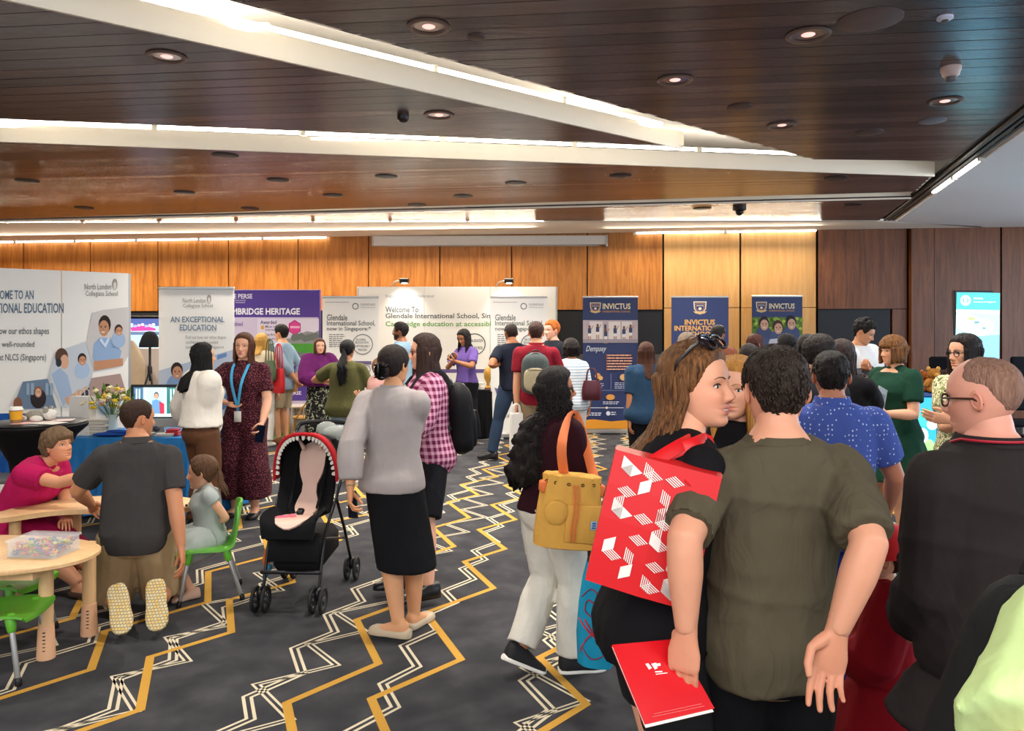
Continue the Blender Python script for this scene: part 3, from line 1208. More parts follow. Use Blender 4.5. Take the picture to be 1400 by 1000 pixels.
def hair_build(style, o, seed, hi):
    mb = MB()
    g = dict(o)
    if style == 'short':
        hair_cap(mb, g.get('t', .05), g.get('line', line_m), g.get('rough', .014), seed, hi, g.get('top', .03))
        if g.get('tufts'):
            gr = np.random.default_rng(seed)
            lf_ = g.get('line', line_m)
            t_ = g.get('t', .05)
            for i in range(g['tufts']):
                a, z = gr.random() * 6.283, -.25 + .74 * gr.random() ** .8
                if z < lf_(np.array([min(a, 6.283 - a)]))[0] + .05: continue
                x, y = head_xy(np.array([a]), np.array([z]))
                p = A(x[0], y[0], z)
                n = nrm(p / A(.11, .17, .25))
                d = nrm(A(-p[0] * .2, -.35, -1) + gr.normal(size=3) * .25)
                d = nrm(d - n * np.dot(d, n))
                p = p + n * (t_ + g.get('top', .03) * max(0, z) * 2)
                L = .06 + .04 * gr.random()
                mb.tube([p - n * .012, p + d * L * .5 + n * .006, p + d * L - n * .006], [.01, .015, .003], 5, rnd=False)
    elif style == 'pixie':
        def ln(a): return np.interp(np.degrees(a), [0, 40, 60, 75, 95, 120, 180], [.16, .16, .05, -.05, .02, -.2, -.33])
        hair_cap(mb, .09, ln, .03, seed, hi, .05)
        hair_locks(mb, 46, -.25, 95, .1, .03, .035, seed, z1=.36)
    elif style in ('long', 'bob', 'curly'):
        hair_cap(mb, g.get('t', .05), g.get('line', line_f), .012, seed, hi, .02)
        ze, a0 = g.get('z', -1.), g.get('a0', 60)
        hair_mass(mb, ze, a0, g.get('t', .05) + .015, g.get('wide', 0.), g.get('back', .42), g.get('wave', .0), seed, hi, g.get('ragged', .05), fwd=g.get('fwd', 0.))
        nl = g.get('locks', 40 if hi else 0)
        if nl: hair_locks(mb, nl, ze * 1.02, a0 + 4, g.get('t', .05) + .03, g.get('lw', .012), g.get('lr', .022), seed + 5, g.get('wide', 0.), g.get('back', .42), freq=g.get('freq', 9), nr=g.get('nr', 12))
    elif style == 'bun':
        hair_cap(mb, .045, line_f, .008, seed, hi, .02)
        bz, by = g.get('bz', -.08), g.get('by', -.47)
        mb.ell((0, by, bz), (.19, .15, .22), None, 18, 14)
        for i in range(9):
            a = i / 9 * 6.28
            mb.tube([(0.05 * math.cos(a + k), by - .1 + .02 * k, bz + .05 * math.sin(a + k)) if k < 0 else
                     (.17 * math.cos(a + k * .9), by - .13 + .11 * k, bz + .2 * math.sin(a + k * .9)) for k in (0, .3, .6, .9, 1.2)], [.02, .04, .045, .04, .02], 6)
    elif style == 'pony':
        hair_cap(mb, .045, line_f, .008, seed, hi, .02)
        L, bz = g.get('z', -1.), g.get('bz', .12)
        w = g.get('wave', 0.)
        gr = np.random.default_rng(seed)
        for i in range(g.get('n', 16)):
            ph = gr.random() * 6
            dx, dy = gr.normal() * .05, gr.normal() * .04
            zs = np.linspace(bz, L * (.8 + .25 * gr.random()), 12)
            P = [(dx * min(1, k * 3) * (1 + k) + w * math.sin(9 * z + ph) * min(1, 2 * k), -.46 - .1 * math.sin(min(1, k * 3) * 3.14 / 2) + dy * k + .04 * k - .3 * min(1, max(0, -z - .35) / .5), z) for k, z in zip(np.linspace(0, 1, 12), zs)]
            r = g.get('r', .05)
            mb.tube(P, [r * .7, r, r * 1.15, r, r * .25], 6)
        mb.torus((0, -.5, bz + .02), .06, .022, rotx(70), 14, 6)
    return mb


# ---- body profile tables: t (of H, above the hip joint), half width, half depth, forward offset
PM = np.array([(-.075, .06, .055, 0), (-.05, .085, .064, -.003), (-.02, .096, .069, -.005), (0, .098, .07, -.006), (.05, .092, .063, 0), (.09, .088, .06, .002), (.15, .094, .064, .004),
               (.21, .103, .068, .005), (.25, .104, .066, 0), (.275, .097, .058, -.004), (.298, .075, .050, -.005), (.32, .047, .043, -.004), (.338, .039, .040, .002)])
PF = np.array([(-.075, .06, .055, 0), (-.05, .09, .066, -.006), (-.02, .102, .072, -.009), (0, .101, .072, -.009), (.05, .087, .061, 0), (.09, .077, .055, .002), (.15, .083, .06, .006),
               (.195, .09, .072, .014), (.235, .09, .066, .008), (.265, .085, .055, 0), (.292, .066, .045, -.002), (.314, .041, .037, -.002), (.337, .033, .034, .004)])


class Person:
    def __init__(s, label, px, Y, H, heading, sex='m', build=1.0, skin='#c68863', hip=None, lean=0., side=0., twist=0., head=(0, 0, 0), hair=None, haircol=None, legs=None, arms=None,
                 detail=1, female_face=None, smile=0., headk=1.0, group=None, hipoff=(0, 0), face=True, stubble=None, eye=(.03, .015, .008), lip=None, mouth_open=False, shift=0., neck=0.,
                 shoulders=1.0, armk=1.0, legk=1.0):
        H = H * 1.012
        s.H, s.sex, s.b, s.Y = H, sex, build, Y
        s.det = detail
        s.vox = {2: .0085, 1: .013, 0: .018}[detail]
        s.hi = detail >= 1
        s.R = rotz(-heading)
        x, y = (px - CX) / F * Y, Y
        s.o = A(x, y, 0)
        s.root = thing('person', s.o, label, 'person', group)
        s.seed = int(abs(px) * 7 + Y * 13) % 9973
        s.skin = np.array(C3(skin))
        s.prof = PF if sex == 'f' else PM
        hipz = .52 * H * legk if hip is None else hip
        s.hipz = hipz
        s.hip = A(hipoff[0], hipoff[1], hipz)
        # spine table
        ts = np.linspace(-.075, .36, 60)
        pos, ang = [], []
        p = s.hip.copy()
        L = math.radians(lean)
        S = math.radians(side)
        an = lambda t: L * np.interp(t, [-.05, .05, .15, .25, .36], [.3, .6, 1, 1.25, 1.3 + neck])
        i0 = np.argmin(abs(ts))
        P = [None] * 60
        P[i0] = p
        for i in range(i0 + 1, 60):
            d = A(math.sin(S * min(1, max(0, ts[i] / .15))), math.sin(an(ts[i])), math.cos(an(ts[i])))
            P[i] = P[i - 1] + nrm(d) * (ts[i] - ts[i - 1]) * H
        for i in range(i0 - 1, -1, -1):
            d = A(0, math.sin(an(ts[i])), math.cos(an(ts[i])))
            P[i] = P[i + 1] - nrm(d) * (ts[i + 1] - ts[i]) * H
        s.ts, s.sp = ts, np.array(P)
        s.an, s.tw = an, twist
        # shoulders, arms
        sh = (.104 if sex == 'm' else .092) * H * (.6 + .4 * build) * shoulders
        s.S, s.E, s.Wr, s.hand = {}, {}, {}, {}
        arms = arms or {}
        l1, l2 = .172 * H * armk, .148 * H * armk
        for k, sg in (('R', 1), ('L', -1)):
            Rt = s.tax(.26)[0]
            s.S[k] = s.spine(.262) + Rt * sg * sh
            a = dict(arms.get(k, {}))
            w = a.get('w')
            if w is None: w = s.S[k] + A(sg * .045 * H, .03 * H, -.305 * H * armk)
            elif a.get('loc'): w = A(*w)
            elif 'reach' in a:
                rr_, sg_ = a['reach']
                best = None
                for dy in np.linspace(0, .5, 51):
                    q_ = s.inv(W(w[0], w[1], Y + w[2] + sg_ * dy))
                    e_ = abs(np.linalg.norm(q_ - s.S[k]) - rr_ * (l1 + l2))
                    if best is None or e_ < best[0]: best = (e_, q_)
                w = best[1]
            else: w = s.inv(W(w[0], w[1], Y + w[2]))
            hint = A(*a.get('hint', (sg * .15, -1, -.1)))
            s.E[k], s.Wr[k] = s.ik(s.S[k], w, l1, l2, hint)
            s.hand[k] = dict(pose=a.get('pose', 'relaxed'), palm=A(*a.get('palm', (-sg, .0, .0))), dir=a.get('dir'), size=a.get('size', 1.0))
        # legs
        s.Hj, s.K, s.An, s.foot = {}, {}, {}, {}
        legs = legs or {}
        t1, t2 = .24 * H * legk, .238 * H * legk
        for k, sg in (('R', 1), ('L', -1)):
            s.Hj[k] = s.spine(0) + A(sg * .05 * H, 0, 0)
            l = dict(legs.get(k, {}))
            an_ = l.get('a')
            if an_ is None: an_ = A(sg * .055 * H + hipoff[0], hipoff[1] + .0, .048 * H)
            elif l.get('loc'): an_ = A(*an_)
            else: an_ = s.inv(FL(an_[0], an_[1])) + A(0, 0, .048 * H + l.get('up', 0))
            if 'k' in l:
                s.K[k], s.An[k] = A(*l['k']), an_
            else: s.K[k], s.An[k] = s.ik(s.Hj[k], an_, t1, t2, A(*l.get('hint', (sg * .15, 1, 0))))
            d = A(*l.get('dir', (sg * .18, 1, 0)))
            up = A(*l.get('upv', (0, 0, 1)))
            s.foot[k] = (nrm(d), nrm(up))
        # head
        yaw, pitch, roll = head
        nb = s.spine(.305)
        fw = s.tax(.3)[1]
        s.Rh = s.R @ rotz(-yaw) @ rotx(pitch) @ roty(roll)
        s.Rh0 = s.R @ rotz(-yaw) @ roty(roll * .3)
        nd = nrm(s.spine(.335) - nb)
        s.hc_l = nb + nrm(nd + A(0, .0, .35)) * .084 * H + fw * .012 * H
        if pitch < 0: s.hc_l = s.hc_l + fw * .0009 * H * -pitch
        s.hs = .131 * H * headk
        s.hc = s.w(s.hc_l)
        s.headmb = MB()
        femf = sex == 'f' if female_face is None else female_face
        hcol = np.array(C3(haircol or '#1a1210'))
        lipc = np.array(C3(lip)) if lip else s.skin * A(.85, .5, .48) if femf else s.skin * A(.82, .6, .56)
        if face:
            head_mesh(s.headmb, s.skin, lipc, hcol * .9 + s.skin * .1, eye, femf, smile, s.hi, mouth_open, stubble)
            for i in range(len(s.headmb.V)): s.headmb.V[i] = s.headmb.V[i] * s.hs @ s.Rh.T + s.hc
        # body skin
        bm = MB()
        s.torso(bm, -.075, .335, -.008 * H / 1.7, 1.0)
        hb = s.hc_l + s.R.T @ s.Rh @ A(0, -.05, -.08) * s.hs
        nr = (.034 if sex == 'm' else .029) * H * (.7 + .3 * build)
        bm.tube([s.w(s.spine(.27)), s.w(s.spine(.305)), s.w((s.spine(.32) * .5 + hb * .5)), s.w(hb)], [nr * 1.35, nr * 1.08, nr * .97, nr * .8], 14)
        s.arm(bm, 'R', 0, 2, s.armr(0.)), s.arm(bm, 'L', 0, 2, s.armr(0.))
        s.yoke(bm, .028 * H)
        for k in 'RL':
            s.leg(bm, k, 0, 2, s.legr(0.))
            s.footloft(bm, k, .86, True)
        ex = s.headmb
        hs_ = HANDS if detail == 2 else HANDS_LO
        for k, sg in (('R', 1), ('L', -1)):
            h = s.hand[k]
            V, Fc = hs_[h['pose']]
            V = V * (H / 1.75) * (1.02 if sex == 'm' else .92) * h['size']
            fa = nrm(s.Wr[k] - s.E[k])
            d = nrm(nrm(A(*h['dir'])) + fa * .8) if h['dir'] is not None else fa
            pz = -h['palm']
            z = nrm(pz - d * np.dot(pz, d))
            x = np.cross(d, z)
            if sg < 0:
                V = V * A(-1, 1, 1)
                Fc = [tuple(f)[::-1] for f in Fc]
            V = s.Wr[k] + np.outer(V[:, 0], x) + np.outer(V[:, 1], d) + np.outer(V[:, 2], z)
            h['c'] = s.w(s.Wr[k] + d * .075 * H / 1.75)
            h['ax'] = (s.R @ x, s.R @ d, s.R @ z)
            ex.add(np.array([s.w(v_) for v_ in V]), Fc, tuple(s.skin * A(1, .93, .9)))
        solid('body', bm, SKIN, s.root, s.vox * .9, 5, 0, ex, s.skin)
        if hair:
            st, opt = hair if isinstance(hair, tuple) else (hair, {})
            hm = hair_build(st, opt, s.seed, s.hi)
            V, Fc, _ = hm.arrays()
            nc = getattr(hm, 'ncap', 0)
            lo = np.minimum(V[:, 2] + .15, 0)
            lo[:nc] = 0
            top = V.copy()
            top[nc:, 2] = np.maximum(V[nc:, 2], -.15)
            Vw = top * s.hs @ s.Rh.T + s.hc
            Vw = Vw + (np.outer(lo, A(0, 0, 1)) * s.hs)
            if 'dxy' in opt: Vw = Vw + np.outer(-lo, s.Rh0 @ A(*opt['dxy'], 0)) * s.hs
            mesh_obj('hair', Vw, Fc, opt.get('mat') or hair_mat('hair_' + (haircol or '#1a1210')[1:], haircol or '#1a1210'), s.root, True)

    # --- frames
    def w(s, p): return s.R @ np.asarray(p, float) + s.o

    def inv(s, p): return s.R.T @ (np.asarray(p, float) - s.o)

    def hw(s, p): return s.Rh @ (np.asarray(p, float) * s.hs) + s.hc

    def spine(s, t): return A(*[np.interp(t, s.ts, s.sp[:, i]) for i in range(3)])

    def tax(s, t):
        r = rotz(-s.tw * np.clip(t / .2, 0, 1)) @ A(1, 0, 0)
        an = s.an(t)
        f0 = rotz(-s.tw * np.clip(t / .2, 0, 1)) @ A(0, 1, 0)
        return r, nrm(A(f0[0] * math.cos(an), f0[1] * math.cos(an), -math.sin(an)))

    @staticmethod
    def ik(a, t, l1, l2, hint):
        d = t - a
        L = np.linalg.norm(d)
        mx = (l1 + l2) * .998
        if L > mx:
            t = a + d * mx / L
            d, L = t - a, mx
        n = d / L
        c = (l1 * l1 - l2 * l2 + L * L) / (2 * L)
        h = math.sqrt(max(0, l1 * l1 - c * c))
        u = hint - n * np.dot(hint, n)
        return a + n * c + nrm(u) * h, t

    # --- lofts
    def ring(s, t, ease, k=1.0, n=24, dy=0.):
        p = s.prof
        rx = np.interp(t, p[:, 0], p[:, 1]) * s.H * s.b * k + ease
        ry = np.interp(t, p[:, 0], p[:, 2]) * s.H * (s.b * 1.0) * k + ease
        if t > .29:
            f = 1 / (.35 * s.b + .65) if s.b > 1 else 1
            rx, ry = (rx - ease) / s.b * (.7 + .3 * s.b) + ease, (ry - ease) / s.b * (.7 + .3 * s.b) + ease
        yo = np.interp(t, p[:, 0], p[:, 3]) * s.H + dy
        r, f = s.tax(t)
        c = s.spine(t) + f * yo
        th = np.linspace(0, 2 * math.pi, n, endpoint=False)
        cx, sy = np.cos(th), np.sin(th)
        cx = np.sign(cx) * np.abs(cx) ** .85
        sy = np.sign(sy) * np.abs(sy) ** .9
        P = c + np.outer(cx * rx, r) + np.outer(sy * ry, f)
        return P @ s.R.T + s.o

    def torso(s, mb, t0, t1, ease, k=1.0, loose=0.):
        ts = np.linspace(t0, t1, 18)
        mb.rings([s.ring(t, ease + loose * np.interp(t, [-.08, -.02, .09, .2, .26], [1.2, .9, 1, .3, 0]), k) for t in ts])

    def yoke(s, mb, r):
        a = [s.w(s.S['L']), s.w(s.S['L'] * .5 + s.spine(.278) * .5 + A(0, 0, .008 * s.H)), s.w(s.spine(.297)), s.w(s.S['R'] * .5 + s.spine(.278) * .5 + A(0, 0, .008 * s.H)), s.w(s.S['R'])]
        mb.tube(a, [r * 1.05, r * 1.05, r * 1.1, r * 1.05, r * 1.05], 12)

    def armr(s, e):
        g = (.6 + .4 * s.b) * s.H * (1 if s.sex == 'm' else .88)
        return [.0315 * g + e, .031 * g + e, .0265 * g + e, .027 * g + e, .0158 * g + e]

    def armp(s, k, u):
        return s.S[k] * (1 - u) + s.E[k] * u if u <= 1 else s.E[k] * (2 - u) + s.Wr[k] * (u - 1)

    def arm(s, mb, k, u0, u1, r5, n=12):
        us = [u for u in np.linspace(0, 2, 17) if u0 - 1e-6 <= u <= u1 + 1e-6]
        if us[-1] < u1 - .01: us.append(u1)
        P = [s.w(s.armp(k, u)) for u in us]
        r = [np.interp(u, [0, .5, 1, 1.35, 2], r5) for u in us]
        mb.tube(P, r, n, rnd=False)
        if u0 == 0: mb.ell(P[0], r[0] * .96, None, 14, 10)

    def legr(s, e):
        g = (.55 + .45 * s.b) * s.H * (1 if s.sex == 'm' else 1.02)
        return [.056 * g + e, .05 * g + e, .034 * g + e, .036 * g + e, .021 * g + e]

    def legp(s, k, u):
        return s.Hj[k] * (1 - u) + s.K[k] * u if u <= 1 else s.K[k] * (2 - u) + s.An[k] * (u - 1)

    def leg(s, mb, k, u0, u1, r5, n=14, rnd=False):
        us = [u for u in np.linspace(0, 2, 21) if u0 - 1e-6 <= u <= u1 + 1e-6]
        if us[-1] < u1 - .01: us.append(u1)
        P = [s.w(s.legp(k, u)) for u in us]
        r = [np.interp(u, [0, .5, 1, 1.35, 2], r5) for u in us]
        mb.tube(P, r, n, rnd=rnd)

    FP = [(-.30, .06, .26), (-.27, .13, .38), (-.16, .17, .42), (0, .175, .44), (.2, .175, .33), (.42, .2, .24), (.58, .185, .19), (.68, .13, .15), (.72, .05, .1)]

    def footloft(s, mb, k, g=1.0, skin=False, zlo=0., zhi=9., grow=0., ends=(0, 9)):
        L = .148 * s.H
        d, up = s.foot[k]
        sd = nrm(np.cross(d, up))
        up = np.cross(sd, d)
        base = s.An[k] - up * .048 * s.H
        rr = []
        for (x, w, h) in s.FP:
            w, h = w * L * g + grow, min(h * L * g, zhi)
            z0 = zlo
            th = np.linspace(0, 2 * math.pi, 14, endpoint=False)
            cx, sz = np.cos(th), np.sin(th)
            cx = np.sign(cx) * np.abs(cx) ** .7
            zz = np.where(sz > 0, z0 + (h - z0) * (.35 + .65 * sz), z0 + (h - z0) * .35 * (1 + np.sign(sz) * np.abs(sz) ** .5))
            x_ = x * L * (g if skin else 1.0) + (grow if x > 0 else -grow)
            rr.append((base + d * x_ + np.outer(cx * w, sd) + np.outer(zz + (.006 if skin else 0), up)) @ s.R.T + s.o)
        mb.rings(rr)

    # --- clothes
    def top(s, name, mt, hem=-.04, sleeve=.55, ease=.014, loose=.012, sr=1.0, wr=None, neck=.314, vox=None, label=None, lower=None, cuff=0.):
        mb = MB()
        if lower:                                     # dress: go on below the hip
            s.skirt_into(mb, hem, *lower)
        s.torso(mb, hem, neck, ease, 1.0, loose)
        s.yoke(mb, .03 * s.H + ease * .6)
        if sleeve:
            r = [x * sr for x in s.armr(ease)]
            if cuff: r[-1] += cuff; r[-2] += cuff
            for k in 'RL': s.arm(mb, k, 0, sleeve, r)
        solid(name, mb, mt, s.root, vox or s.vox, 4 if s.det == 2 else 3, wr if wr is not None else .004, seed=s.seed, label=label)

    def skirt_into(s, mb, t0, zh, rx, ry, pleats=0, pa=.0, n=48):
        top = s.ring(t0 + .05, .012, 1.0, n)
        c0 = s.spine(t0)
        fc = (s.An['R'] + s.An['L']) / 2
        z0 = c0[2]
        rr = [top]
        th = np.linspace(0, 2 * math.pi, n, endpoint=False)
        p = s.prof
        hx = np.interp(t0, p[:, 0], p[:, 1]) * s.H * s.b + .014
        hy = np.interp(t0, p[:, 0], p[:, 2]) * s.H * s.b + .014
        for u in np.linspace(0, 1, 12):
            q = 1 + pleats * 0 + (pa * u * np.cos(th * pleats) if pleats else 0)
            c = c0 * (1 - u) + A(fc[0], fc[1], zh) * u
            X, Yv = (hx + (rx - hx) * u ** .8) * q, (hy + (ry - hy) * u ** .8) * q
            P = A(c[0], c[1], z0 + (zh - z0) * u) + np.stack([X * np.cos(th), Yv * np.sin(th), np.zeros(n)], 1)
            rr.append(P @ s.R.T + s.o)
        mb.rings(rr)

    def skirt(s, name, mt, t0, zh, rx, ry, pleats=0, pa=0., wr=.003, label=None):
        mb = MB()
        s.skirt_into(mb, t0, zh, rx, ry, pleats, pa)
        solid(name, mb, mt, s.root, s.vox, 3, wr, seed=s.seed + 1, label=label)

    def trousers(s, name, mt, u1=1.97, ease=.016, flare=0., top=.055, wr=.004, knee=0., label=None):
        mb = MB()
        s.torso(mb, -.07, top, ease * .45)
        r = s.legr(ease)
        r[2] += knee; r[3] += flare * .6 + knee * .5; r[4] += flare + .012
        for k in 'RL': s.leg(mb, k, 0, u1, r)
        solid(name, mb, mt, s.root, s.vox, 4 if s.det == 2 else 3, wr, seed=s.seed + 2, label=label)

    def shoes(s, mt, sole=None, low=False, name='shoe'):
        for k in 'RL':
            mb = MB()
            s.footloft(mb, k, 1.0, zhi=(.2 * .148 * s.H if low else 9), grow=.003, zlo=.0)
            o = mb.build(name, mt, s.root)
            if sole:
                mb = MB()
                s.footloft(mb, k, 1.03, zhi=.022, grow=.006, zlo=-.006)
                mb.build('sole', sole, o)

    def collar(s, mt, h=.028, r=1.0, t=.312, name='collar', open_=.0):
        nr = (.040 if s.sex == 'm' else .034) * s.H * r
        th = np.linspace(math.radians(90 + open_), math.radians(450 - open_), 26)
        ri, f = s.tax(t)
        c0 = s.spine(t) + f * .002 * s.H
        up = nrm(np.cross(ri, f))
        mb = MB()
        rr = []
        for a in th:
            d = ri * math.cos(a) + f * math.sin(a)
            rr.append(np.array([s.w(c0 + d * nr * 1.28 + up * -.012), s.w(c0 + d * nr * 1.36 - up * .006), s.w(c0 + d * nr * 1.12 + up * h), s.w(c0 + d * nr * 1.03 + up * h * .95)]))
        mb.rings(rr, True)
        return mb.build(name, mt, s.root)

    def glasses(s, mt, thick=.012, w=.105, h=.075, shades=None, z=-.01, fwd=.415, up=0., tilt=0., name='glasses'):
        mb = MB()
        Rt = rotx(tilt)
        for sg in (-1, 1):
            q = []
            for a in np.linspace(0, 2 * math.pi, 17):
                q.append(A(sg * .15 + w * math.copysign(abs(math.cos(a)) ** .7, math.cos(a)), fwd - .04 * abs(.15 + w * math.cos(a) * 1) - .03, z + h * math.copysign(abs(math.sin(a)) ** .8, math.sin(a))))
            mb.tube([s.hw(Rt @ p + A(0, 0, up)) for p in q], thick * s.hs, 6, rnd=False)
            mb.tube([s.hw(Rt @ p + A(0, 0, up)) for p in (A(sg * .25, fwd - .06, z + .03), A(sg * .345, fwd - .16, z + .03), A(sg * .36, .0, z + .02), A(sg * .355, -.1, z - .05))], thick * s.hs, 6)
        mb.tube([s.hw(Rt @ p + A(0, 0, up)) for p in (A(-.05, fwd - .03, z + .03), A(0, fwd - .015, z + .04), A(.05, fwd - .03, z + .03))], thick * s.hs, 6)
        o = mb.build(name, mt, s.root)
        if shades:
            for sg in (-1, 1):
                mb = MB()
                q = [s.hw(Rt @ A(sg * .15 + w * math.copysign(abs(math.cos(a)) ** .7, math.cos(a)), fwd - .07, z + h * math.sin(a)) + A(0, 0, up)) for a in np.linspace(0, 2 * math.pi, 16, endpoint=False)]
                mb.prism(q, s.Rh @ A(0, .01, 0) * s.hs)
                mb.build('lens', shades, o)
        return o

    def band(s, k, mt, u=1.93, r=.03, name='wristband', t=.006):
        p, q = s.w(s.armp(k, u)), s.w(s.armp(k, min(2, u + .03)))
        mb = MB()
        d = nrm(q - p)
        mb.tube([p - d * t, p + d * t], r, 14, rnd=False)
        return mb.build(name, mt, s.root)
# ------------------------------------------------------------------ the people in the hall
def pattern(name, base, kind, c2, scale=60, c3=None):
    if name in MATS: return MATS[name]
    t = NT(name)
    co = t.coords()
    b, d = C3(base), C3(c2)
    if kind == 'dots':
        v = t.n('ShaderNodeTexVoronoi')
        v.inputs['Scale'].default_value = scale
        t.l(co, v.inputs['Vector'])
        f = t.math('LESS_THAN', v.outputs['Distance'], .3)
        t.l(t.mix(f, b, d), t.b.inputs['Base Color'])
    elif kind == 'plaid':
        sx = t.n('ShaderNodeSeparateXYZ')
        t.l(co, sx.inputs[0])
        h = t.math('ADD', sx.outputs[0], t.math('MULTIPLY', sx.outputs[1], .8))
        f1 = t.math('GREATER_THAN', t.math('SINE', t.math('MULTIPLY', h, scale)), .15)
        f2 = t.math('GREATER_THAN', t.math('SINE', t.math('MULTIPLY', sx.outputs[2], scale)), .15)
        f = t.math('MULTIPLY', t.math('ADD', f1, f2), .5)
        t.l(t.ramp(f, [(.0, b), (.5, tuple((np.array(b) + np.array(d)) / 2)), (1., d)]), t.b.inputs['Base Color'])
    elif kind == 'stripes':
        sx = t.n('ShaderNodeSeparateXYZ')
        t.l(co, sx.inputs[0])
        f = t.math('GREATER_THAN', t.math('SINE', t.math('MULTIPLY', sx.outputs[2], scale)), .3)
        t.l(t.mix(f, b, d), t.b.inputs['Base Color'])
    elif kind == 'leaf':
        n = t.noise(co, scale, 1, .5, 2.5)
        t.l(t.ramp(n, [(.44, b), (.47, d), (.56, d), (.6, C3(c3 or base))]), t.b.inputs['Base Color'])
    elif kind == 'marks':
        mp = t.coords((scale, scale, scale * .75))
        v = t.n('ShaderNodeTexVoronoi')
        v.inputs['Scale'].default_value = 1
        v.inputs['Randomness'].default_value = .35
        t.l(mp, v.inputs['Vector'])
        f = t.math('LESS_THAN', v.outputs['Distance'], .2)
        t.l(t.mix(f, b, d), t.b.inputs['Base Color'])
    t.b.inputs['Roughness'].default_value = .85
    t.b.inputs['Specular IOR Level'].default_value = .2
    t.bump(t.noise(t.coords((1, 1, .45)), 9, 3, .55, .8), .35, .03)
    MATS[name] = t.m
    return t.m


BLK = mat('black_leather', '#101012', .35)
WSOLE = mat('white_rubber', '#e8e4da', .5)
DK = '#17110f'
IND, FAIR, TAN, ASIAN = '#8d5a3c', '#d9a183', '#c08560', '#d6a27c'
P = {}


def seated_skirt(p, name, mt, u1=1.1, e=.05):
    mb = MB()
    p.torso(mb, -.07, .06, .02)
    r = p.legr(e)
    for k in 'RL': p.leg(mb, k, 0, u1, r)
    a = (p.legp('R', .0) + p.legp('L', .0)) / 2
    b = (p.legp('R', .95) + p.legp('L', .95)) / 2
    mb.tube([p.w(a), p.w(b)], [r[0], r[2] * 1.2], 12)
    solid(name, mb, mt, p.root, p.vox, 5, .005, seed=p.seed)


# --- left: the children's corner
p = P['pink'] = Person('woman in a magenta dress leaning over the small tables with her arm stretched out', 22, 5.1, 1.56, 98, 'f', 1.12, '#cf9470', hip=.36, lean=30, head=(8, 14, 0), hair='pixie', haircol='#5a4632',
                       detail=2, arms={'R': dict(w=(128, 648, -.25), hint=(.5, 0, -1), pose='open', palm=(0, 0, -1)), 'L': dict(w=(92, 707, -.12), hint=(-.3, 0, -1), pose='relaxed', palm=(0, 0, -1))},
                       legs={'R': dict(a=(112, 818), hint=(.1, .6, 1)), 'L': dict(a=(140, 806), hint=(-.1, .6, 1))}, smile=.0)
M_mag = fabric('magenta_cloth', '#a8174f', var=.1)
p.top('dress', M_mag, hem=-.06, sleeve=.62, sr=1.22, ease=.016, loose=.015, neck=.285)
seated_skirt(p, 'dress_skirt', M_mag, 1.45, .055)
p.shoes(mat('brown_sandal', '#4a3326', .6), low=True, name='sandal')

p = P['kneel'] = Person('kneeling man in a charcoal polo and khaki shorts, soles to the viewer', 186, 4.52, 1.70, -16, 'm', .93, '#c58a66', hip=.455, lean=3, head=(52, -4, 0), hair=('short', dict(t=.02, rough=.006, top=.0)), haircol='#2a1a12',
                        detail=2, arms={'R': dict(w=(250, 768, .0), reach=(.97, -1), hint=(.2, -1, 0), pose='relaxed'), 'L': dict(w=(125, 690, .26), hint=(-1, -.2, -.6), pose='hold', palm=(.4, .4, -.6))},
                        legs={'R': dict(loc=1, a=(.17, -.33, .17), k=(.13, .05, .065), dir=(.12, -.5, -.86), upv=(0, .86, -.5)), 'L': dict(loc=1, a=(-.01, -.33, .16), k=(-.13, .05, .065), dir=(.25, -.55, -.8), upv=(.1, .84, -.55))})
p.top('polo_shirt', fabric('charcoal_jersey', '#3c3a3a', var=.1), hem=-.06, sleeve=.72, sr=1.1, ease=.014, loose=.034, wr=.009)
p.collar(fabric('charcoal_jersey', '#3c3a3a'), h=.03, open_=25)
p.trousers('shorts', fabric('khaki_twill', '#96805f'), u1=.98, ease=.03, knee=.035, wr=.007, top=.01)


def grid_sole_mat():
    t = NT('worn_sneaker_sole')
    br = t.n('ShaderNodeTexBrick')
    br.inputs['Color1'].default_value = (*srgb('#d9b25a'), 1)
    br.inputs['Color2'].default_value = (*srgb('#cdbf9a'), 1)
    br.inputs['Mortar'].default_value = (*srgb('#6f6a5c'), 1)
    br.inputs['Scale'].default_value = 22
    br.inputs['Mortar Size'].default_value = .03
    br.inputs['Brick Width'].default_value = .35
    br.inputs['Row Height'].default_value = .3
    t.l(t.coords((1, 1, 1), (math.radians(90), 0, 0)), br.inputs[0])
    t.l(br.outputs[0], t.b.inputs['Base Color'])
    t.b.inputs['Roughness'].default_value = .7
    return t.m


p.shoes(mat('cream_knit_shoe', '#b9aa8b', .8), grid_sole_mat(), name='sneaker')

p = P['girl'] = Person('little girl in a pale grey button dress on the green chair', 286, 4.9, 1.05, 240, 'f', 1.1, '#dba888', hip=.335, lean=4, head=(22, -3, 0), hair=('pony', dict(z=-.75, bz=.1, n=12)), haircol='#4a3322',
                       headk=1.45, detail=1, arms={'L': dict(w=(291, 716, .03), hint=(-.6, -.6, -.3), pose='relaxed'), 'R': dict(w=(225, 706, .1), hint=(.5, -.3, -.6))},
                       legs={'R': dict(a=(240, 815), hint=(0, 1, 1), up=.0), 'L': dict(a=(262, 819), hint=(0, 1, 1), up=.0)})
M_gd = fabric('pale_grey_cotton', '#9fa6a4', var=.06)
p.top('dress', M_gd, hem=-.07, sleeve=.3, sr=1.2, ease=.014, neck=.28)
seated_skirt(p, 'dress_skirt', M_gd, 1.12, .05)
p.shoes(mat('blush_clog', '#d3ab93', .6), name='clog')
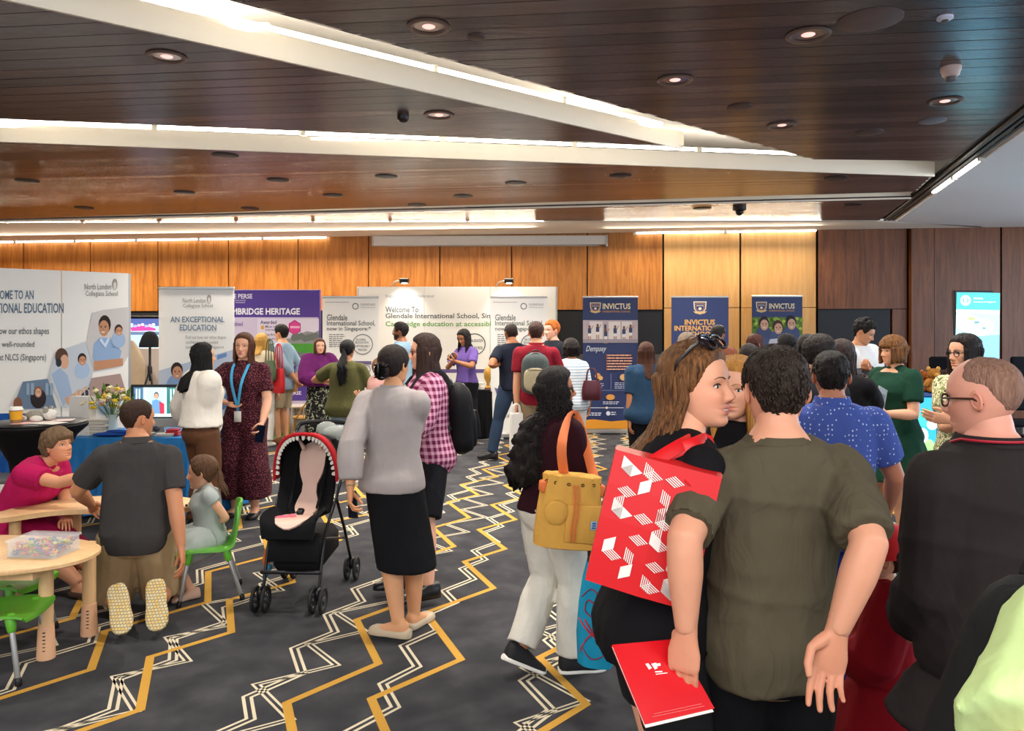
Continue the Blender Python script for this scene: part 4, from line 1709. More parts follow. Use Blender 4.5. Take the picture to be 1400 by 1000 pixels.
for i in range(3):
    mb = MB()
    t_ = .21 - .05 * i
    r_ = p.ring(t_, .028)
    mb.ell(r_[6], (.008, .008, .008), n=8, m=6)
    mb.build('button', mat('dark_button', '#1d1b1e', .4), p.root)

# --- left: behind the blue table
p = P['blouse'] = Person('woman with long black hair in a white puff-sleeve blouse and brown trousers', 275, 6.3, 1.56, 42, 'f', 1.05, ASIAN, hair=('long', dict(z=-1.35, wide=.06, a0=55, locks=24, back=.56)), haircol='#0d0b0c', head=(15, 0, 0),
                         arms={'R': dict(w=(292, 590, .0), reach=(.95, 1), hint=(.3, -1, -.2)), 'L': dict(w=(255, 580, .1), reach=(.95, 1), hint=(-.3, -1, -.2))})
p.top('blouse', fabric('ivory_satin', '#ddd8cd', .55, .05), hem=.03, sleeve=1.9, sr=1.55, ease=.018, loose=.03, cuff=.012, wr=.006)
p.trousers('trousers', fabric('brown_crepe', '#5b3d2a'), flare=.02, top=.07)
p.shoes(BLK)

M_dotd = pattern('maroon_dotted_crepe', '#32101b', 'dots', '#9a5058', 90)
p = P['lanyard'] = Person('woman in a maroon dotted jumpsuit with a blue lanyard, hand on hip', 335, 6.85, 1.64, 184, 'f', 1.08, '#d6a286', hair=('long', dict(z=-.72, wide=.02, a0=48, locks=16)), haircol='#4a2c1c', head=(-3, 0, -3),
                          arms={'R': dict(w=(311, 552, -.16), hint=(1, .2, .3), pose='relaxed', palm=(-.3, 0, 1), dir=(-.9, .5, -.2)), 'L': dict(w=(358, 580, -.05), reach=(.96, -1), hint=(-.3, -1, 0), pose='hold', palm=(.6, .3, 0))},
                          lip='#a5545a')
p.top('jumpsuit_top', M_dotd, hem=-.04, sleeve=.72, sr=1.3, ease=.012, loose=.0)
p.trousers('jumpsuit_trousers', M_dotd, u1=1.74, ease=.03, flare=.065, knee=.05)
p.shoes(BLK, low=True, name='flat_shoe')
M_lany = mat('lanyard_blue', '#3f9fd0', .6)
lan = MB()
for sg in (-1, 1):
    q = [p.w(p.spine(.302) + A(sg * .06, .03, .012)), p.w(p.spine(.275) + A(sg * .066, .105, 0)), p.w(p.spine(.2) + A(sg * .045, .178, 0)), p.w(p.spine(.1) + A(sg * .012, .165, 0)), p.w(p.spine(.055) + A(0, .15, 0))]
    lan.tube(catmull(q, 14), .012, 6, flat=.18, up=A(0, 1, 0))
o = lan.build('lanyard', M_lany, p.root)
mb = MB()
mb.rbox(p.w(p.spine(.02) + A(0, .155, 0)), (.062, .006, .095), .003)
mb.build('badge', mat('badge_white', '#cfd2cb', .4), o)

# --- visitors before the far stands
p = P['blonde_far'] = Person('blonde woman with her back turned, in a cream top and white trousers', 357, 10.9, 1.62, 8, 'f', 1., FAIR, hair=('long', dict(z=-.85, wide=.05, locks=14)), haircol='#a8803f', detail=1, head=(10, 0, 0))
p.top('cream_top', fabric('cream_knit', '#cdbfa4'), hem=-.03, sleeve=1.0)
p.trousers('trousers', fabric('white_cotton', '#d6d3cc'), flare=.02)
p.shoes(WSOLE)
p = P['shorts_man'] = Person('man in a light blue shirt and beige shorts, hands clasped behind his back', 386, 11.2, 1.74, -72, 'm', .95, ASIAN, hair=('short', dict(top=.06)), haircol='#15100e', head=(4, 0, 0),
                             arms={'L': dict(w=(404, 520, -.05), hint=(-1, -.6, 0)), 'R': dict(w=(403, 523, .12), hint=(1, -.6, 0), pose='hold')})
p.top('shirt', fabric('chambray', '#8fa9bd'), hem=-.09, sleeve=1.4, loose=.03)
p.trousers('shorts', fabric('beige_twill', '#a5967c'), u1=.92, ease=.03, knee=.03)
p.shoes(mat('tan_shoe', '#7a4c32', .6))
p = P['shawl'] = Person('woman with a purple shawl over a black dress facing the room', 436, 10.6, 1.55, 140, 'f', 1.05, '#d8a68a', hair=('long', dict(z=-.72, a0=50, locks=10)), haircol='#42241a', head=(14, 4, 0),
                        arms={'R': dict(w=(441, 522, -.2), hint=(1, 0, -.6)), 'L': dict(w=(448, 520, -.1), hint=(-1, 0, -.6))}, lip='#a04a50')
p.top('shawl', fabric('purple_shawl', '#5a1c55'), hem=.04, sleeve=1.55, sr=1.75, ease=.025, loose=.05, wr=.01)
p.skirt('skirt', pattern('floral_black', '#0e0d10', 'leaf', '#0e0d10', 14, '#8d9078'), .05, .12, .2, .19)
p.shoes(BLK)
p = P['olive_woman'] = Person('woman in an olive top and jeans with a long black wavy ponytail, back turned', 474, 8.3, 1.56, 12, 'f', 1.22, '#b47d5a', hair=('pony', dict(z=-1.75, bz=.05, wave=.07, n=40, r=.085)), haircol='#0c0a0b',
                              arms={'L': dict(w=(455, 520, .28), hint=(-1, -.3, -.4)), 'R': dict(w=(496, 545, .2), hint=(1, -.3, -.4))})
p.top('olive_top', fabric('olive_cotton', '#52502f'), hem=-.06, sleeve=.75, loose=.03, sr=1.2)
p.trousers('jeans', fabric('pale_denim', '#7f97a6'), ease=.012)
p.shoes(WSOLE)
p = P['beard'] = Person('bearded man with glasses in a grey-blue shirt, seen in profile behind the blazer woman', 549, 10.6, 1.77, -80, 'm', 1., IND, hair=('short', dict(t=.06, top=.05)), haircol='#120d0b', stubble=((.015, .01, .008), .95))
p.top('shirt', fabric('blue_grey_shirt', '#7f9bb0'), hem=-.08, sleeve=1.9)
p.trousers('trousers', fabric('dark_slacks', '#24262c'))
p.shoes(BLK)
p.glasses(mat('dark_frame', '#1a1412', .3))

# --- the pair by the stroller
p = P['blazer'] = Person('woman in a light grey blazer and long black skirt, hair in a claw clip', 537, 4.22, 1.58, 14, 'f', 1.02, '#d0996f', hair=('bun', dict(bz=-.1, by=-.46)), haircol='#1c1310', head=(16, 2, 0), detail=2,
                         arms={'L': dict(w=(479, 670, .0), reach=(.97, -1), hint=(-.25, -1, 0), pose='hold', palm=(.8, .5, 0)), 'R': dict(w=(555, 580, .36), hint=(.35, -1, -.8), pose='open')},
                         legs={'R': dict(a=(566, 858), dir=(.25, 1, 0)), 'L': dict(a=(545, 876), dir=(-.95, .1, 0))})
M_bl = fabric('grey_blazer_cloth', '#a39a98', var=.05, fold=.25)
p.top('blazer', M_bl, hem=-.035, sleeve=1.78, sr=1.2, ease=.018, loose=.004, wr=.005, neck=.317, cuff=.006)
p.collar(M_bl, h=.02, r=1.12, open_=35)
p.skirt('skirt', fabric('black_skirt_cloth', '#131316', var=.05), .02, .36, .165, .15)
p.shoes(mat('champagne_flat', '#b8a68c', .5), low=True, name='flat_shoe')
p.band('L', mat('wrist_beads', '#8a6a4a', .4), u=1.9, r=.024)
mb = MB()
for i in range(6):
    for sg in (-1, 1):
        a = -.5 + i * .2
        mb.tube([p.hw((sg * .03, -.62, -.1 + .28 * a)), p.hw((sg * .1, -.66, -.1 + .3 * a)), p.hw((sg * .17, -.6, -.1 + .34 * a)), p.hw((sg * .2, -.5, -.1 + .36 * a))], [.026 * p.hs, .02 * p.hs, .01 * p.hs], 6)
mb.tube([p.hw((0, -.64, .07)), p.hw((0, -.66, -.1)), p.hw((0, -.64, -.28))], .035 * p.hs, 8)
mb.build('claw_clip', mat('black_acrylic', '#08080a', .15), p.root)

M_plaid = pattern('pink_plaid', '#6b1a44', 'plaid', '#d8a0b8', 150)
p = P['plaid'] = Person('woman with glasses in a pink plaid shirt and black backpack, facing left', 585, 4.95, 1.64, 252, 'f', 1.1, '#d8a487', hair=('long', dict(z=-1.05, wide=.05, a0=50, locks=30)), haircol='#2a1a15', head=(2, -2, 0), detail=2,
                        arms={'R': dict(w=(512, 552, .1), hint=(.6, -.2, -1), pose='open', palm=(0, .2, 1)), 'L': dict(w=(545, 545, -.18), hint=(-.6, -.4, -.8), pose='hold')},
                        legs={'R': dict(a=(548, 815)), 'L': dict(a=(585, 829))}, smile=.4)
p.top('plaid_shirt', M_plaid, hem=-.09, sleeve=1.45, loose=.02, sr=1.25, ease=.018, wr=.006)
p.trousers('shorts', fabric('dark_shorts', '#17171b'), u1=1.0, ease=.02, knee=.02)
p.shoes(BLK)
p.glasses(mat('brown_frame', '#5a2a20', .3), w=.1)
p = P['baby'] = Person('baby in a pink top carried by the plaid woman', 521, 5.0, .68, 40, 'f', 1.3, '#e0ab92', hip=1.13, headk=1.75, hair=('short', dict(t=.012, rough=.004, top=0)), haircol='#6a4a35', detail=1,
                       arms={'R': dict(loc=1, w=(.09, .12, 1.22)), 'L': dict(loc=1, w=(-.09, .12, 1.22))}, legs={'R': dict(loc=1, a=(.1, .12, .9)), 'L': dict(loc=1, a=(-.1, .12, .9))})
p.top('baby_top', fabric('blush_cotton', '#dba69c'), hem=-.05, sleeve=1.9, sr=1.3)
p.trousers('leggings', fabric('blush_cotton', '#dba69c'))

# --- before the big white stand
p = P['purple'] = Person('young woman in a purple polo and wide black trousers reading her phone', 638, 11.2, 1.68, 222, 'f', .95, '#a8714e', hair=('long', dict(z=-1.1, wide=.05, a0=52, locks=14, wave=.012)), haircol='#120d0d', head=(0, -24, 0),
                         arms={'R': dict(w=(620, 492, -.12), hint=(1, -.3, -.7), pose='hold', palm=(0, .1, 1)), 'L': dict(w=(622, 494, -.32), hint=(-1, -.3, -.7), pose='hold', palm=(0, 0, 1))})
p.top('polo_shirt', fabric('violet_pique', '#6a5296'), hem=-.0, sleeve=.75, sr=1.15)
p.trousers('wide_trousers', fabric('black_crepe', '#121216'), ease=.03, flare=.07, knee=.05, top=.07)
p.shoes(mat('white_sneaker', '#e6e4e0', .6), WSOLE, name='sneaker')
p = P['navy'] = Person('man in a navy polo and jeans stepping left with his palm raised', 702, 9.75, 1.76, -28, 'm', 1.0, '#96613f', hair=('short', dict(t=.022, rough=.006, top=0)), haircol='#1c1310', head=(10, -2, 0), lean=4,
                       arms={'L': dict(w=(683, 498, -.05), hint=(-.5, -.4, -1), pose='open', palm=(.3, 0, 1)), 'R': dict(w=(716, 540, .2), hint=(1, -.5, -.3))},
                       legs={'L': dict(a=(672, 630), dir=(-.7, .7, 0)), 'R': dict(a=(715, 618))})
p.top('polo_shirt', fabric('navy_pique', '#171b28'), hem=-.02, sleeve=.7, sr=1.1)
p.trousers('jeans', fabric('dark_denim', '#2b3a4f'), ease=.014)
p.shoes(BLK)
p = P['redshirt'] = Person('man in a dark red shirt wearing a grey and beige backpack', 733, 8.6, 1.76, 4, 'm', 1.0, '#d39b7a', hair=('short', dict(t=.035, top=.03)), haircol='#33201a',
                           arms={'L': dict(w=(706, 553, .0), reach=(.97, -1), hint=(-.4, -1, 0), pose='grip'), 'R': dict(w=(762, 545, .15), hint=(1, -.5, 0))})
p.top('shirt', fabric('dark_red_jersey', '#7d1a28'), hem=-.06, sleeve=.72, sr=1.15)
p.collar(fabric('dark_red_jersey', '#7d1a28'), h=.03)
p.trousers('trousers', fabric('khaki_chino', '#8d7b60'), ease=.018)
p.shoes(mat('tan_shoe', '#7a4c32', .6))
p = P['ginger'] = Person('ginger-haired man in a dark suit facing the visitors', 756, 10.2, 1.79, 235, 'm', 1.0, '#e0a88e', hair=('short', dict(t=.05, top=.06)), haircol='#a85a22')
p.top('suit_jacket', fabric('dark_suit_wool', '#22252d'), hem=-.08, sleeve=1.9, sr=1.1)
p.trousers('suit_trousers', fabric('dark_suit_wool', '#22252d'))
p.shoes(BLK)
p = P['striped'] = Person('woman with dark curly bob in a pale striped top and white trousers, back turned', 781, 8.9, 1.56, -6, 'f', 1.05, '#c78f6d', hair=('curly', dict(z=-.42, t=.1, wave=.03, locks=60, lw=.04, lr=.035)), haircol='#17100f', head=(-10, 0, 0))
p.top('striped_top', pattern('blue_stripes', '#d8dde0', 'stripes', '#9db4c6', 190), hem=-.06, sleeve=.9, loose=.03)
p.trousers('trousers', fabric('white_cotton', '#d6d3cc'), ease=.02)
p.shoes(WSOLE)
p = P['blue_shirt'] = Person('woman in a teal blue shirt with long straight brown hair, back turned', 884, 7.9, 1.54, -4, 'f', 1.28, '#b0774f', hair=('long', dict(z=-1.25, wide=.1, locks=30, a0=50)), haircol='#3d2217', head=(0, 0, 0),
                             arms={'L': dict(w=(861, 588, .0), reach=(.97, -1), hint=(-.4, -1, 0)), 'R': dict(w=(910, 588, .0), reach=(.97, 1), hint=(.4, -1, 0))})
p.top('shirt', fabric('teal_shirt', '#27405a'), hem=-.09, sleeve=.85, loose=.03, sr=1.2)
p.trousers('trousers', fabric('black_crepe', '#121216'))
p.shoes(BLK)
p.band('L', mat('maroon_band', '#5a1a28', .5), u=1.92, r=.03)

# --- woman with the yellow bag
p = P['curly'] = Person('woman with very long curly black hair, maroon top and white trousers walking right', 752, 3.78, 1.475, 52, 'f', 1.08, '#a36a47', hair=('curly', dict(z=-2.25, wide=.26, t=.09, wave=.05, locks=260, lw=.085, lr=.034, freq=24, nr=26, back=.56, ragged=.08, a0=60)), haircol='#15100f',
                        head=(36, 2, 0), detail=2, smile=.9, mouth_open=True, lean=3,
                        arms={'R': dict(w=(812, 712, .0), reach=(.97, 1), hint=(.3, -1, 0), pose='grip'), 'L': dict(w=(735, 690, .25), hint=(-1, -.7, 0))},
                        legs={'R': dict(a=(783, 917), dir=(.55, 1, 0)), 'L': dict(a=(712, 921), dir=(.3, .85, -.45), up=.05, upv=(0, .45, .9))})
p.top('maroon_top', fabric('maroon_knit', '#2d1019'), hem=-.01, sleeve=1.35, sr=1.12, ease=.012, loose=.004)
p.trousers('trousers', fabric('white_cotton2', '#d9d4c8', fold=.5), ease=.02, flare=.014, top=.05, wr=.006)
p.shoes(mat('black_knit', '#17161a', .7), WSOLE, name='sneaker')
p.glasses(mat('black_frame', '#0c0b0c', .3), w=.1, h=.07)

# --- foreground group
p = P['laugh'] = Person('smiling woman in a black tee with sunglasses pushed up in long brown hair', 897, 2.08, 1.64, 82, 'f', 1.08, '#dda284', hair=('long', dict(z=-1.5, wide=.1, a0=84, locks=90, lw=.02, lr=.026, t=.055, dxy=(.22, -.22), mat=hair_mat('hair_ombre', '#2f1a10', '#8a5c34'))), haircol='#35201a',
                        head=(46, 2, 0), detail=2, headk=1.02, lean=9, smile=1., mouth_open=True, lip='#b0585a', eye=(.05, .025, .012),
                        arms={'R': dict(w=(930, 760, .0), reach=(.95, 1), hint=(.2, -1, -.2), pose='hold'), 'L': dict(w=(985, 700, .35), hint=(-.8, -.6, 0))})
p.top('black_tee', fabric('black_jersey', '#121114', var=.05), hem=-.05, sleeve=.62, sr=1.2, ease=.014)
p.trousers('denim_shorts', fabric('black_denim', '#1a1a1c', var=.2), u1=.62, ease=.02)
p.shoes(WSOLE, name='sneaker')
p.glasses(mat('dark_shell', '#181214', .2), .02, .14, .11, mat('shade_lens', '#2a2026', .1), z=.12, fwd=.44, up=.18, tilt=42, name='sunglasses')
p = P['blond_near'] = Person('blonde woman half hidden behind the man in the olive tee', 1010, 2.75, 1.57, 215, 'f', 1., '#dba387', hair=('long', dict(z=-.95, wide=.03, a0=48, locks=50)), haircol='#a06f35', head=(0, -4, 0), detail=2)
p.top('black_top', fabric('black_jersey', '#121114'), hem=-.05, sleeve=.6)
p.trousers('trousers', fabric('black_crepe', '#121216'))
p.shoes(BLK)

p = P['olive_man'] = Person('man in an olive tee and black trousers with a red folder', 1050, 1.97, 1.62, -2, 'm', .93, '#cf967a', hair=('short', dict(t=.035, rough=.016, top=.03, tufts=600)), haircol='#241a15', head=(6, -3, 0), detail=2, face=True, side=3.5, shoulders=1.0, armk=.9,
                            arms={'L': dict(w=(938, 866, -.2), hint=(-.5, -.8, 0), pose='pinch', palm=(.5, .75, 0), dir=(-.12, .1, -1)), 'R': dict(w=(1143, 868, -.24), hint=(.1, -1, 0), pose='relaxed', palm=(-.15, -1, .1), dir=(-.2, -.1, -1))})
p.top('olive_tee', fabric('olive_jersey', '#4f4839', var=.07, fold=.5, fs=12), hem=-.055, sleeve=.9, sr=1.2, ease=.014, loose=.016, wr=.012, neck=.317)
p.collar(fabric('olive_jersey', '#4f4839'), h=.012, r=1.0, t=.315, name='neckband')
p.trousers('black_trousers', fabric('black_chino', '#0d0d10', var=.05), ease=.014)
p.shoes(BLK)

M_bp = pattern('blue_dashed_pique', '#3b4e94', 'marks', '#a9b4d6', 62)
p = P['blue_polo'] = Person('man in a blue polo with small white marks, back turned', 1138, 3.35, 1.57, 8, 'm', 1.0, '#a86f55', hair=('short', dict(t=.035, top=.02, tufts=260)), haircol='#120d0c', head=(8, 0, 0), detail=2,
                            arms={'R': dict(w=(1217, 690, .0), reach=(.96, 1), hint=(.3, -1, 0), pose='relaxed', palm=(-.9, .3, 0)), 'L': dict(w=(1070, 690, .1), hint=(-1, -.3, 0))})
p.top('polo_shirt', M_bp, hem=-.07, sleeve=.66, sr=1.2, ease=.016, loose=.015)
o = p.collar(M_bp, h=.036, t=.313)
mb = MB()
q = [p.w(p.spine(.309) + A(math.cos(a) * .083, math.sin(a) * .07, .004)) for a in np.linspace(0, 6.28, 25)]
mb.tube(q, .005, 6, rnd=False)
mb.build('white_piping', mat('white_piping', '#d8dcea', .6), p.root)
p.trousers('trousers', fabric('blue_jeans', '#2c3f8a'), ease=.014)
p.shoes(BLK)
p = P['profile_man'] = Person('man with swept-back dark hair looking right behind the blue polo', 1118, 4.6, 1.63, 72, 'm', 1., '#a0664a', hair=('short', dict(t=.05, top=.05, tufts=200)), haircol='#17110f')
p.top('dark_shirt', fabric('dark_slate_shirt', '#25272e'), hem=-.06, sleeve=.7)
p.trousers('trousers', fabric('dark_slacks', '#24262c'))
p.shoes(BLK)
p = P['black_top'] = Person('woman with long dark hair in a black tee turned away to the right', 1150, 5.2, 1.6, 40, 'f', 1.1, '#bd8563', hair=('long', dict(z=-1.1, wide=.03, a0=58, locks=24)), haircol='#211512',
                            arms={'R': dict(w=(1180, 560, .3), hint=(1, -.3, -.6))})
p.top('black_tee', fabric('black_jersey', '#121114'), hem=-.05, sleeve=.8, sr=1.2)
p.trousers('trousers', fabric('dark_slacks', '#24262c'))
p.shoes(BLK)
p = P['white_tee'] = Person('young man in an oversized white tee reading a dark leaflet', 1174, 7.9, 1.77, 150, 'm', 1., '#c18a66', hair=('short', dict(t=.08, top=.06, rough=.03)), haircol='#0f0c0c', head=(-22, -26, 0),
                            arms={'L': dict(w=(1186, 508, -.22), hint=(-1, -.3, -.6), pose='hold', palm=(0, 0, 1)), 'R': dict(w=(1162, 515, -.2), hint=(1, -.3, -.6), pose='hold', palm=(0, 0, 1))})
p.top('white_tee', fabric('white_jersey', '#d8d6d2', var=.04), hem=-.1, sleeve=.9, sr=1.5, loose=.045, ease=.025, wr=.008)
p.trousers('trousers', fabric('dark_slacks', '#24262c'))
p.shoes(WSOLE)
p = P['green_dress'] = Person('woman in a dark green belted dress holding a grey booklet', 1224, 6.0, 1.62, 252, 'f', 1.22, '#d6a080', hair=('bob', dict(z=-.44, t=.07, a0=46, wide=.04, locks=20, line=lambda a: np.interp(np.degrees(a), [0, 40, 60, 80, 180], [.1, .1, .0, -.1, -.34]), mat=hair_mat('hair_bob', '#2a1810', '#8a5a2a'))), haircol='#2a1810', head=(8, -4, 0), detail=2,
                              arms={'R': dict(w=(1188, 552, .0), hint=(.4, -.4, -1), pose='open', palm=(0, .3, 1), dir=(.5, .8, .35)), 'L': dict(w=(1210, 566, -.28), hint=(-.3, -1, -.7), pose='hold', palm=(.6, .5, .5))})
p.top('green_dress', fabric('bottle_green_crepe', '#16382a', var=.08), hem=-.02, sleeve=.66, sr=1.25, ease=.012, loose=.0, lower=(.50, .30, .27, 14, .05), neck=.285)
p.shoes(BLK, low=True, name='sandal')
p.band('R', mat('silver_band', '#c9c4bc', .3, .6), u=1.88, r=.026)
M_leaf = pattern('leaf_print', '#5d6638', 'leaf', '#d8cfae', 22, '#6d7440')
p = P['leaf_dress'] = Person('woman with dark hair and glasses in a green leaf-print dress, arms folded', 1322, 4.75, 1.64, 248, 'f', 1.1, '#cf9b7c', hair=('long', dict(z=-.6, a0=50, locks=16)), haircol='#17100f', head=(12, -2, 0), detail=1,
                             arms={'L': dict(w=(1297, 575, -.25), hint=(-.8, -.5, -.6), palm=(0, -1, 0)), 'R': dict(w=(1318, 578, -.2), hint=(.8, -.3, -.8), palm=(0, -1, 0))})
p.top('leaf_dress', M_leaf, hem=-.02, sleeve=.6, sr=1.2, lower=(.45, .26, .24, 10, .04))
p.shoes(BLK)
p.glasses(mat('black_frame', '#0c0b0c', .3), w=.1)

p = P['suit'] = Person('balding man in a long black coat with a thin red cord, back turned', 1356, 1.98, 1.60, -16, 'm', 1.0, '#cf9480', hair=('short', dict(t=.006, rough=.003, top=0, line=lambda a: np.interp(np.degrees(a), [0, 60, 75, 95, 108, 120, 145, 180], [.6, .5, .2, .16, .12, -.02, -.17, -.2]), mat=hair_mat('hair_cropped', '#6b4d40', '#94705f', .7))), haircol='#4a342a', head=(-26, -5, 0), detail=2, shoulders=1.0,
                       arms={'L': dict(w=(1246, 850, .0), reach=(.93, 1), hint=(-.5, -.8, -.1), pose='hold'), 'R': dict(w=(1450, 840, .05), hint=(1, -.3, 0))})
M_coat = fabric('black_coat_wool', '#262121', var=.08, fold=.5, fs=7)
p.top('black_coat', M_coat, hem=-.03, sleeve=1.9, sr=1.14, ease=.024, loose=.02, lower=(.66, .27, .22), wr=.008, neck=.317, cuff=.01)
p.collar(M_coat, h=.034, r=1.12, open_=20)
p.trousers('trousers', fabric('black_chino', '#0d0d10'))
p.shoes(BLK)
p.glasses(mat('tortoise_frame', '#3a241c', .3), .014)
mb = MB()
q = [p.w(p.spine(.32) + A(math.cos(a) * .1, math.sin(a) * .09, .012 - .03 * max(0, math.sin(a)))) for a in np.linspace(0, 6.28, 29)]
mb.tube(q, .0035, 6, rnd=False)
mb.build('red_cord', mat('red_cord', '#a31a2e', .5), p.root)

p = P['child'] = Person('child in a red cap and dark red robe reaching up beside the black coat', 1207, 2.55, .98, 285, 'm', 1.15, '#d5a184', headk=1.4, hair='short', haircol='#2a1a14', detail=2, head=(0, 0, 0),
                        arms={'R': dict(w=(1252, 826, .1), hint=(1, 0, -.5)), 'L': dict(w=(1170, 900, 0), hint=(-1, 0, -.5))})
p.top('red_robe', fabric('dark_red_robe', '#8f1420', var=.12), hem=.0, sleeve=1.95, sr=1.45, ease=.02, loose=.01, lower=(.2, .2, .18, 8, .05), cuff=.012)
p.shoes(BLK)
mb = MB()
hs = p.hs
ax = p.R @ A(0, 1, 0)
mb.lathe(p.hw((0, -.02, .12)), [(.40 * hs, -.02), (.43 * hs, .1 * hs), (.42 * hs, .3 * hs), (.34 * hs, .42 * hs), (.18 * hs, .49 * hs), (.02, .5 * hs)], 28)
o = mb.build('cap', mat('red_felt', '#c01018', .8), p.root)
mb = MB()
mb.ell(p.hw((0, .42, .12)), (.3 * hs, .26 * hs, .035 * hs), p.Rh, 20, 8)
mb.build('peak', mat('red_felt', '#c01018', .8), o)
mb = MB()
mb.ell(p.hw((.28, .14, .4)), (.13 * hs, .12 * hs, .13 * hs), None, 14, 8)
mb.build('white_patch', mat('white_felt', '#d8d0cc', .8), o)

p = P['lime'] = Person('person in a pale lime tee at the lower right corner with a black backpack', 1655, 1.0, 1.55, 5, 'm', 1.0, '#d9a081', hair='short', haircol='#241a15', detail=2,
                       arms={'L': dict(w=(1295, 1240, -.05), hint=(-.6, -1, 0))})
p.top('lime_tee', fabric('lime_jersey', '#bcd493', var=.04, fold=.5, fs=6), hem=-.06, sleeve=.8, sr=1.5, ease=.018, wr=.01)
p.trousers('trousers', fabric('dark_slacks', '#24262c'))
p.shoes(BLK)

# --- visitors half hidden before the navy banners
for key, lb, px, Y, H, hd, sex, hr, hc, sk, tc, hy in (
        ('grey_lady', 'older woman with wavy grey hair in a white top before the navy banners', 938, 9.0, 1.63, 140, 'f', ('bob', dict(z=-.3, t=.09, a0=55, wave=.02, locks=24, lw=.03)), '#6f6154', FAIR, '#d6d0c8', 0),
        ('far_dark', 'man with cropped dark hair, back turned, before the navy banner with gold words', 981, 9.6, 1.73, 30, 'm', ('short', dict(t=.03)), '#161110', '#b07a58', '#7c4a38', 0),
        ('far_brown', 'woman with reddish brown hair just right of the pale door joint', 1031, 8.8, 1.62, 60, 'f', ('long', dict(z=-.7, locks=10)), '#3a1c14', ASIAN, '#3b3436', 0),
        ('far_band', 'dark-haired woman with a black hairband behind the blonde woman', 1024, 6.4, 1.55, 20, 'f', ('long', dict(z=-.8, locks=10)), '#1a1413', TAN, '#4d4a48', 0),
        ('far_pony', 'woman with a smooth black ponytail before the third navy banner', 1077, 7.6, 1.63, -30, 'f', ('pony', dict(z=-.8, bz=.1, n=12)), '#0c0b0c', ASIAN, '#7d7468', 0),
        ('far_bob', 'person with a rounded black bob right of the ponytail woman', 1104, 7.0, 1.62, 10, 'f', ('bob', dict(z=-.4, t=.07, locks=8)), '#0d0c0d', ASIAN, '#2a2a30', 0)):
    p = P[key] = Person(lb, px, Y, H, hd, sex, 1., sk, hair=hr, haircol=hc, detail=0 if key != 'grey_lady' else 1)
    p.top('top', fabric('cloth_' + tc[1:], tc), hem=-.06, sleeve=.9)
    p.trousers('trousers', fabric('dark_slacks', '#24262c'))
    p.shoes(BLK)
p = P['far_band']
mb = MB()
mb.tube([p.hw((.37 * math.cos(a), -.02, .02 + .5 * math.sin(a))) for a in np.linspace(0, math.pi, 13)], .03 * p.hs, 6)
mb.build('hairband', mat('black_acrylic', '#08080a', .15), p.root)

people_flush()
# ------------------------------------------------------------------ printed boards and banners
def text_mesh(body, bold=0.0, shear=0.0):
    cu = D.curves.new('txt', 'FONT')
    cu.body = body
    cu.size = 1
    cu.offset = bold
    cu.shear = shear
    cu.resolution_u = 2
    o = D.objects.new('txt', cu)
    me = o.to_mesh()
    V = np.array([v.co[:] for v in me.vertices])
    Fc = [tuple(p.vertices) for p in me.polygons]
    o.to_mesh_clear()
    D.objects.remove(o)
    D.curves.remove(cu)
    return V, Fc


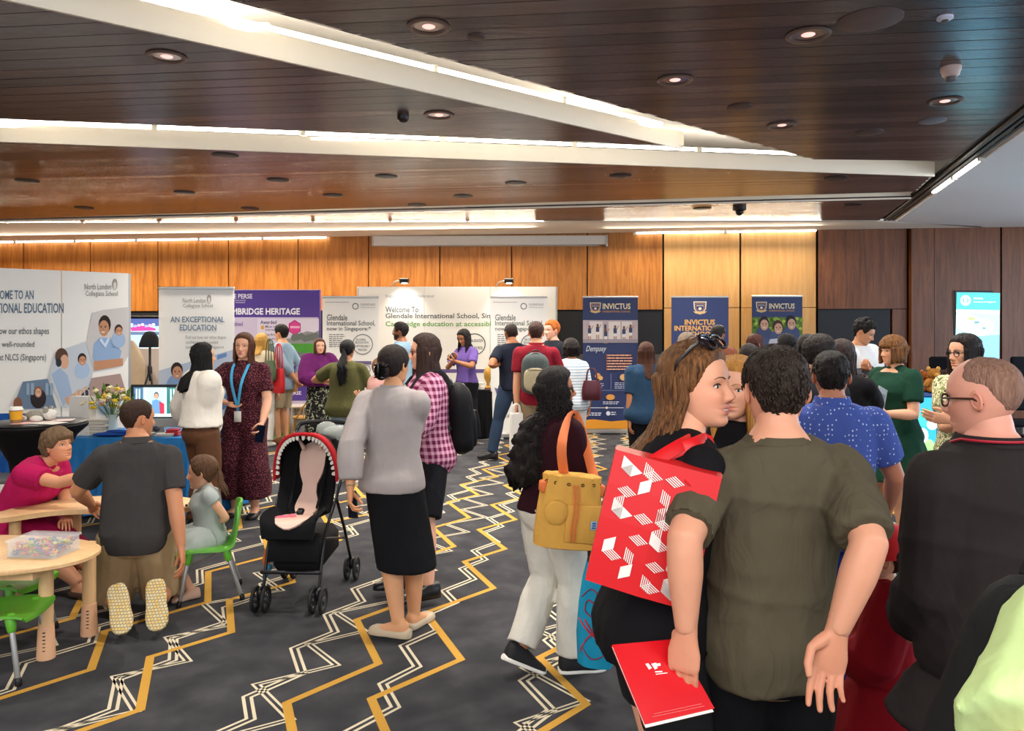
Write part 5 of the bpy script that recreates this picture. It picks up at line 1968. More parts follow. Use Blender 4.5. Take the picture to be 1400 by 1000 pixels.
class Canvas:
    """flat print on a plane; positions are where the print shows in the photograph, intersected with the real board"""

    def __init__(s, p0, n, parent):
        s.p0, s.n, s.par = np.asarray(p0, float), nrm(n), parent
        s.mb = MB()
        s.k = 1

    def pt(s, px, py, off):
        d = A((px - CX) / F, 1, (HZ - py) / F)
        c = A(0, 0, CH)
        return c + d * (np.dot(s.n, s.p0 - c) / np.dot(s.n, d)) + s.n * off

    def poly(s, pts, col):
        s.k += 1
        P = [s.pt(x, y, .0012 + .00025 * s.k) for x, y in pts]
        nn = np.cross(P[1] - P[0], P[2] - P[0])
        if np.dot(nn, s.n) < 0: P = P[::-1]
        s.mb.add(P, [tuple(range(len(P)))], C3(col))

    def rect(s, x0, y0, x1, y1, col):
        s.poly([(x0, y0), (x1, y0), (x1, y1), (x0, y1)], col)

    def ell(s, x, y, rx, ry, col, n=14):
        s.poly([(x + rx * math.cos(a), y + ry * math.sin(a)) for a in np.linspace(0, 6.283, n, endpoint=False)], col)

    def ring(s, x, y, r, w, col, n=24):
        s.k += 1
        a = np.linspace(0, 6.283, n, endpoint=False)
        V = [s.pt(x + r * math.cos(t), y + r * math.sin(t), .0012 + .00025 * s.k) for t in a] + [s.pt(x + (r - w) * math.cos(t), y + (r - w) * math.sin(t), .0012 + .00025 * s.k) for t in a]
        s.mb.add(V, [(i, (i + 1) % n, (i + 1) % n + n, i + n) for i in range(n)], C3(col))

    def text(s, body, x0, y0, x1, y1, col, bold=.012, shear=0.):
        s.k += 1
        V, Fc = text_mesh(body, bold, shear)
        lo, hi = V.min(0), V.max(0)
        P = [s.pt(x0 + (v[0] - lo[0]) / (hi[0] - lo[0]) * (x1 - x0), y1 - (v[1] - lo[1]) / (hi[1] - lo[1]) * (y1 - y0), .0016 + .00025 * s.k) for v in V]
        s.mb.add(P, Fc, C3(col))

    def lines(s, x0, y0, x1, n, dy, col, h=1.2, seed=0):
        r = random.Random(seed)
        for i in range(n):
            x = x0
            xe = x1 - r.random() * (x1 - x0) * .2
            while x < xe:
                w = min(xe - x, 2 + 4 * r.random())
                s.rect(x, y0 + i * dy, x + w, y0 + i * dy + h, col)
                x += w + 1

    def kid(s, x, y, k, hair, shirt, skin='#c98f6c'):
        s.ell(x, y + 11 * k, 8 * k, 9 * k, shirt)
        s.ell(x, y - 1 * k, 4.6 * k, 6 * k, hair)
        s.ell(x + .4 * k, y + 1 * k, 3.7 * k, 5 * k, skin)
        s.face(x + .4 * k, y + 1 * k, 3.7 * k, 5 * k)

    def face(s, x, y, rx, ry):
        for sx in (-1, 1):
            s.ell(x + sx * rx * .42, y - ry * .12, rx * .14, ry * .08, '#2a1c18', 8)
            s.poly([(x + sx * rx * .2, y - ry * .3), (x + sx * rx * .65, y - ry * .32), (x + sx * rx * .65, y - ry * .24), (x + sx * rx * .2, y - ry * .22)], '#4a3028')
        s.poly([(x - rx * .12, y + ry * .2), (x, y - ry * .1), (x + rx * .12, y + ry * .2)], '#a86f55')
        s.poly([(x - rx * .4, y + ry * .42), (x + rx * .4, y + ry * .42), (x + rx * .2, y + ry * .58), (x - rx * .2, y + ry * .58)], '#e8d4cc')

    def done(s, name='print'):
        return s.mb.build(name, PRINT, s.par, smooth=False, attr=True)


M_alu = mat('brushed_aluminium', '#b5b3af', .35, .8)
M_vinyl = mat('white_vinyl', '#eeeae2', .55)


def rollup(label, x0, x1, y0, Y, face, foot=None):
    """pull-up banner: sheet, top rail, cassette on the floor, pole"""
    a, b = W(x0, y0, Y), W(x1, y0, Y)
    zt, wx = a[2], b[0] - a[0]
    cx = (a[0] + b[0]) / 2
    t = thing('pull_up_banner', (cx, Y, 0), label, 'banner', 'pull-up banners')
    m = MB()
    m.box((cx, Y + .003, (zt + .09) / 2), (wx, .006, zt - .09))
    sh = m.build('sheet', face, t, smooth=False)
    m = MB()
    m.rbox((cx, Y, zt + .008), (wx + .012, .026, .03), .006)
    m.build('top_rail', M_alu, t, smooth=False)
    m = MB()
    m.rbox((cx, Y + .05, .05), (wx + .03, .2, .085), .02)
    m.build('cassette', M_alu, t, smooth=False)
    m = MB()
    m.tube([(cx, Y + .06, .08), (cx, Y + .03, zt)], .011, 8)
    m.build('pole', M_alu, t)
    for sx in (-1, 1):
        m = MB()
        m.rbox((cx + sx * wx * .3, Y + .03, .012), (.05, .36, .018), .006)
        m.build('foot', M_alu, t, smooth=False)
    return t, sh, Canvas((cx, Y, 1), (0, -1, 0), sh)


NAVY, CRM, BLU = '#26315c', '#e9d9b4', '#5b7388'
M_navy = mat('navy_vinyl', '#2b3762', .5)


def crest(c, x, y, r, big=1.0):
    P = [(-1, -.95), (1, -.95), (.9, .2), (.5, .7), (0, 1.05), (-.5, .7), (-.9, .2)]
    c.poly([(x + a * r, y + b * r) for a, b in P], CRM)
    c.poly([(x + a * r * .85, y + b * r * .85) for a, b in P], NAVY)
    c.poly([(x + a * r * .72, y + b * r * .72) for a, b in P], '#c98d5a')
    c.poly([(x + a * r * .64, y + b * r * .64) for a, b in P], '#33406f')
    c.text('INVICTUS', x - r * .5, y - r * .45, x + r * .5, y - r * .2, CRM)
    c.ell(x, y + r * .15, r * .25, r * .22, CRM)
    c.poly([(x - r * 1.05, y + r * .55), (x + r * 1.05, y + r * .55), (x + r * .7, y + r * .85), (x, y + r * 1.0), (x - r * .7, y + r * .85)], '#d7b27e')


# big angled board at the left edge
pa, pb = A((176 - CX) / F * 8.1, 8.1, 0), A((-130 - CX) / F * 6.95, 6.95, 0)
dn = nrm(pb - pa)
nn = nrm(A(dn[1], -dn[0], 0))
if nn[1] > 0: nn = -nn
t = thing('display_wall', (pa + pb) / 2, 'large white angled display wall with school photos at the left edge', 'display wall')
zt_a, zt_b = 1.65 + 78 * 8.1 / F, 2.26
L = np.linalg.norm(pb - pa)
for i in range(3):
    q0, q1 = pa + dn * (L * i / 3 + .004), pa + dn * (L * (i + 1) / 3 - .004)
    m = MB()
    m.prism([q0 + A(0, 0, .02), q1 + A(0, 0, .02), q1 + A(0, 0, zt_a), q0 + A(0, 0, zt_a)], -nn * .04)
    o_ = m.build('wall_panel', M_vinyl, t, smooth=False)
m = MB()
m.prism([pa - nn * .045 - dn * .03, pa - nn * .045 + dn * .03, pa - nn * .075 + dn * .03, pa - nn * .075 - dn * .03], (0, 0, zt_a))
m.build('frame_post', M_alu, t, smooth=False)
c = Canvas(pa, nn, t)
G = '#5f7385'
c.text('WELCOME TO AN', -24, 397, 46, 409.5, G, .02)
c.text('EXCEPTIONAL EDUCATION', -32, 414.5, 87, 428.5, G, .02)
c.text('Find out how our ethos shapes', -34, 448, 67, 460, '#5a5d63')
c.text('confident, well-rounded', -33, 467, 47, 476, '#5a5d63')
c.text('students at NLCS (Singapore)', -30, 484, 63, 496, '#5a5d63')
c.text('North London', 115.5, 388, 152, 396, '#6e6b66', .0)
c.text('Collegiate School', 117, 398, 161, 407, '#6e6b66', .0)
c.ell(157, 389, 3.5, 8, '#9a948b')
c.ell(157, 391, 2.2, 5.5, '#d8d4cc')
c.poly([(126, 428), (141, 424), (175, 420), (175, 487), (168, 500), (129, 508), (118, 470)], '#cbc4c0')
c.poly([(128, 470), (136, 462), (150, 462), (166, 480), (162, 500), (130, 503), (126, 488)], '#8fa9c9')
c.ell(143, 444, 8.5, 13, '#2a1d18')
c.ell(142, 449, 7, 11, '#c08a66')
c.face(141, 449, 7, 11)
c.poly([(138, 462), (143, 470), (148, 461), (150, 464), (144, 476), (136, 466)], '#c9d8ea')
c.rect(152, 474, 158, 475, '#7590b4')
c.poly([(128, 494), (168, 490), (168, 500), (129, 507)], '#c08a66')
c.kid(162, 452, 1.2, '#3a2a22', '#9db3cf')
c.poly([(76, 481), (117, 467), (127, 508), (121, 540), (105, 556), (84, 557), (67, 515)], '#c3c9cf')
c.poly([(70, 512), (82, 503), (92, 513), (99, 540), (86, 556)], '#9fb2cc')
c.ell(84, 488, 9, 12, '#5a3c2c')
c.ell(88, 495, 6, 10, '#d7a686')
c.ell(80, 496, 4, 6, '#2d3038')
c.poly([(88, 545), (118, 528), (121, 535), (92, 554)], '#d0a080')
c.poly([(105, 545), (121, 530), (126, 535), (110, 556)], '#3b4150')
c.kid(112, 492, 1.3, '#2a2220', '#a9bdd6')
c.poly([(31, 522), (65, 518), (77, 558), (16, 560)], '#6b7f96')
c.ell(52, 545, 11, 14, '#2c2124')
c.ell(52, 536, 5.5, 8, '#8d5c42')
c.ell(52, 537, 4, 6, '#d9a98c')
c.face(52, 537, 4, 6)
for x in (36, 42, 62, 68): c.rect(x, 524, x + 4, 540, '#93a5b8')
c.ell(24, 552, 6, 9, '#8a5a44')
c.poly([(125, 517), (164, 511), (173, 540), (168, 548), (118, 549)], '#a98d84')
c.kid(146, 536, 1.6, '#2b1d18', '#7b8fae')
c.done()

# white pull-up banner beside the screen
t, sh, c = rollup('white pull-up banner headed AN EXCEPTIONAL EDUCATION behind the white blouse', 217, 320, 395, 8.6, M_vinyl)
c.text('North London', 250, 408, 281, 414, '#7f7b76', 0)
c.text('Collegiate School', 250.5, 415.5, 291, 422, '#7f7b76', 0)
c.ell(286, 409, 3, 6, '#9a948b')
c.ell(286, 410.5, 1.8, 4, '#d8d4cc')
c.text('AN EXCEPTIONAL', 233, 433, 307, 441, '#6d8296', .02)
c.text('EDUCATION', 246, 444, 296, 452.5, '#6d8296', .02)
c.text('Find out how our ethos shapes', 254, 459, 309, 465, '#8a8884', 0)
c.text('confident, well-rounded', 254, 466, 298, 471, '#8a8884', 0)
c.text('students at NLCS Singapore', 254, 472.5, 306, 478, '#8a8884', 0)
c.poly([(217, 507), (320, 478), (320, 600), (217, 600)], '#b9c3d2')
c.poly([(297, 486), (310, 482), (310, 488), (297, 492)], '#6f8fc0')
c.kid(242, 508, 1.8, '#2b2320', '#7f9cc4')
c.kid(300, 530, 1.6, '#5a3a28', '#5f82b0')
c.done()

# purple stand
t = thing('exhibition_wall', W(360, 590, 12.2) * A(1, 1, 0), 'purple exhibition wall with CAMBRIDGE HERITAGE and a pink badge', 'display wall')
Y0 = 12.2
m = MB()
a, b = W(290, 397, Y0), W(436, 397, Y0)
m.box(((a[0] + b[0]) / 2, Y0 + .03, a[2] / 2 + .01), (b[0] - a[0], .06, a[2]))
m.build('wall_panel', mat('lilac_vinyl', '#c9bdd6', .55), t, smooth=False)
for x in (a[0], b[0]):
    m = MB()
    m.rbox((x, Y0 + .035, a[2] / 2), (.03, .075, a[2] + .02), .006)
    m.build('frame_post', mat('violet_frame', '#4b3a86', .5), t, smooth=False)
c = Canvas((0, Y0, 1), (0, -1, 0), t)
VI = '#553f93'
c.rect(290, 397, 436, 434, VI)
c.text('THE PERSE', 309, 402, 345, 408.5, '#e6e0ee', .02)
c.text('SINGAPORE', 321, 410, 336, 412, '#d6cfe4', .0)
c.rect(322, 413.5, 335, 414.2, '#d6cfe4')
c.text('CAMBRIDGE HERITAGE', 303, 421.5, 410, 430.5, '#f0ecf4', .03)
c.text('The best school', 298, 440, 332, 446, '#6a5a94', .02)
c.rect(352, 436, 436, 470, '#d8cfe2')
c.text('Awarded', 356, 438, 378, 443.5, '#51466e', .02)
c.ell(359, 448, 2.5, 3, '#d8a24a')
c.text('Most influential', 363, 445, 391, 448.5, '#51466e')
c.text('international school', 363, 449.5, 393, 452.5, '#51466e')
c.ell(359, 458, 2.5, 3, '#d8a24a')
c.text('Best British school', 363, 456, 391, 459.5, '#51466e')
c.text('Best International School', 363, 462, 408, 464.5, '#51466e')
for k, col in ((10.5, '#b52a78'), (9, '#d2468f')):
    c.poly([(403 + k * .9 * math.cos(q), 448 + k * math.sin(q)) for q in np.linspace(math.pi / 2, math.pi / 2 + 2 * math.pi, 6, endpoint=False)], col)
c.rect(397, 446, 410, 449, '#e7a9c9')
c.poly([(405, 462), (412, 456), (420, 453), (430, 455), (436, 452), (436, 472), (372, 472), (385, 465)], '#8f9193')
for x in range(402, 436, 5): c.ell(x, 460 + (x * 7 % 4), 4, 5, '#6d7470')
c.rect(366, 470, 436, 497, '#4d9a3a')
c.poly([(366, 470), (372, 470), (400, 497), (366, 497)], '#7c7f86')
c.poly([(400, 478), (436, 490), (436, 497), (402, 488)], '#74797a')
c.rect(380, 474, 398, 482, '#5fae45')
c.rect(290, 500, 436, 548, VI)
c.text('THE PERSE', 380, 535, 412, 540, '#e6e0ee', .02)
c.done()

# Glendale wall and banners
Yg = 12.6
a, b = W(490, 393, Yg), W(760, 393, Yg)
t = thing('exhibition_wall', ((a[0] + b[0]) / 2, Yg, 0), 'wide white exhibition wall welcoming to the Glendale school, lit by two spotlights', 'display wall')
for i in range(3):
    x0, x1 = a[0] + (b[0] - a[0]) * i / 3 + .003, a[0] + (b[0] - a[0]) * (i + 1) / 3 - .003
    m = MB()
    m.box(((x0 + x1) / 2, Yg + .02, a[2] / 2 + .01), (x1 - x0, .04, a[2]))
    m.build('wall_panel', M_vinyl, t, smooth=False)
for x in (a[0] - .012, b[0] + .012):
    m = MB()
    m.rbox((x, Yg + .03, a[2] / 2), (.024, .06, a[2] + .02), .006)
    m.build('frame_post', M_alu, t, smooth=False)
c = Canvas((0, Yg, 1), (0, -1, 0), t)
GT = '#5d6260'
c.text('Singapore | Dubai | Hyderabad', 527, 403, 593, 408, '#8f918f', 0)
c.text('Welcome To', 527, 419.5, 572, 427.5, GT, .015)
c.text('Glendale International School, Singapore', 527, 428.5, 700, 437.5, GT, .015)
c.text('Cambridge education at accessible fees', 527, 439.5, 697, 448.5, '#6aa04e', .015)
c.ring(649, 471, 15, 1.4, '#4d5254')
c.text('GLOBAL EDUCATION', 640, 464, 660, 468, '#4d5254', .02)
c.text('AFFORDABLY PRICED', 639, 474, 660, 478, '#4d5254', .02)
c.rect(527, 505, 668, 510, '#6a568c')
c.lines(530, 520, 600, 6, 5, '#9a9c98')
c.done()
for px, sg in ((547, -1), (690, -1)):
    pz = W(px, 384, Yg - .25)
    s_ = thing('clip_spotlight', W(px + 5, 391, Yg), 'small clip-on spotlight above the %s of the white wall' % ('Welcome words' if px < 600 else 'second Glendale banner'), 'spotlight', 'clip spotlights on the white wall')
    m = MB()
    m.tube(catmull([W(px - 12, 392, Yg), W(px - 8, 386, Yg - .1), pz], 8), .01, 6)
    m.build('arm', M_alu, s_)
    m = MB()
    m.tube([pz, pz + A(.14, -.02, .0)], [.045, .04], 12, rnd=False)
    m.build('lamp_head', mat('spot_black', '#17171a', .4), s_)
    m = MB()
    m.ell(pz + A(.07, -.01, -.042), (.05, .035, .008), n=12, m=6)
    m.build('lamp_lens', mat('spot_glow', (1, .97, .9), .3, emit=6.), s_)
    ld = D.lights.new('spotlight_beam', 'SPOT')
    ld.energy, ld.spot_size, ld.spot_blend, ld.shadow_soft_size = 11, math.radians(95), .8, .04
    lo = D.objects.new('spotlight_beam', ld)
    COL.objects.link(lo)
    lo.location = pz + A(.05, -.05, -.07)
    lo.rotation_euler = (math.radians(38), 0, 0)


def glendale(x, label, Y):
    t, sh, c = rollup(label, x, x + 77, 407, Y, M_vinyl)
    c.rect(x + 3, 413, x + 36, 413.6, '#a08f8a')
    c.ring(x + 45, 419, 4.5, 1.2, '#6a6d6c')
    c.text('GLENDALE', x + 52, 415, x + 72, 418, '#7d807f', 0)
    c.text('INTERNATIONAL SCHOOL', x + 52, 419.5, x + 72, 421.5, '#9a9c9a', 0)
    c.text('Glendale', x + 6, 430, x + 34, 438.5, GT, .01)
    c.text('International School,', x + 6, 438.5, x + 72, 446.5, GT, .01)
    c.text('now in Singapore.*', x + 6, 446.5, x + 66, 454, GT, .01)
    c.lines(x + 9, 457, x + 31, 7, 2.7, '#77797a', 1.1, 3)
    c.ring(x + 55, 471, 14, 1.0, '#55585a')
    c.text('GLOBAL', x + 46, 463, x + 60, 466, '#55585a', .01)
    c.text('EDUCATION', x + 45, 467, x + 63, 470, '#55585a', .01)
    c.text('AFFORDABLY', x + 45, 472, x + 65, 475, '#55585a', .01)
    c.text('PRICED', x + 49, 477, x + 61, 480, '#55585a', .01)
    c.rect(x + 44, 494, x + 67, 498, '#6d5f86')
    c.ring(x + 12, 492, 6, 1.2, '#7aa06a')
    c.ring(x + 60, 505, 6, 1.0, '#8a7a9a')
    c.poly([(x + 5, 530), (x + 20, 536), (x + 10, 545)], '#6b5a8c')
    c.text('www.glendale.school', x + 8, 566, x + 60, 571, GT, .0)
    c.done()


glendale(441, 'white Glendale pull-up banner left of the wide white wall', 11.5)
glendale(671, 'white Glendale pull-up banner at the right end of the wide wall', 11.7)

# navy pull-up banners
t, sh, c = rollup('navy INVICTUS pull-up banner with a row of jumping children', 797, 872, 407, 12.2, M_navy)
crest(c, 814, 421, 7.5)
c.text('INVICTUS', 824, 415, 862, 423, CRM, .02)
c.text('INTERNATIONAL SCHOOL', 824, 425, 862, 427.5, '#cf9a62', .01)
c.rect(797, 438, 872, 468, '#b8a9ae')
for x0, w in ((806, 18), (832, 16), (850, 14)): c.rect(x0, 440, x0 + w, 464, '#dcd3cf')
c.rect(826, 444, 829, 464, '#4a465a')
for x, y in ((806, 452), (817, 450), (828, 456), (841, 452), (853, 453), (862, 451)):
    c.rect(x - 2.2, y - 3, x + 2.2, y + 4, '#3b4868')
    c.rect(x - 2, y + 4, x + 2, y + 8, '#e3dcd6')
    c.rect(x - 2, y + 8, x - .6, y + 14, '#b98a70')
    c.rect(x + .6, y + 8, x + 2, y + 14, '#b98a70')
    c.ell(x, y - 5, 1.6, 2.2, '#7a5240')
    c.poly([(x + 1.5, y - 2), (x + 5, y - 7), (x + 5.6, y - 6), (x + 2, y)], '#b98a70')
c.rect(797, 464, 872, 469, '#9a8f97')
c.text('Dempsey', 801, 473, 829, 483, '#dfe2ee', .0, .4)
c.lines(829, 485, 868, 6, 3.8, '#e0855a', 2.0, 5)
c.lines(831, 485.6, 866, 6, 3.8, '#f0d7c0', .8, 6)
c.ell(817, 514, 4, 4, '#d99a5a')
c.ell(821, 517, 3, 3, '#e0b070')
c.ell(852, 516, 5, 4.5, '#d9b07a')
c.rect(834.5, 511, 835.2, 532, '#7f88ac')
c.lines(806, 524, 826, 3, 2.6, '#b9bfd6', 1., 7)
c.lines(840, 523, 866, 4, 2.4, '#b9bfd6', 1., 8)
c.rect(802, 533.5, 866, 534, '#7f88ac')
c.ell(834, 543, 6, 4, '#d99a4a')
c.lines(824, 549, 848, 2, 2.4, '#d5d8e6', 1., 9)
c.rect(803, 557, 852, 557.8, '#c9cde0')
c.ell(803, 557.4, 1.6, 1.6, '#e8d9b8')
c.ell(829, 557.4, 1.6, 1.6, '#e8d9b8')
c.lines(803, 564, 824, 2, 2.6, '#d5d8e6', 1.3, 10)
c.ell(831, 565, 3, 3, '#d5d8e6')
c.lines(835, 563, 842, 2, 2.8, '#d5d8e6', 1.3, 10)
c.poly([(797, 574), (812, 573), (835, 576), (858, 574), (872, 568), (872, 586), (797, 586)], '#d8912c')
c.done()
t, sh, c = rollup('navy pull-up banner with gold INVICTUS INTERNATIONAL SCHOOL', 918, 996, 407, 11.6, M_navy)
crest(c, 957, 421, 9)
c.text('INVICTUS', 936, 437, 977.5, 444.5, '#d8a258', .03)
c.text('INTERNATIONAL', 922, 445.5, 991.5, 452.5, '#d8a258', .03)
c.text('SCHOOL', 939, 453.5, 976, 460.5, '#d8a258', .03)
c.done()
t, sh, c = rollup('navy INVICTUS pull-up banner with three students before a hedge', 1028, 1097, 406, 12.2, M_navy)
crest(c, 1041, 420, 7.5)
c.text('INVICTUS', 1051.5, 415, 1086.5, 422.5, CRM, .02)
c.text('INTERNATIONAL SCHOOL', 1051.5, 424, 1086.5, 426.3, '#cf9a62', .01)
c.rect(1028, 434, 1097, 475, '#5e7a34')
rr_ = random.Random(4)
for i in range(46): c.ell(1029 + rr_.random() * 67, 434 + rr_.random() * 20, 2.5, 2.2, ('#8aa53c', '#40601f', '#a8b94a')[i % 3])
c.kid(1044, 443, 1.5, '#2d2226', '#414a6a', '#c79a80')
c.kid(1063, 448, 1.5, '#4a2c24', '#4a5478', '#c99a82')
c.kid(1081, 442, 1.5, '#22202a', '#434e74', '#c79a80')
c.poly([(1028, 462), (1097, 462), (1097, 480), (1028, 480)], '#4a5072')
c.poly([(1052, 464), (1074, 462), (1070, 470), (1050, 470)], '#b9bcc4')
c.done()

# ------------------------------------------------------------------ furniture of the children's corner
M_beech = wood('beech_laminate', '#d0a473', '#dfba8b', .45, 1.6)
M_peach = mat('peach_plastic', '#dba983', .5)
M_green = mat('green_plastic', '#5aa52c', .35)
M_gtube = mat('grey_tube', '#9a9a98', .35, .5)
M_blk = mat('black_plastic', '#131315', .4)


def sheet(mb, G, th, hole=None):
    """thick sheet from a grid of points (m,n,3)"""
    G = np.asarray(G, float)
    mm, n = G.shape[:2]
    du = np.gradient(G, axis=0)
    dv = np.gradient(G, axis=1)
    N = np.cross(du, dv)
    N /= np.linalg.norm(N, axis=2)[..., None] + 1e-12
    V = np.vstack([(G + N * th / 2).reshape(-1, 3), (G - N * th / 2).reshape(-1, 3)])
    K = mm * n
    keep = np.ones((mm - 1, n - 1), bool)
    if hole is not None:
        for (i, j) in hole: keep[i, j] = False
    Fc = []
    for i in range(mm - 1):
        for j in range(n - 1):
            if not keep[i, j]: continue
            q = (i * n + j, (i + 1) * n + j, (i + 1) * n + j + 1, i * n + j + 1)
            Fc.append(q)
            Fc.append(tuple(k + K for k in q[::-1]))
            for (di, dj, e) in ((-1, 0, (q[0], q[3])), (1, 0, (q[2], q[1])), (0, -1, (q[1], q[0])), (0, 1, (q[3], q[2]))):
                a_, b_ = i + di, j + dj
                if not (0 <= a_ < mm - 1 and 0 <= b_ < n - 1) or not keep[a_, b_]:
                    Fc.append((e[1], e[0], e[0] + K, e[1] + K)[::-1])
    mb.add(V, Fc)


def kid_chair(loc, heading, label, col=None):
    mt = col or M_green
    t = thing('kids_chair', (0, 0, 0), label, 'chair', 'green plastic chairs for children')
    prof = catmull([(.17, .285), (.165, .312), (.06, .318), (-.07, .31), (-.135, .322), (-.165, .37), (-.185, .46), (-.2, .54), (-.205, .585)], 20)
    G = []
    for k, (y, z) in enumerate(prof):
        u = k / 19
        w = np.interp(u, [0, .1, .4, .62, .8, 1], [.13, .155, .155, .14, .145, .115])
        row = []
        for v in np.linspace(-1, 1, 13):
            back = max(0, u - .55) / .45
            row.append((v * w, y + back * .03 * v * v - 0 * v, z - .012 * (1 - v * v) * (1 - back) + (-.02 * v ** 4 if u > .95 else 0)))
        G.append(row)
    m = MB()
    sheet(m, G, .012, [(i, j) for i in (15, 16) for j in range(3, 9)])
    m.build('shell', mt, t)
    for sx in (-1, 1):
        for y0, y1 in ((.10, .155), (-.11, -.2)):
            m = MB()
            m.tube([(sx * .115, y0, .305), (sx * .125, y0 * 1.1, .25)], [.027, .02], 10)
            m.build('leg_socket', mt, t)
            m = MB()
            m.tube([(sx * .122, y0 * 1.05, .28), (sx * .155, y1, .012)], .0125, 10)
            l = m.build('leg', M_gtube, t)
            m = MB()
            m.tube([(sx * .1535, y1 * .985, .03), (sx * .1555, y1 * 1.004, .006)], .0155, 10)
            m.build('leg_tip', M_blk, l)
    t.location = (loc[0], loc[1], 0)
    t.rotation_euler = (0, 0, math.radians(-heading))
    return t


g_ = FL(283, 815)
kid_chair((g_[0], g_[1]), -112, 'green plastic chair with grey legs under the girl in grey')
kid_chair((-3.30, 5.02), 96, 'green plastic chair under the woman in magenta')
kid_chair(((2 - CX) / F * 3.7, 3.7), 84, 'bright green plastic chair pushed under the near wooden table, in front')
kid_chair(((12 - CX) / F * 4.12, 4.12), 96, 'green plastic chair in the shade under the near wooden table')


def table_leg(t, x, y, h, r=.034):
    m = MB()
    m.tube([(x, y, h), (x, y, .17)], [r, r], 16, rnd=False)
    l = m.build('leg', M_beech, t)
    m = MB()
    m.lathe((x, y, 0), [(r * 1.25, .0), (r * 1.28, .012), (r * 1.08, .17), (r * .9, .172)], 18)
    sl = m.build('leg_sleeve', M_peach, t)
    m = MB()
    for k in range(6): m.box((x + r * .35, y - r * 1.13, .05 + .018 * k), (.012, .006, .004))
    m.build('height_marks', M_blk, sl, smooth=False)


def slab(name, outline, z, th, mt, t):
    m = MB()
    O = np.asarray(outline, float)
    c = O.mean(0)
    rr = []
    for s_, dz in ((.985, 0), (1, -.006), (1, -th + .006), (.985, -th)):
        Q = c + (O - c) * s_
        rr.append(np.column_stack([Q, np.full(len(Q), z + dz)]))
    m.rings(rr[::-1])
    return m.build(name, mt, t)


ZTB = .53
cx, cy = -2.86, 3.86
t = thing('kids_table', (cx, cy, 0), 'rounded pale wooden children\'s table with the toy box on it', 'table')
th_ = np.linspace(0, 2 * math.pi, 56, endpoint=False)
slab('table_top', np.stack([cx + .76 * np.sign(np.cos(th_)) * np.abs(np.cos(th_)) ** .9, cy + .35 * np.sign(np.sin(th_)) * np.abs(np.sin(th_)) ** .85], 1), ZTB, .028, M_beech, t)
m = MB()
m.box((cx, cy, ZTB - .05), (1.15, .4, .045))
m.build('apron', M_beech, t, smooth=False)
for px, py in ((63, 900), (122, 868)):
    q = FL(px, py)
    table_leg(t, q[0], q[1], ZTB - .03)
for x, y in ((-3.4, 3.7), (-3.4, 4.05)): table_leg(t, x, y, ZTB - .03)
# kidney table
kx, ky = -2.62, 4.98
t = thing('kids_table', (kx, ky, 0), 'kidney-shaped pale wooden table in front of the kneeling man', 'table')
out = catmull([(-.52, -.38), (-.42, -.3), (-.28, -.17), (-.1, -.12), (.12, -.14), (.3, -.2), (.46, -.12), (.56, .08), (.42, .24), (.1, .32), (-.3, .26), (-.52, .05), (-.6, -.22), (-.58, -.36)], 60)
KZ = .515
slab('table_top', out + A(kx, ky), KZ, .03, M_beech, t)
for x, y in ((-.46, -.22), (.4, -.02), (-.3, .16), (.2, .2)): table_leg(t, kx + x, ky + y, KZ - .03)

# toy box and its contents
bp = W(60, 752, 3.86)
bz = ZTB
t = thing('toy_box', (bp[0], 3.86, bz), 'clear plastic box full of coloured toy shapes on the near wooden table', 'box')
M_clear = mat('clear_plastic', '#e8eef0', .12, alpha=.22)
w_, d_, h_ = .25, .18, .075
R6 = rotz(-6)
for nm, c_, s_ in (('box_wall', (0, -d_ / 2, h_ / 2), (w_, .003, h_)), ('box_wall', (0, d_ / 2, h_ / 2), (w_, .003, h_)), ('box_wall', (-w_ / 2, 0, h_ / 2), (.003, d_, h_)), ('box_wall', (w_ / 2, 0, h_ / 2), (.003, d_, h_)), ('box_floor', (0, 0, .003), (w_, d_, .003))):
    m = MB()
    m.box(A(bp[0], 3.86, bz) + R6 @ A(*c_), s_, R6)
    m.build(nm, M_clear, t, smooth=False)
m = MB()
m.rbox(A(bp[0], 3.86, bz + h_ + .004), (w_ + .022, d_ + .022, .014), .005, R6)
m.build('lid', M_clear, t, smooth=False)
m = MB()
r_ = random.Random(3)
for i in range(170):
    q = A(bp[0], 3.86, bz) + R6 @ A(r_.uniform(-.11, .11), r_.uniform(-.078, .078), .012 + r_.random() * .052)
    m.col = C3(r_.choice(['#d8b02a', '#c8302a', '#e07a2a', '#4a9a3a', '#3a62b0', '#8a4a9a', '#d8cf3a', '#c03a6a']))
    Rr = rotz(r_.random() * 360) @ rotx(r_.random() * 180)
    if i % 3 == 0: m.torus(q, .011, .0035, Rr, 8, 5)
    elif i % 3 == 1: m.box(q, (.026, .014, .008), Rr)
    else: m.tube([q - Rr @ A(.012, 0, 0), q + Rr @ A(.012, 0, 0)], .0055, 6)
tag(m.build('toy_shapes', attr_mat('toy_plastic', .4), smooth=False, attr=True), 'heap of small coloured plastic toy shapes inside the clear box', 'toys', kind='stuff')

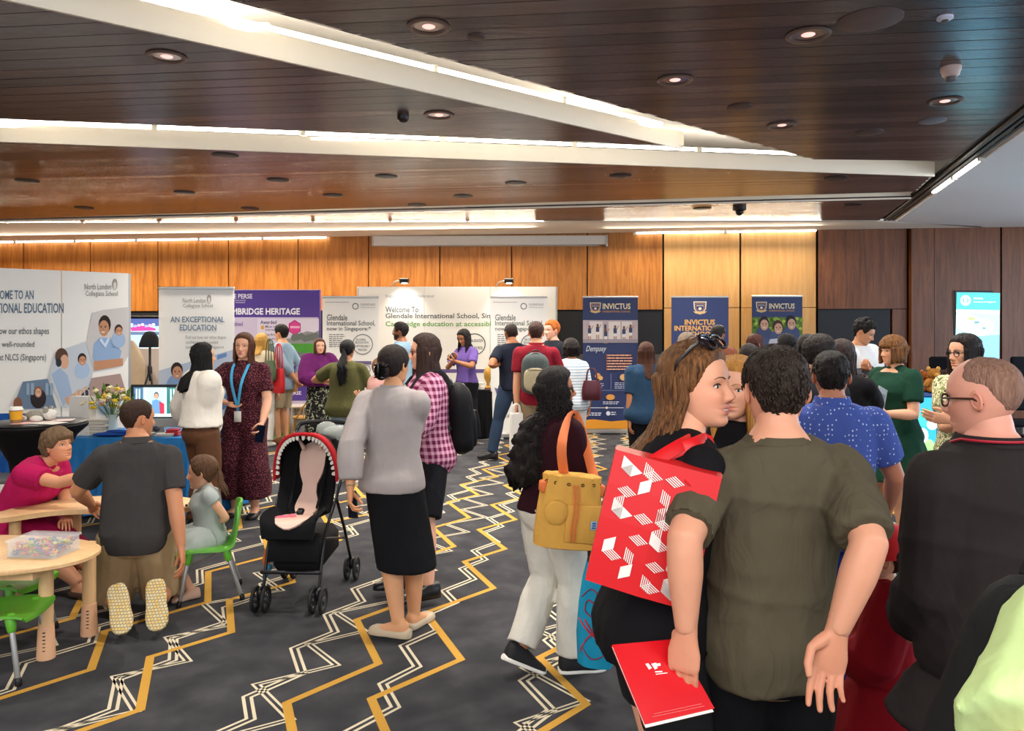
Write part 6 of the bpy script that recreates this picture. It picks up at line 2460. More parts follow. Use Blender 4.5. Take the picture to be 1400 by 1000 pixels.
# black cocktail table
tx, ty = (50 - CX) / F * 5.75, 5.75
t = thing('cocktail_table', (tx, ty, 0), 'tall round table in a black stretch cover behind the woman in magenta', 'table')
m = MB()
m.lathe((tx, ty, 0), [(.30, .0), (.27, .04), (.17, .3), (.15, .48), (.18, .68), (.27, .86), (.34, .925), (.345, .945), (.335, .955), (.05, .957)], 36)
m.build('stretch_cover', fabric('black_spandex', '#131214', .6, .05, fold=.15), t)
m = MB()
m.lathe((tx, ty, 0), [(.33, .957), (.335, .962), (.33, .967), (.02, .968)], 36)
m.build('table_top', mat('black_top', '#18171a', .4), t)
TZ = .968
q = W(22, 583, 5.62)
t = thing('coffee_cup', (q[0], 5.62, TZ), 'paper coffee cup with a yellow sleeve and white lid on the black table', 'cup')
m = MB()
m.lathe((q[0], 5.62, TZ), [(.032, 0), (.034, .004), (.043, .1), (.04, .101)], 20)
m.build('cup', mat('brown_paper', '#8a6a44', .7), t)
m = MB()
m.lathe((q[0], 5.62, TZ), [(.0365, .03), (.038, .03), (.0445, .092), (.043, .092)], 20)
m.build('sleeve', mat('yellow_sleeve', '#d89a1c', .7), t)
m = MB()
m.lathe((q[0], 5.62, TZ), [(.046, .099), (.047, .108), (.041, .112), (.04, .122), (.02, .124)], 20)
m.build('lid', mat('cup_lid', '#dedad2', .5), t)
for px, py, dy, w, h, a_, col, lb in ((40, 585, -.1, .2, .15, 12, '#d8a8a4', 'pink leaflet lying left on the black table'), (66, 586, -.13, .22, .14, -14, '#cfc9c2', 'white leaflet at the front edge of the black table'), (80, 583, .02, .2, .14, 20, '#c9b4ae', 'pale leaflet lying right on the black table')):
    q = W(px, py, ty + dy)
    m = MB()
    m.box((q[0], ty + dy, TZ + .003 + .002 * (a_ % 3)), (w, h, .003), rotz(a_))
    tag(m.build('leaflet', mat('paper_' + col[1:], col, .6), smooth=False), lb, 'leaflet', 'leaflets on the black table')
q = A((52 - CX) / F * 5.75, 5.75, TZ)
t = thing('plush_toy', q, 'grey and white plush animal lying on the black table', 'plush toy')
M_pw, M_pg = fabric('white_plush', '#cfcac2', fold=.6, fs=60), fabric('grey_plush', '#8f8c80', fold=.6, fs=60)
m = MB()
m.ell(q + A(0, 0, .045), (.1, .055, .04))
m.build('torso', M_pg, t)
m = MB()
m.ell(q + A(.1, -.02, .055), (.05, .045, .042))
h_o = m.build('head', M_pw, t)
for sy in (-1, 1):
    m = MB()
    m.ell(q + A(.09, -.02 + sy * .035, .09), (.02, .012, .028))
    m.build('ear', M_pg, h_o)
for dx, dy in ((-.1, -.05), (-.09, .05), (.03, -.07), (.05, .06)):
    m = MB()
    m.ell(q + A(dx, dy, .028), (.05, .022, .024))
    m.build('paw', M_pw, t)

# blue table with the computer
BX0, BX1, BY0, BY1, BZ = (95 - CX) / F * 6.75, (303 - CX) / F * 6.75, 6.75, 7.45, .70
t = thing('trestle_table', ((BX0 + BX1) / 2, 7.1, 0), 'long table under a blue cloth behind the kneeling man', 'table')
m = MB()
m.box(((BX0 + BX1) / 2, 7.1, BZ - .02), (BX1 - BX0 - .04, .66, .03))
m.build('table_top', M_beech, t, smooth=False)
for sx in (BX0 + .12, BX1 - .12):
    for sy in (6.87, 7.33):
        m = MB()
        m.tube([(sx, sy, BZ - .03), (sx, sy, 0)], .015, 8)
        m.build('leg', M_gtube, t)
m = MB()
nx = 60
per = []
for k in range(nx + 1): per.append((BX0 + (BX1 - BX0) * k / nx, BY0, 0, -1))
for k in range(1, 16): per.append((BX1, BY0 + (BY1 - BY0) * k / 15, 1, 0))
for k in range(1, nx + 1): per.append((BX1 - (BX1 - BX0) * k / nx, BY1, 0, 1))
for k in range(1, 15): per.append((BX0, BY1 - (BY1 - BY0) * k / 15, -1, 0))
rr = []
for j, z in enumerate(np.linspace(BZ + .004, .03, 9)):
    u = j / 8
    ring = []
    for i, (x, y, nx_, ny_) in enumerate(per):
        f = .006 + u * (.03 + .028 * math.sin(i * 1.1) + .014 * math.sin(i * 2.7 + 1))
        ring.append((x + nx_ * f, y + ny_ * f, z))
    rr.append(np.array(ring))
m.rings(rr[::-1], cap=False)
n_ = len(per)
m.add(np.array([(x, y, BZ + .004) for x, y, _, _ in per]), [tuple(range(n_))])
tag(m.build('tablecloth', fabric('blue_satin', '#2a73b0', .5, .1)), 'blue cloth draped to the floor over the computer table', 'tablecloth')

q = W(212, 600, 7.0)
ix, iy = q[0], 7.0
t = thing('desktop_computer', (ix, iy, BZ + .006), 'all-in-one computer showing a video on the blue table', 'computer')
s_ = F / iy
wc, zc0, zc1 = 66 / s_, CH - (572 - HZ) / s_, CH - (526 - HZ) / s_
m = MB()
m.rbox((ix, iy, (zc0 + zc1) / 2), (wc, .018, zc1 - zc0), .006)
m.build('bezel', M_blk, t, smooth=False)
m = MB()
m.rbox((ix, iy, zc0 - .04), (wc, .018, .08), .006)
m.build('chin', M_alu, t, smooth=False)
m = MB()
m.box((ix, iy + .03, (BZ + zc0) / 2), (.14, .008, zc0 - BZ + .02), rotx(8))
m.build('stand', M_alu, t, smooth=False)
m = MB()
m.rbox((ix, iy + .02, BZ + .012), (.16, .15, .008), .003)
m.build('base', M_alu, t, smooth=False)
SCR = attr_mat('screen_image', .2, .4, emit=1.1)
c = Canvas((ix, iy - .0095, 1), (0, -1, 0), t)
c.rect(183, 530, 241, 570, '#9fd0d8')
c.rect(183, 530, 196, 570, '#3f5f7c')
c.rect(228, 530, 241, 566, '#2c6a66')
for x in (186, 190, 199, 226, 233, 237): c.rect(x, 532, x + 1.6, 566, '#cfe8ea')
c.ell(214, 541, 3.4, 5, '#3a2630')
c.ell(214, 542, 2.6, 4, '#c08a78')
c.poly([(208, 548), (214, 546), (221, 549), (223, 568), (208, 569)], '#5a86ac')
c.poly([(218, 549), (225, 552), (225, 569), (219, 569)], '#a83248')
c.rect(183, 566, 241, 570, '#d8e8e8')
o = c.mb.build('screen_image', SCR, t, smooth=False, attr=True)

# bag, flowers, stacks on the blue table
q = W(113, 606, 6.95)
t = thing('paper_bag', (q[0], 6.95, BZ), 'tall white paper bag standing at the left end of the blue table', 'paper bag')
m = MB()
m.box((q[0], 6.95, BZ + .18), (.2, .1, .35), rotz(-8), .94)
m.build('bag_body', mat('white_paper', '#d6d2cc', .6), t, smooth=False)
for sy in (-.035, .035):
    m = MB()
    m.tube(catmull([A(q[0] - .04, 6.95 + sy, BZ + .35), A(q[0] - .03, 6.95 + sy, BZ + .41), A(q[0] + .03, 6.95 + sy, BZ + .41), A(q[0] + .04, 6.95 + sy, BZ + .35)], 10), .004, 6)
    m.build('handle', mat('white_cord', '#c9c6c0', .7), t)
q = A((153 - CX) / F * 7.0, 7.0, BZ + .006)
t = thing('vase', q, 'clear glass vase holding the flowers on the blue table', 'vase')
m = MB()
m.lathe(q, [(.04, 0), (.045, .01), (.05, .08), (.042, .15), (.05, .18), (.046, .18), (.038, .15), (.044, .08), (.038, .014)], 20)
m.build('glass', mat('vase_glass', '#cfe0e6', .05, alpha=.35), t)
m = MB()
m.lathe(q, [(.036, .016), (.043, .08), (.04, .1), (.005, .1)], 16)
m.build('water', mat('vase_water', '#9fb4b4', .05, alpha=.4), t)
t = thing('flower_bouquet', q + A(0, 0, .1), 'loose bouquet of yellow and white flowers in the glass vase', 'flowers')
r_ = random.Random(8)
bl, lf = None, None
for i in range(70):
    a_, e_ = r_.random() * 6.28, r_.uniform(.15, 1.45)
    R_ = r_.uniform(.14, .25)
    tip = q + A(R_ * 1.05 * math.cos(a_) * math.cos(e_), R_ * .8 * math.sin(a_) * math.cos(e_), .16 + R_ * math.sin(e_) * .95 + .04)
    if i % 2 == 0:
        m = MB()
        m.tube(catmull([q + A(0, 0, .05), q + A((tip - q)[0] * .3, (tip - q)[1] * .3, .17), tip], 6), .0025, 5)
        m.build('stem', mat('stem_green', '#4a6a2a', .6), t)
    k = r_.random()
    m = MB()
    if k < .62:
        m.ell(tip, (.022, .022, .016), rotx(r_.random() * 90) @ rotz(r_.random() * 90), 8, 6)
        for j in range(5): m.ell(tip + A(.018 * math.cos(j * 1.257), .018 * math.sin(j * 1.257), r_.uniform(-.01, .01)), (.013, .013, .009), None, 6, 5)
        m.build('blossom', mat('yellow_petal', '#d9b62a', .6) if k < .3 else mat('cream_petal', '#ded3a8', .6) if k < .48 else mat('mauve_petal', '#b59a8c', .6), t)
    else:
        d_ = nrm(tip - q)
        m.tube([tip - d_ * .04, tip, tip + d_ * .045], [.004, .02, .003], 6, flat=.2)
        m.build('leaf', mat('leaf_green', '#5f7d33', .6), t)
for k, (px, dz, lb) in enumerate(((134, 0, 'lower stack of folded white brochures beside the flowers'), (136, .075, 'upper stack of folded white brochures beside the flowers'))):
    q = A((px - CX) / F * 6.95, 6.95, BZ + .008 + dz)
    t = thing('brochure_stack', q, lb, 'brochures', 'brochures on the blue table')
    for j in range(5):
        m = MB()
        m.box(q + A(r_.uniform(-.01, .01), 0, .007 + .0145 * j), (.16, .12, .012), rotz(r_.uniform(-9, 9)))
        m.build('brochure', mat('brochure_%d' % (j % 2), ('#d2ccc0', '#b9b1a2')[j % 2], .5), t, smooth=False)
for k in range(3):
    q = A((237 - CX) / F * 6.9, 6.9 + .0 * k, BZ + .006 + .02 * k)
    m = MB()
    m.rbox(q + A(0, 0, .01), (.12 - .01 * k, .09, .018), .003, rotz(4 * k))
    tag(m.build('red_box', mat('red_card', '#a01828', .5), smooth=False), ('lowest', 'middle', 'topmost')[k] + ' of three flat red boxes beside the computer', 'box', 'red boxes by the computer')
q = W(150, 606, 6.82)
m = MB()
m.ell((q[0], 6.84, BZ + .025), (.16, .06, .02), rotz(4), 16, 8)
m.ell((q[0] + .05, 6.86, BZ + .045), (.11, .05, .018), rotz(-8), 16, 8)
tag(m.build('folded_cloth', fabric('deep_blue_cloth', '#1d3f86')), 'folded deep blue cloth at the front of the table', 'cloth')
for px, lb in ((196, 'pale stack of papers left of the computer foot'), (226, 'pale stack of papers right of the computer foot')):
    q = W(px, 604, 6.85)
    t = thing('paper_stack', (q[0], 6.87, BZ + .006), lb, 'papers', 'paper stacks on the blue table')
    for j in range(3):
        m = MB()
        m.box((q[0], 6.87, BZ + .012 + .008 * j), (.15, .11, .006), rotz(j * 5 - 4))
        m.build('paper', mat('paper_grey%d' % j, ('#c9c5bd', '#a8a49c', '#d6d2ca')[j], .6), t, smooth=False)
q = A((214 - CX) / F * 6.85, 6.85, BZ + .006)
t = thing('webcam', q, 'small dark ball camera in front of the computer', 'camera')
m = MB()
m.lathe(q, [(.03, 0), (.03, .008), (.008, .012), (.008, .04)], 14)
m.build('stand', M_alu, t)
m = MB()
m.ell(q + A(0, 0, .065), (.03, .03, .03))
m.build('ball', mat('ball_dark', '#2c2c33', .3), t)

# screens, board and light stand behind
t = thing('wall_screen', W(196, 480, 12.7), 'wide screen on the far wall behind the light stand', 'screen')
m = MB()
a_, b_ = W(176, 432, 12.7), W(232, 486, 12.7)
m.rbox(((a_[0] + b_[0]) / 2, 12.72, (a_[2] + b_[2]) / 2), (b_[0] - a_[0], .05, a_[2] - b_[2]), .01)
m.build('casing', M_blk, t, smooth=False)
c = Canvas((0, 12.694, 1), (0, -1, 0), t)
c.rect(177, 436, 230, 484, '#9fc0d4')
c.rect(177, 436, 230, 446, '#4a5a90')
c.poly([(178, 448), (196, 445), (212, 449), (214, 452), (180, 453)], '#b0408a')
for x in range(180, 214, 5): c.ell(x, 444 + x % 3, 2.4, 1.8, ('#c9d4ee', '#e0a0c8', '#8aa0e0')[x % 3])
c.rect(177, 454, 230, 458, '#5a6a88')
c.mb.build('screen_image', SCR, t, smooth=False, attr=True)
m = MB()
a_, b_ = W(187, 476, 10.2), W(222, 533, 10.2)
m.rbox(((a_[0] + b_[0]) / 2, 10.2, a_[2] / 2), (b_[0] - a_[0], .05, a_[2]), .008)
tag(m.build('partition_board', mat('warm_grey_board', '#b3a79f', .6), smooth=False), 'warm grey partition board behind the light stand', 'board')
m = MB()
q = W(184, 525, 9.9)
m.tube(catmull([A(q[0], 9.9, 0), A(q[0], 9.9, .8), A(q[0] + .02, 9.9, 1.25), A(q[0] - .03, 9.9, 1.5)], 10), [.16, .13, .11, .03], 12, flat=.5)
tag(m.build('draped_cloth', fabric('beige_drape', '#a39078')), 'beige cloth draped beside the partition board', 'cloth')
lx, ly = (205 - CX) / F * 8.95, 8.95
t = thing('light_stand', (lx, ly, 0), 'black tripod light stand with a domed shade behind the computer', 'light stand')
zs = lambda py: CH + (HZ - py) / F * ly
m = MB()
m.tube([(lx, ly, zs(520)), (lx, ly, zs(474))], .014, 8)
m.build('pole', M_blk, t)
m = MB()
m.lathe((lx, ly, 0), [(.12, zs(475)), (.115, zs(470)), (.085, zs(460)), (.05, zs(454)), (.01, zs(453))], 20)
m.build('shade', fabric('black_shade', '#17171a'), t)
for a_ in (90, 210, 330):
    m = MB()
    x_, y_ = math.cos(math.radians(a_)) * .34, math.sin(math.radians(a_)) * .34
    m.tube([(lx, ly, zs(505)), (lx + x_, ly + y_, .01)], .011, 8)
    m.build('leg', M_blk, t)
m = MB()
m.tube([(lx, ly, zs(511)), (lx, ly, zs(502))], .026, 10)
m.build('clamp', M_blk, t)

# blue folding chair with a draped cloth at the left edge
q = A((5 - CX) / F * 6.3, 6.3, 0)
t = thing('folding_chair', q, 'grey chair half hidden behind the black table at the left edge', 'chair')
m = MB()
m.rbox(q + A(0, 0, .44), (.42, .4, .03), .01)
m.build('seat', mat('grey_seat', '#6a6a68', .5), t, smooth=False)
for sx in (-.18, .18):
    for sy in (-.17, .17):
        m = MB()
        m.tube([q + A(sx, sy, .43), q + A(sx * 1.1, sy * 1.1, 0)], .012, 8)
        m.build('leg', M_gtube, t)
m = MB()
m.rbox(q + A(0, .19, .72), (.42, .03, .3), .012)
m.build('backrest', mat('grey_seat', '#6a6a68', .5), t, smooth=False)
m = MB()
G = [[q + A(-.25 + .5 * v, .2 - .03 - .25 * (1 - u) * 0 + .012 * math.sin(v * 22 + u * 4), .95 - .5 * u) for v in np.linspace(0, 1, 26)] for u in np.linspace(0, 1, 10)]
sheet(m, G, .012)
tag(m.build('draped_jacket', fabric('royal_blue_nylon', '#1d4f96', .5)), 'royal blue jacket hung over the grey chair at the left edge', 'jacket')

# ------------------------------------------------------------------ stroller
def stroller():
    t = thing('stroller', (0, 0, 0), 'black stroller with a red toothed canopy and a pale pink seat liner', 'stroller')
    M_f = mat('stroller_frame', '#17171a', .35, .3)
    M_s = fabric('stroller_fabric', '#141416', fold=.2)
    M_l = fabric('pale_pink_liner', '#dcb9aa', var=.05, fold=.25)
    M_red = fabric('red_canopy_cloth', '#a51f26', fold=.2)
    M_wt = mat('teeth_white', '#d9d5c9', .6)
    M_tyre = mat('tyre', '#121213', .7)
    # faces -y
    for sx in (-1, 1):
        m = MB()
        m.tube(catmull([(sx * .21, -.30, .12), (sx * .215, -.18, .42), (sx * .235, .02, .62), (sx * .24, .18, .80), (sx * .235, .36, .98)], 16), .012, 8)
        m.build('front_leg', M_f, t)
        m = MB()
        m.tube([(sx * .235, .0, .6), (sx * .25, .14, .38), (sx * .26, .28, .12)], .012, 8)
        m.build('rear_leg', M_f, t)
        m = MB()
        m.tube([(sx * .215, -.2, .4), (sx * .25, .2, .3)], .008, 8)
        m.build('side_brace', M_f, t)
        for (y, x0) in ((-.33, .215), (.28, .265)):
            for dx in (-.038, .038):
                m = MB()
                R = roty(90)
                r = .078
                c_ = A(sx * x0 + dx, y, r)
                m.torus(c_, r - .014, .014, R, 24, 8)
                w = m.build('wheel', M_tyre, t)
                m = MB()
                for k in range(6):
                    a_ = k * math.pi / 3
                    m.tube([c_, c_ + A(0, math.cos(a_), math.sin(a_)) * (r - .016)], .0065, 6)
                m.lathe(c_, [(.02, -.016), (.024, 0), (.02, .016)], 12, R)
                m.torus(c_, r - .03, .006, R, 20, 6)
                m.build('spokes', mat('spoke_grey', '#3a3a3d', .4), w)
            m = MB()
            m.rbox((sx * x0, y + .005, .11), (.05, .06, .075), .015)
            m.build('caster', M_f, t)
    m = MB()
    m.tube([(-.22, -.31, .23), (.22, -.31, .23)], .012, 8)
    m.build('front_bar', M_f, t)
    m = MB()
    m.tube(catmull([(-.235, .36, .98), (-.2, .4, 1.02), (0, .41, 1.03), (.2, .4, 1.02), (.235, .36, .98)], 16), .015, 10)
    m.build('push_handle', M_f, t)
    # seat shell: a curved trough from the seat edge up the back
    prof = catmull([(-.36, .44), (-.34, .50), (-.2, .50), (-.06, .48), (.02, .52), (.1, .68), (.17, .84), (.2, .94)], 22)
    G = []
    for k, (y, z) in enumerate(prof):
        u = k / 21
        w = np.interp(u, [0, .15, .4, .6, .85, 1], [.19, .215, .2, .215, .225, .19])
        G.append([(v * w, y - .10 * v * v * np.interp(u, [0, .3, .5, 1], [0, .1, .9, 1.1]), z + .09 * v * v * np.interp(u, [0, .1, .4, .6], [0, .6, 1, 0.2])) for v in np.linspace(-1, 1, 15)])
    m = MB()
    sheet(m, G, .025)
    m.build('seat', M_s, t)
    m = MB()
    m.rbox((0, -.33, .455), (.38, .08, .06), .025)
    m.build('seat_edge', M_s, t)
    m = MB()
    m.rbox((0, .0, .29), (.38, .46, .2), .05, rotx(4))
    m.build('basket', M_s, t)
    m = MB()
    m.rbox((0, -.25, .36), (.39, .012, .17), .005, rotx(-12))
    m.build('front_panel', M_s, t)
    # liner: two round pads with ears, and the seat part
    PA = np.array(prof)
    TG = np.gradient(PA, axis=0)
    TG /= np.linalg.norm(TG, axis=1)[:, None]
    G2 = []
    for u in np.linspace(.10, .97, 46):
        x_ = u * 21
        py_, pz_ = np.interp(x_, range(22), PA[:, 0]), np.interp(x_, range(22), PA[:, 1])
        ty_, tz_ = np.interp(x_, range(22), TG[:, 0]), np.interp(x_, range(22), TG[:, 1])
        w_ = np.interp(u, [.10, .13, .2, .32, .4, .46, .53, .58, .62, .66, .70, .75, .8, .86, .91, .95, .97], [.02, .09, .125, .13, .08, .062, .085, .095, .085, .06, .058, .09, .106, .108, .095, .06, .015])
        G2.append([(v * w_, py_ - tz_ * .03 - .06 * (v * w_ / .21) ** 2 * (u > .45), pz_ + ty_ * .03) for v in np.linspace(-1, 1, 13)])
    m = MB()
    sheet(m, G2, .014)
    m.build('seat_liner', M_l, t)
    for sx in (-1, 1):
        m = MB()
        m.tube([(sx * .07, .10, .90), (sx * .095, .09, .94), (sx * .11, .09, .965)], [.018, .012, .003], 8)
        m.build('liner_ear', M_l, t)
        m = MB()
        m.tube(catmull([(sx * .12, .10, .84), (sx * .12, .03, .7), (sx * .11, -.08, .56)], 10), .011, 6, flat=.3)
        m.build('harness_strap', M_s, t)
    m = MB()
    m.rbox((0, -.13, .545), (.055, .05, .03), .01, rotx(20))
    m.build('buckle', M_blk, t)
    # canopy: half dome of three ribs, red rim with teeth
    def arc(y0, z0, r, h, n=25):
        return [A(r * math.cos(a_), y0 - .0 * math.sin(a_), z0 + h * math.sin(a_)) for a_ in np.linspace(0, math.pi, n)]
    G = []
    for k in range(9):
        u = k / 8
        yf = -.08 + .34 * u
        G.append([A((.25 - .02 * u) * math.copysign(abs(math.cos(a_)) ** .75, math.cos(a_)), yf + .05 * (1 - math.sin(a_)) * (1 - u), .70 + .02 * u + (.31 - .07 * u) * math.sin(a_) ** .8) for a_ in np.linspace(.02, math.pi - .02, 27)])
    m = MB()
    sheet(m, G[1:], .008)
    m.build('canopy', M_s, t)
    m = MB()
    rim = [p for p in G[0]]
    sheet(m, [[p + A(0, .0, .006) for p in G[0]], [p + A(0, 0, .006) for p in G[2]]], .012)
    m.tube(rim, .012, 8, rnd=False)
    rb = m.build('canopy_rim', M_red, t)
    for k in range(1, 26):
        p = G[0][k]
        c_ = A(0, p[1], .72)
        d_ = nrm((c_ - p) * A(1, 0, 1))
        if p[2] < .72: d_ = A(-math.copysign(1, p[0]), 0, 0)
        m = MB()
        sd = nrm(np.cross(d_, A(0, 1, 0)))
        m.prism([p - sd * .0135, p + sd * .0135, p + sd * .01 + d_ * .032, p + d_ * .04, p - sd * .01 + d_ * .032], (0, .01, 0))
        m.build('canopy_tooth', M_wt, rb, smooth=False)
    m = MB()
    m.ell((.16, .22, .98), (.12, .07, .05), rotz(20), 14, 8)
    m.ell((.06, .26, 1.0), (.09, .06, .05), None, 14, 8)
    m.build('clear_rain_cover', mat('rain_cover', '#b9c0ba', .2, alpha=.5), t)
    return t


st = stroller()
q = FL(420, 812)
st.location = (q[0], q[1], 0)
st.scale = (.79, 1, 1)
st.rotation_euler = (0, 0, math.radians(-3))
q2 = W(385, 716, q[1] - .25)
m = MB()
m.tube(catmull([q2 + A(-.06, 0, -.01), q2 + A(-.02, -.01, .015), q2 + A(.05, .01, .03)], 8), [.028, .034, .02], 10)
m.ell(q2 + A(.06, .01, .035), (.025, .02, .02), None, 10, 8)
tag(m.build('pink_toy', fabric('hot_pink_plush', '#d86a7c')), 'small pink soft toy lying on the stroller seat edge', 'soft toy')
m = MB()
q2 = W(366, 768, q[1] - .02)
m.col = C3('#c8632a')
m.tube([q2 + A(0, 0, .07), q2 + A(-.01, 0, 0), q2 + A(.0, 0, -.05)], [.02, .025, .012], 8)
m.col = C3('#2f6f8a')
m.tube([q2 + A(.01, 0, -.03), q2 + A(-.02, 0, -.1)], [.022, .015], 8)
m.col = C3('#c9b26a')
m.ell(q2 + A(.01, -.01, .09), (.02, .02, .025), None, 10, 8)
tag(m.build('hanging_toy', attr_mat('toy_plastic', .4), attr=True), 'colourful cloth toy hanging from the side of the stroller', 'soft toy')

# ------------------------------------------------------------------ things people carry
def frame3(n, up=(0, 0, 1)):
    """columns: right, back (away from n), up for a flat thing facing n"""
    n = nrm(n)
    u = nrm(np.asarray(up, float) - n * np.dot(up, n))
    r = np.cross(u, -n)
    return np.stack([-np.cross(u, n) * -1 if False else nrm(np.cross(-n, u)), -n, u], 1)


def phone(c_, R, label, w=.072, h=.148):
    t = thing('phone', c_, label, 'phone')
    m = MB()
    m.rbox(c_, (w, .009, h), .003, R)
    m.build('case', M_blk, t, smooth=False)
    m = MB()
    m.box(np.asarray(c_) + R @ A(0, -.0052, 0), (w * .9, .001, h * .94), R)
    m.build('glass', mat('phone_glass', '#0b1020', .08), t, smooth=False)
    return t


p = P['blazer']
phone(W(482, 690, 4.17), rotz(-35) @ roty(-6), 'dark phone in the hand of the woman in the grey blazer')
p = P['lanyard']
phone(p.hand['L']['c'] + A(.01, -.03, -.02), rotz(20) @ roty(10), 'black phone in the hand of the lanyard woman')
p = P['purple']
phone((p.hand['L']['c'] + p.hand['R']['c']) / 2 + A(-.02, -.03, .03), rotz(-40) @ rotx(-50), 'phone in the hands of the woman in the purple polo')


def backpack(c_, R, w, h, d, label, m1, m2, straps, detail=True):
    t = thing('backpack', c_, label, 'backpack')
    th_ = np.linspace(0, 2 * math.pi, 28, endpoint=False)
    m = MB()
    rr = []
    for z in np.linspace(-1, 1, 15):
        s_ = (1 - abs(z) ** (5 if z > 0 else 9)) ** .5 if abs(z) < 1 else .3
        cs, sn = np.cos(th_), np.sin(th_)
        X = w / 2 * np.sign(cs) * np.abs(cs) ** .6 * max(.25, s_ if z < .4 else s_ * (1 - .15 * (z - .4)))
        Yv = d / 2 * np.sign(sn) * np.abs(sn) ** .7 * max(.3, s_)
        rr.append(np.asarray(c_) + np.stack([X, Yv, np.full(28, z * h / 2)], 1) @ R.T)
    m.rings(rr)
    b = m.build('main_body', m1, t)
    m = MB()
    rr = []
    for z in np.linspace(-1, 1, 11):
        s_ = max(.25, (1 - abs(z) ** 4) ** .5 if abs(z) < 1 else .2)
        cs, sn = np.cos(th_), np.sin(th_)
        rr.append(np.asarray(c_) + np.stack([w * .40 * np.sign(cs) * np.abs(cs) ** .6 * s_, -d * .42 + d * .2 * np.sign(sn) * np.abs(sn) ** .7 * s_, np.full(28, -h * .14 + z * h * .3)], 1) @ R.T)
    m.rings(rr)
    f = m.build('front_pocket', m2, t)
    m = MB()
    m.tube([np.asarray(c_) + R @ A(x, -d * .585, h * .10) for x in np.linspace(-w * .26, w * .26, 6)], .004, 6)
    m.build('zip', mat('zip_black', '#0d0d0f', .4), f)
    m = MB()
    zz = [np.asarray(c_) + R @ A(w * .47 * math.cos(a_), -d * .22, h * .12 + h * .36 * math.sin(a_)) for a_ in np.linspace(.0, math.pi, 15)]
    m.tube(zz, .006, 6)
    m.build('zip_track', mat('zip_black', '#0d0d0f', .4), t)
    m = MB()
    m.tube(catmull([np.asarray(c_) + R @ A(x, d * .3, z) for x, z in ((-.04, h * .47), (-.03, h * .54), (.03, h * .54), (.04, h * .47))], 10), .008, 6)
    m.build('carry_loop', mat('zip_black', '#0d0d0f', .4), t)
    for s_ in straps:
        m = MB()
        m.tube(catmull(s_, 18), .026, 8, flat=.28, up=R @ A(1, 0, 0) if False else None)
        m.build('strap', mat('strap_dark', '#1c1c20', .7), t)
    return t


def body_straps(p, t0=.27, off=.075, r=.03):
    out = []
    for sg in (-1, 1):
        out.append([p.w(p.spine(.24) + A(sg * off * .8, -.13, 0)), p.w(p.spine(.285) + A(sg * off, -.08, .025)), p.w(p.spine(.292) + A(sg * off * 1.05, .0, .028)), p.w(p.spine(.27) + A(sg * off * 1.15, .10, 0)), p.w(p.spine(.19) + A(sg * off * 1.5, .135, 0)), p.w(p.spine(.12) + A(sg * off * 1.9, .04, 0)), p.w(p.spine(.1) + A(sg * off * 1.4, -.12, 0))])
    return out


p = P['plaid']
c_ = p.w(p.spine(.13) + A(-.03, -.20, 0))
backpack(c_, p.R @ rotx(-3) @ np.diag([1., 1., 1.]), .29, .46, .16, 'black backpack worn by the woman in pink plaid', fabric('black_nylon', '#141417', .6), fabric('black_nylon', '#141417', .6), body_straps(p))
p = P['redshirt']
backpack(p.w(p.spine(.14) + A(0, -.21, 0)), p.R, .31, .46, .17, 'grey backpack with a beige pocket on the man in dark red', fabric('slate_nylon', '#4c5454', .7), fabric('beige_nylon', '#ab9f83', .7), body_straps(p))
p = P['lime']
backpack(W(1402, 968, 1.27), rotz(20) @ roty(30), .27, .44, .18, 'large black backpack beside the lime tee at the lower right', fabric('black_pack_cloth', '#191a1b', .65, fold=.4), fabric('black_pack_cloth', '#191a1b', .65), [])

# yellow bucket bag
Yb = 3.46
c_ = W(778, 697, Yb)
t = thing('bucket_bag', c_, 'mustard yellow drawstring bag with an orange shoulder strap', 'bag')
M_y = fabric('mustard_canvas', '#d3a04c', .75, .08, fold=.35, fs=16)
M_o = mat('orange_webbing', '#d8703a', .7)
th_ = np.linspace(0, 2 * math.pi, 40, endpoint=False)
m = MB()
rr = []
Rb = rotz(8) @ roty(6)
for z, k in ((-.165, .86), (-.16, .98), (-.12, 1.0), (-.02, .98), (.06, .94), (.1, .88), (.13, .84), (.155, .86), (.16, .8)):
    cs, sn = np.cos(th_), np.sin(th_)
    pl = 1 + (.07 * np.cos(th_ * 10) if z > .08 else 0)
    rr.append(c_ + np.stack([.15 * k * pl * np.sign(cs) * np.abs(cs) ** .6, .075 * k * pl * np.sign(sn) * np.abs(sn) ** .75, np.full(40, z)], 1) @ Rb.T)
m.rings(rr)
b = m.build('bag_body', M_y, t)
m = MB()
m.lathe(c_ + Rb @ A(-.075, -.073, .0), [(.052, 0), (.052, .012), (.045, .017), (.002, .018)], 26, Rb @ rotx(90))
m.build('round_pocket', M_y, t)
m = MB()
m.rbox(c_ + Rb @ A(.05, -.075, -.045), (.16, .016, .17), .006, Rb)
m.build('front_pocket', M_y, t)
m = MB()
m.rbox(c_ + Rb @ A(.098, -.086, -.045), (.028, .004, .038), .001, Rb)
lb_ = m.build('label_patch', mat('patch_blue', '#8fb0d8', .6), t)
m = MB()
for k in range(3): m.box(c_ + Rb @ A(.098, -.0885, -.035 - .01 * k), (.016, .002, .005), Rb)
m.build('patch_print', mat('patch_ink', '#1d3a6a', .6), lb_, smooth=False)
for dx in (-.005, .012):
    m = MB()
    m.tube(catmull([c_ + Rb @ A(dx, -.07, .12), c_ + Rb @ A(dx + .006, -.095, .03), c_ + Rb @ A(dx, -.095, -.06), c_ + Rb @ A(dx + .003, -.094, -.12)], 12), .0035, 6)
    m.build('drawstring', M_o, t)
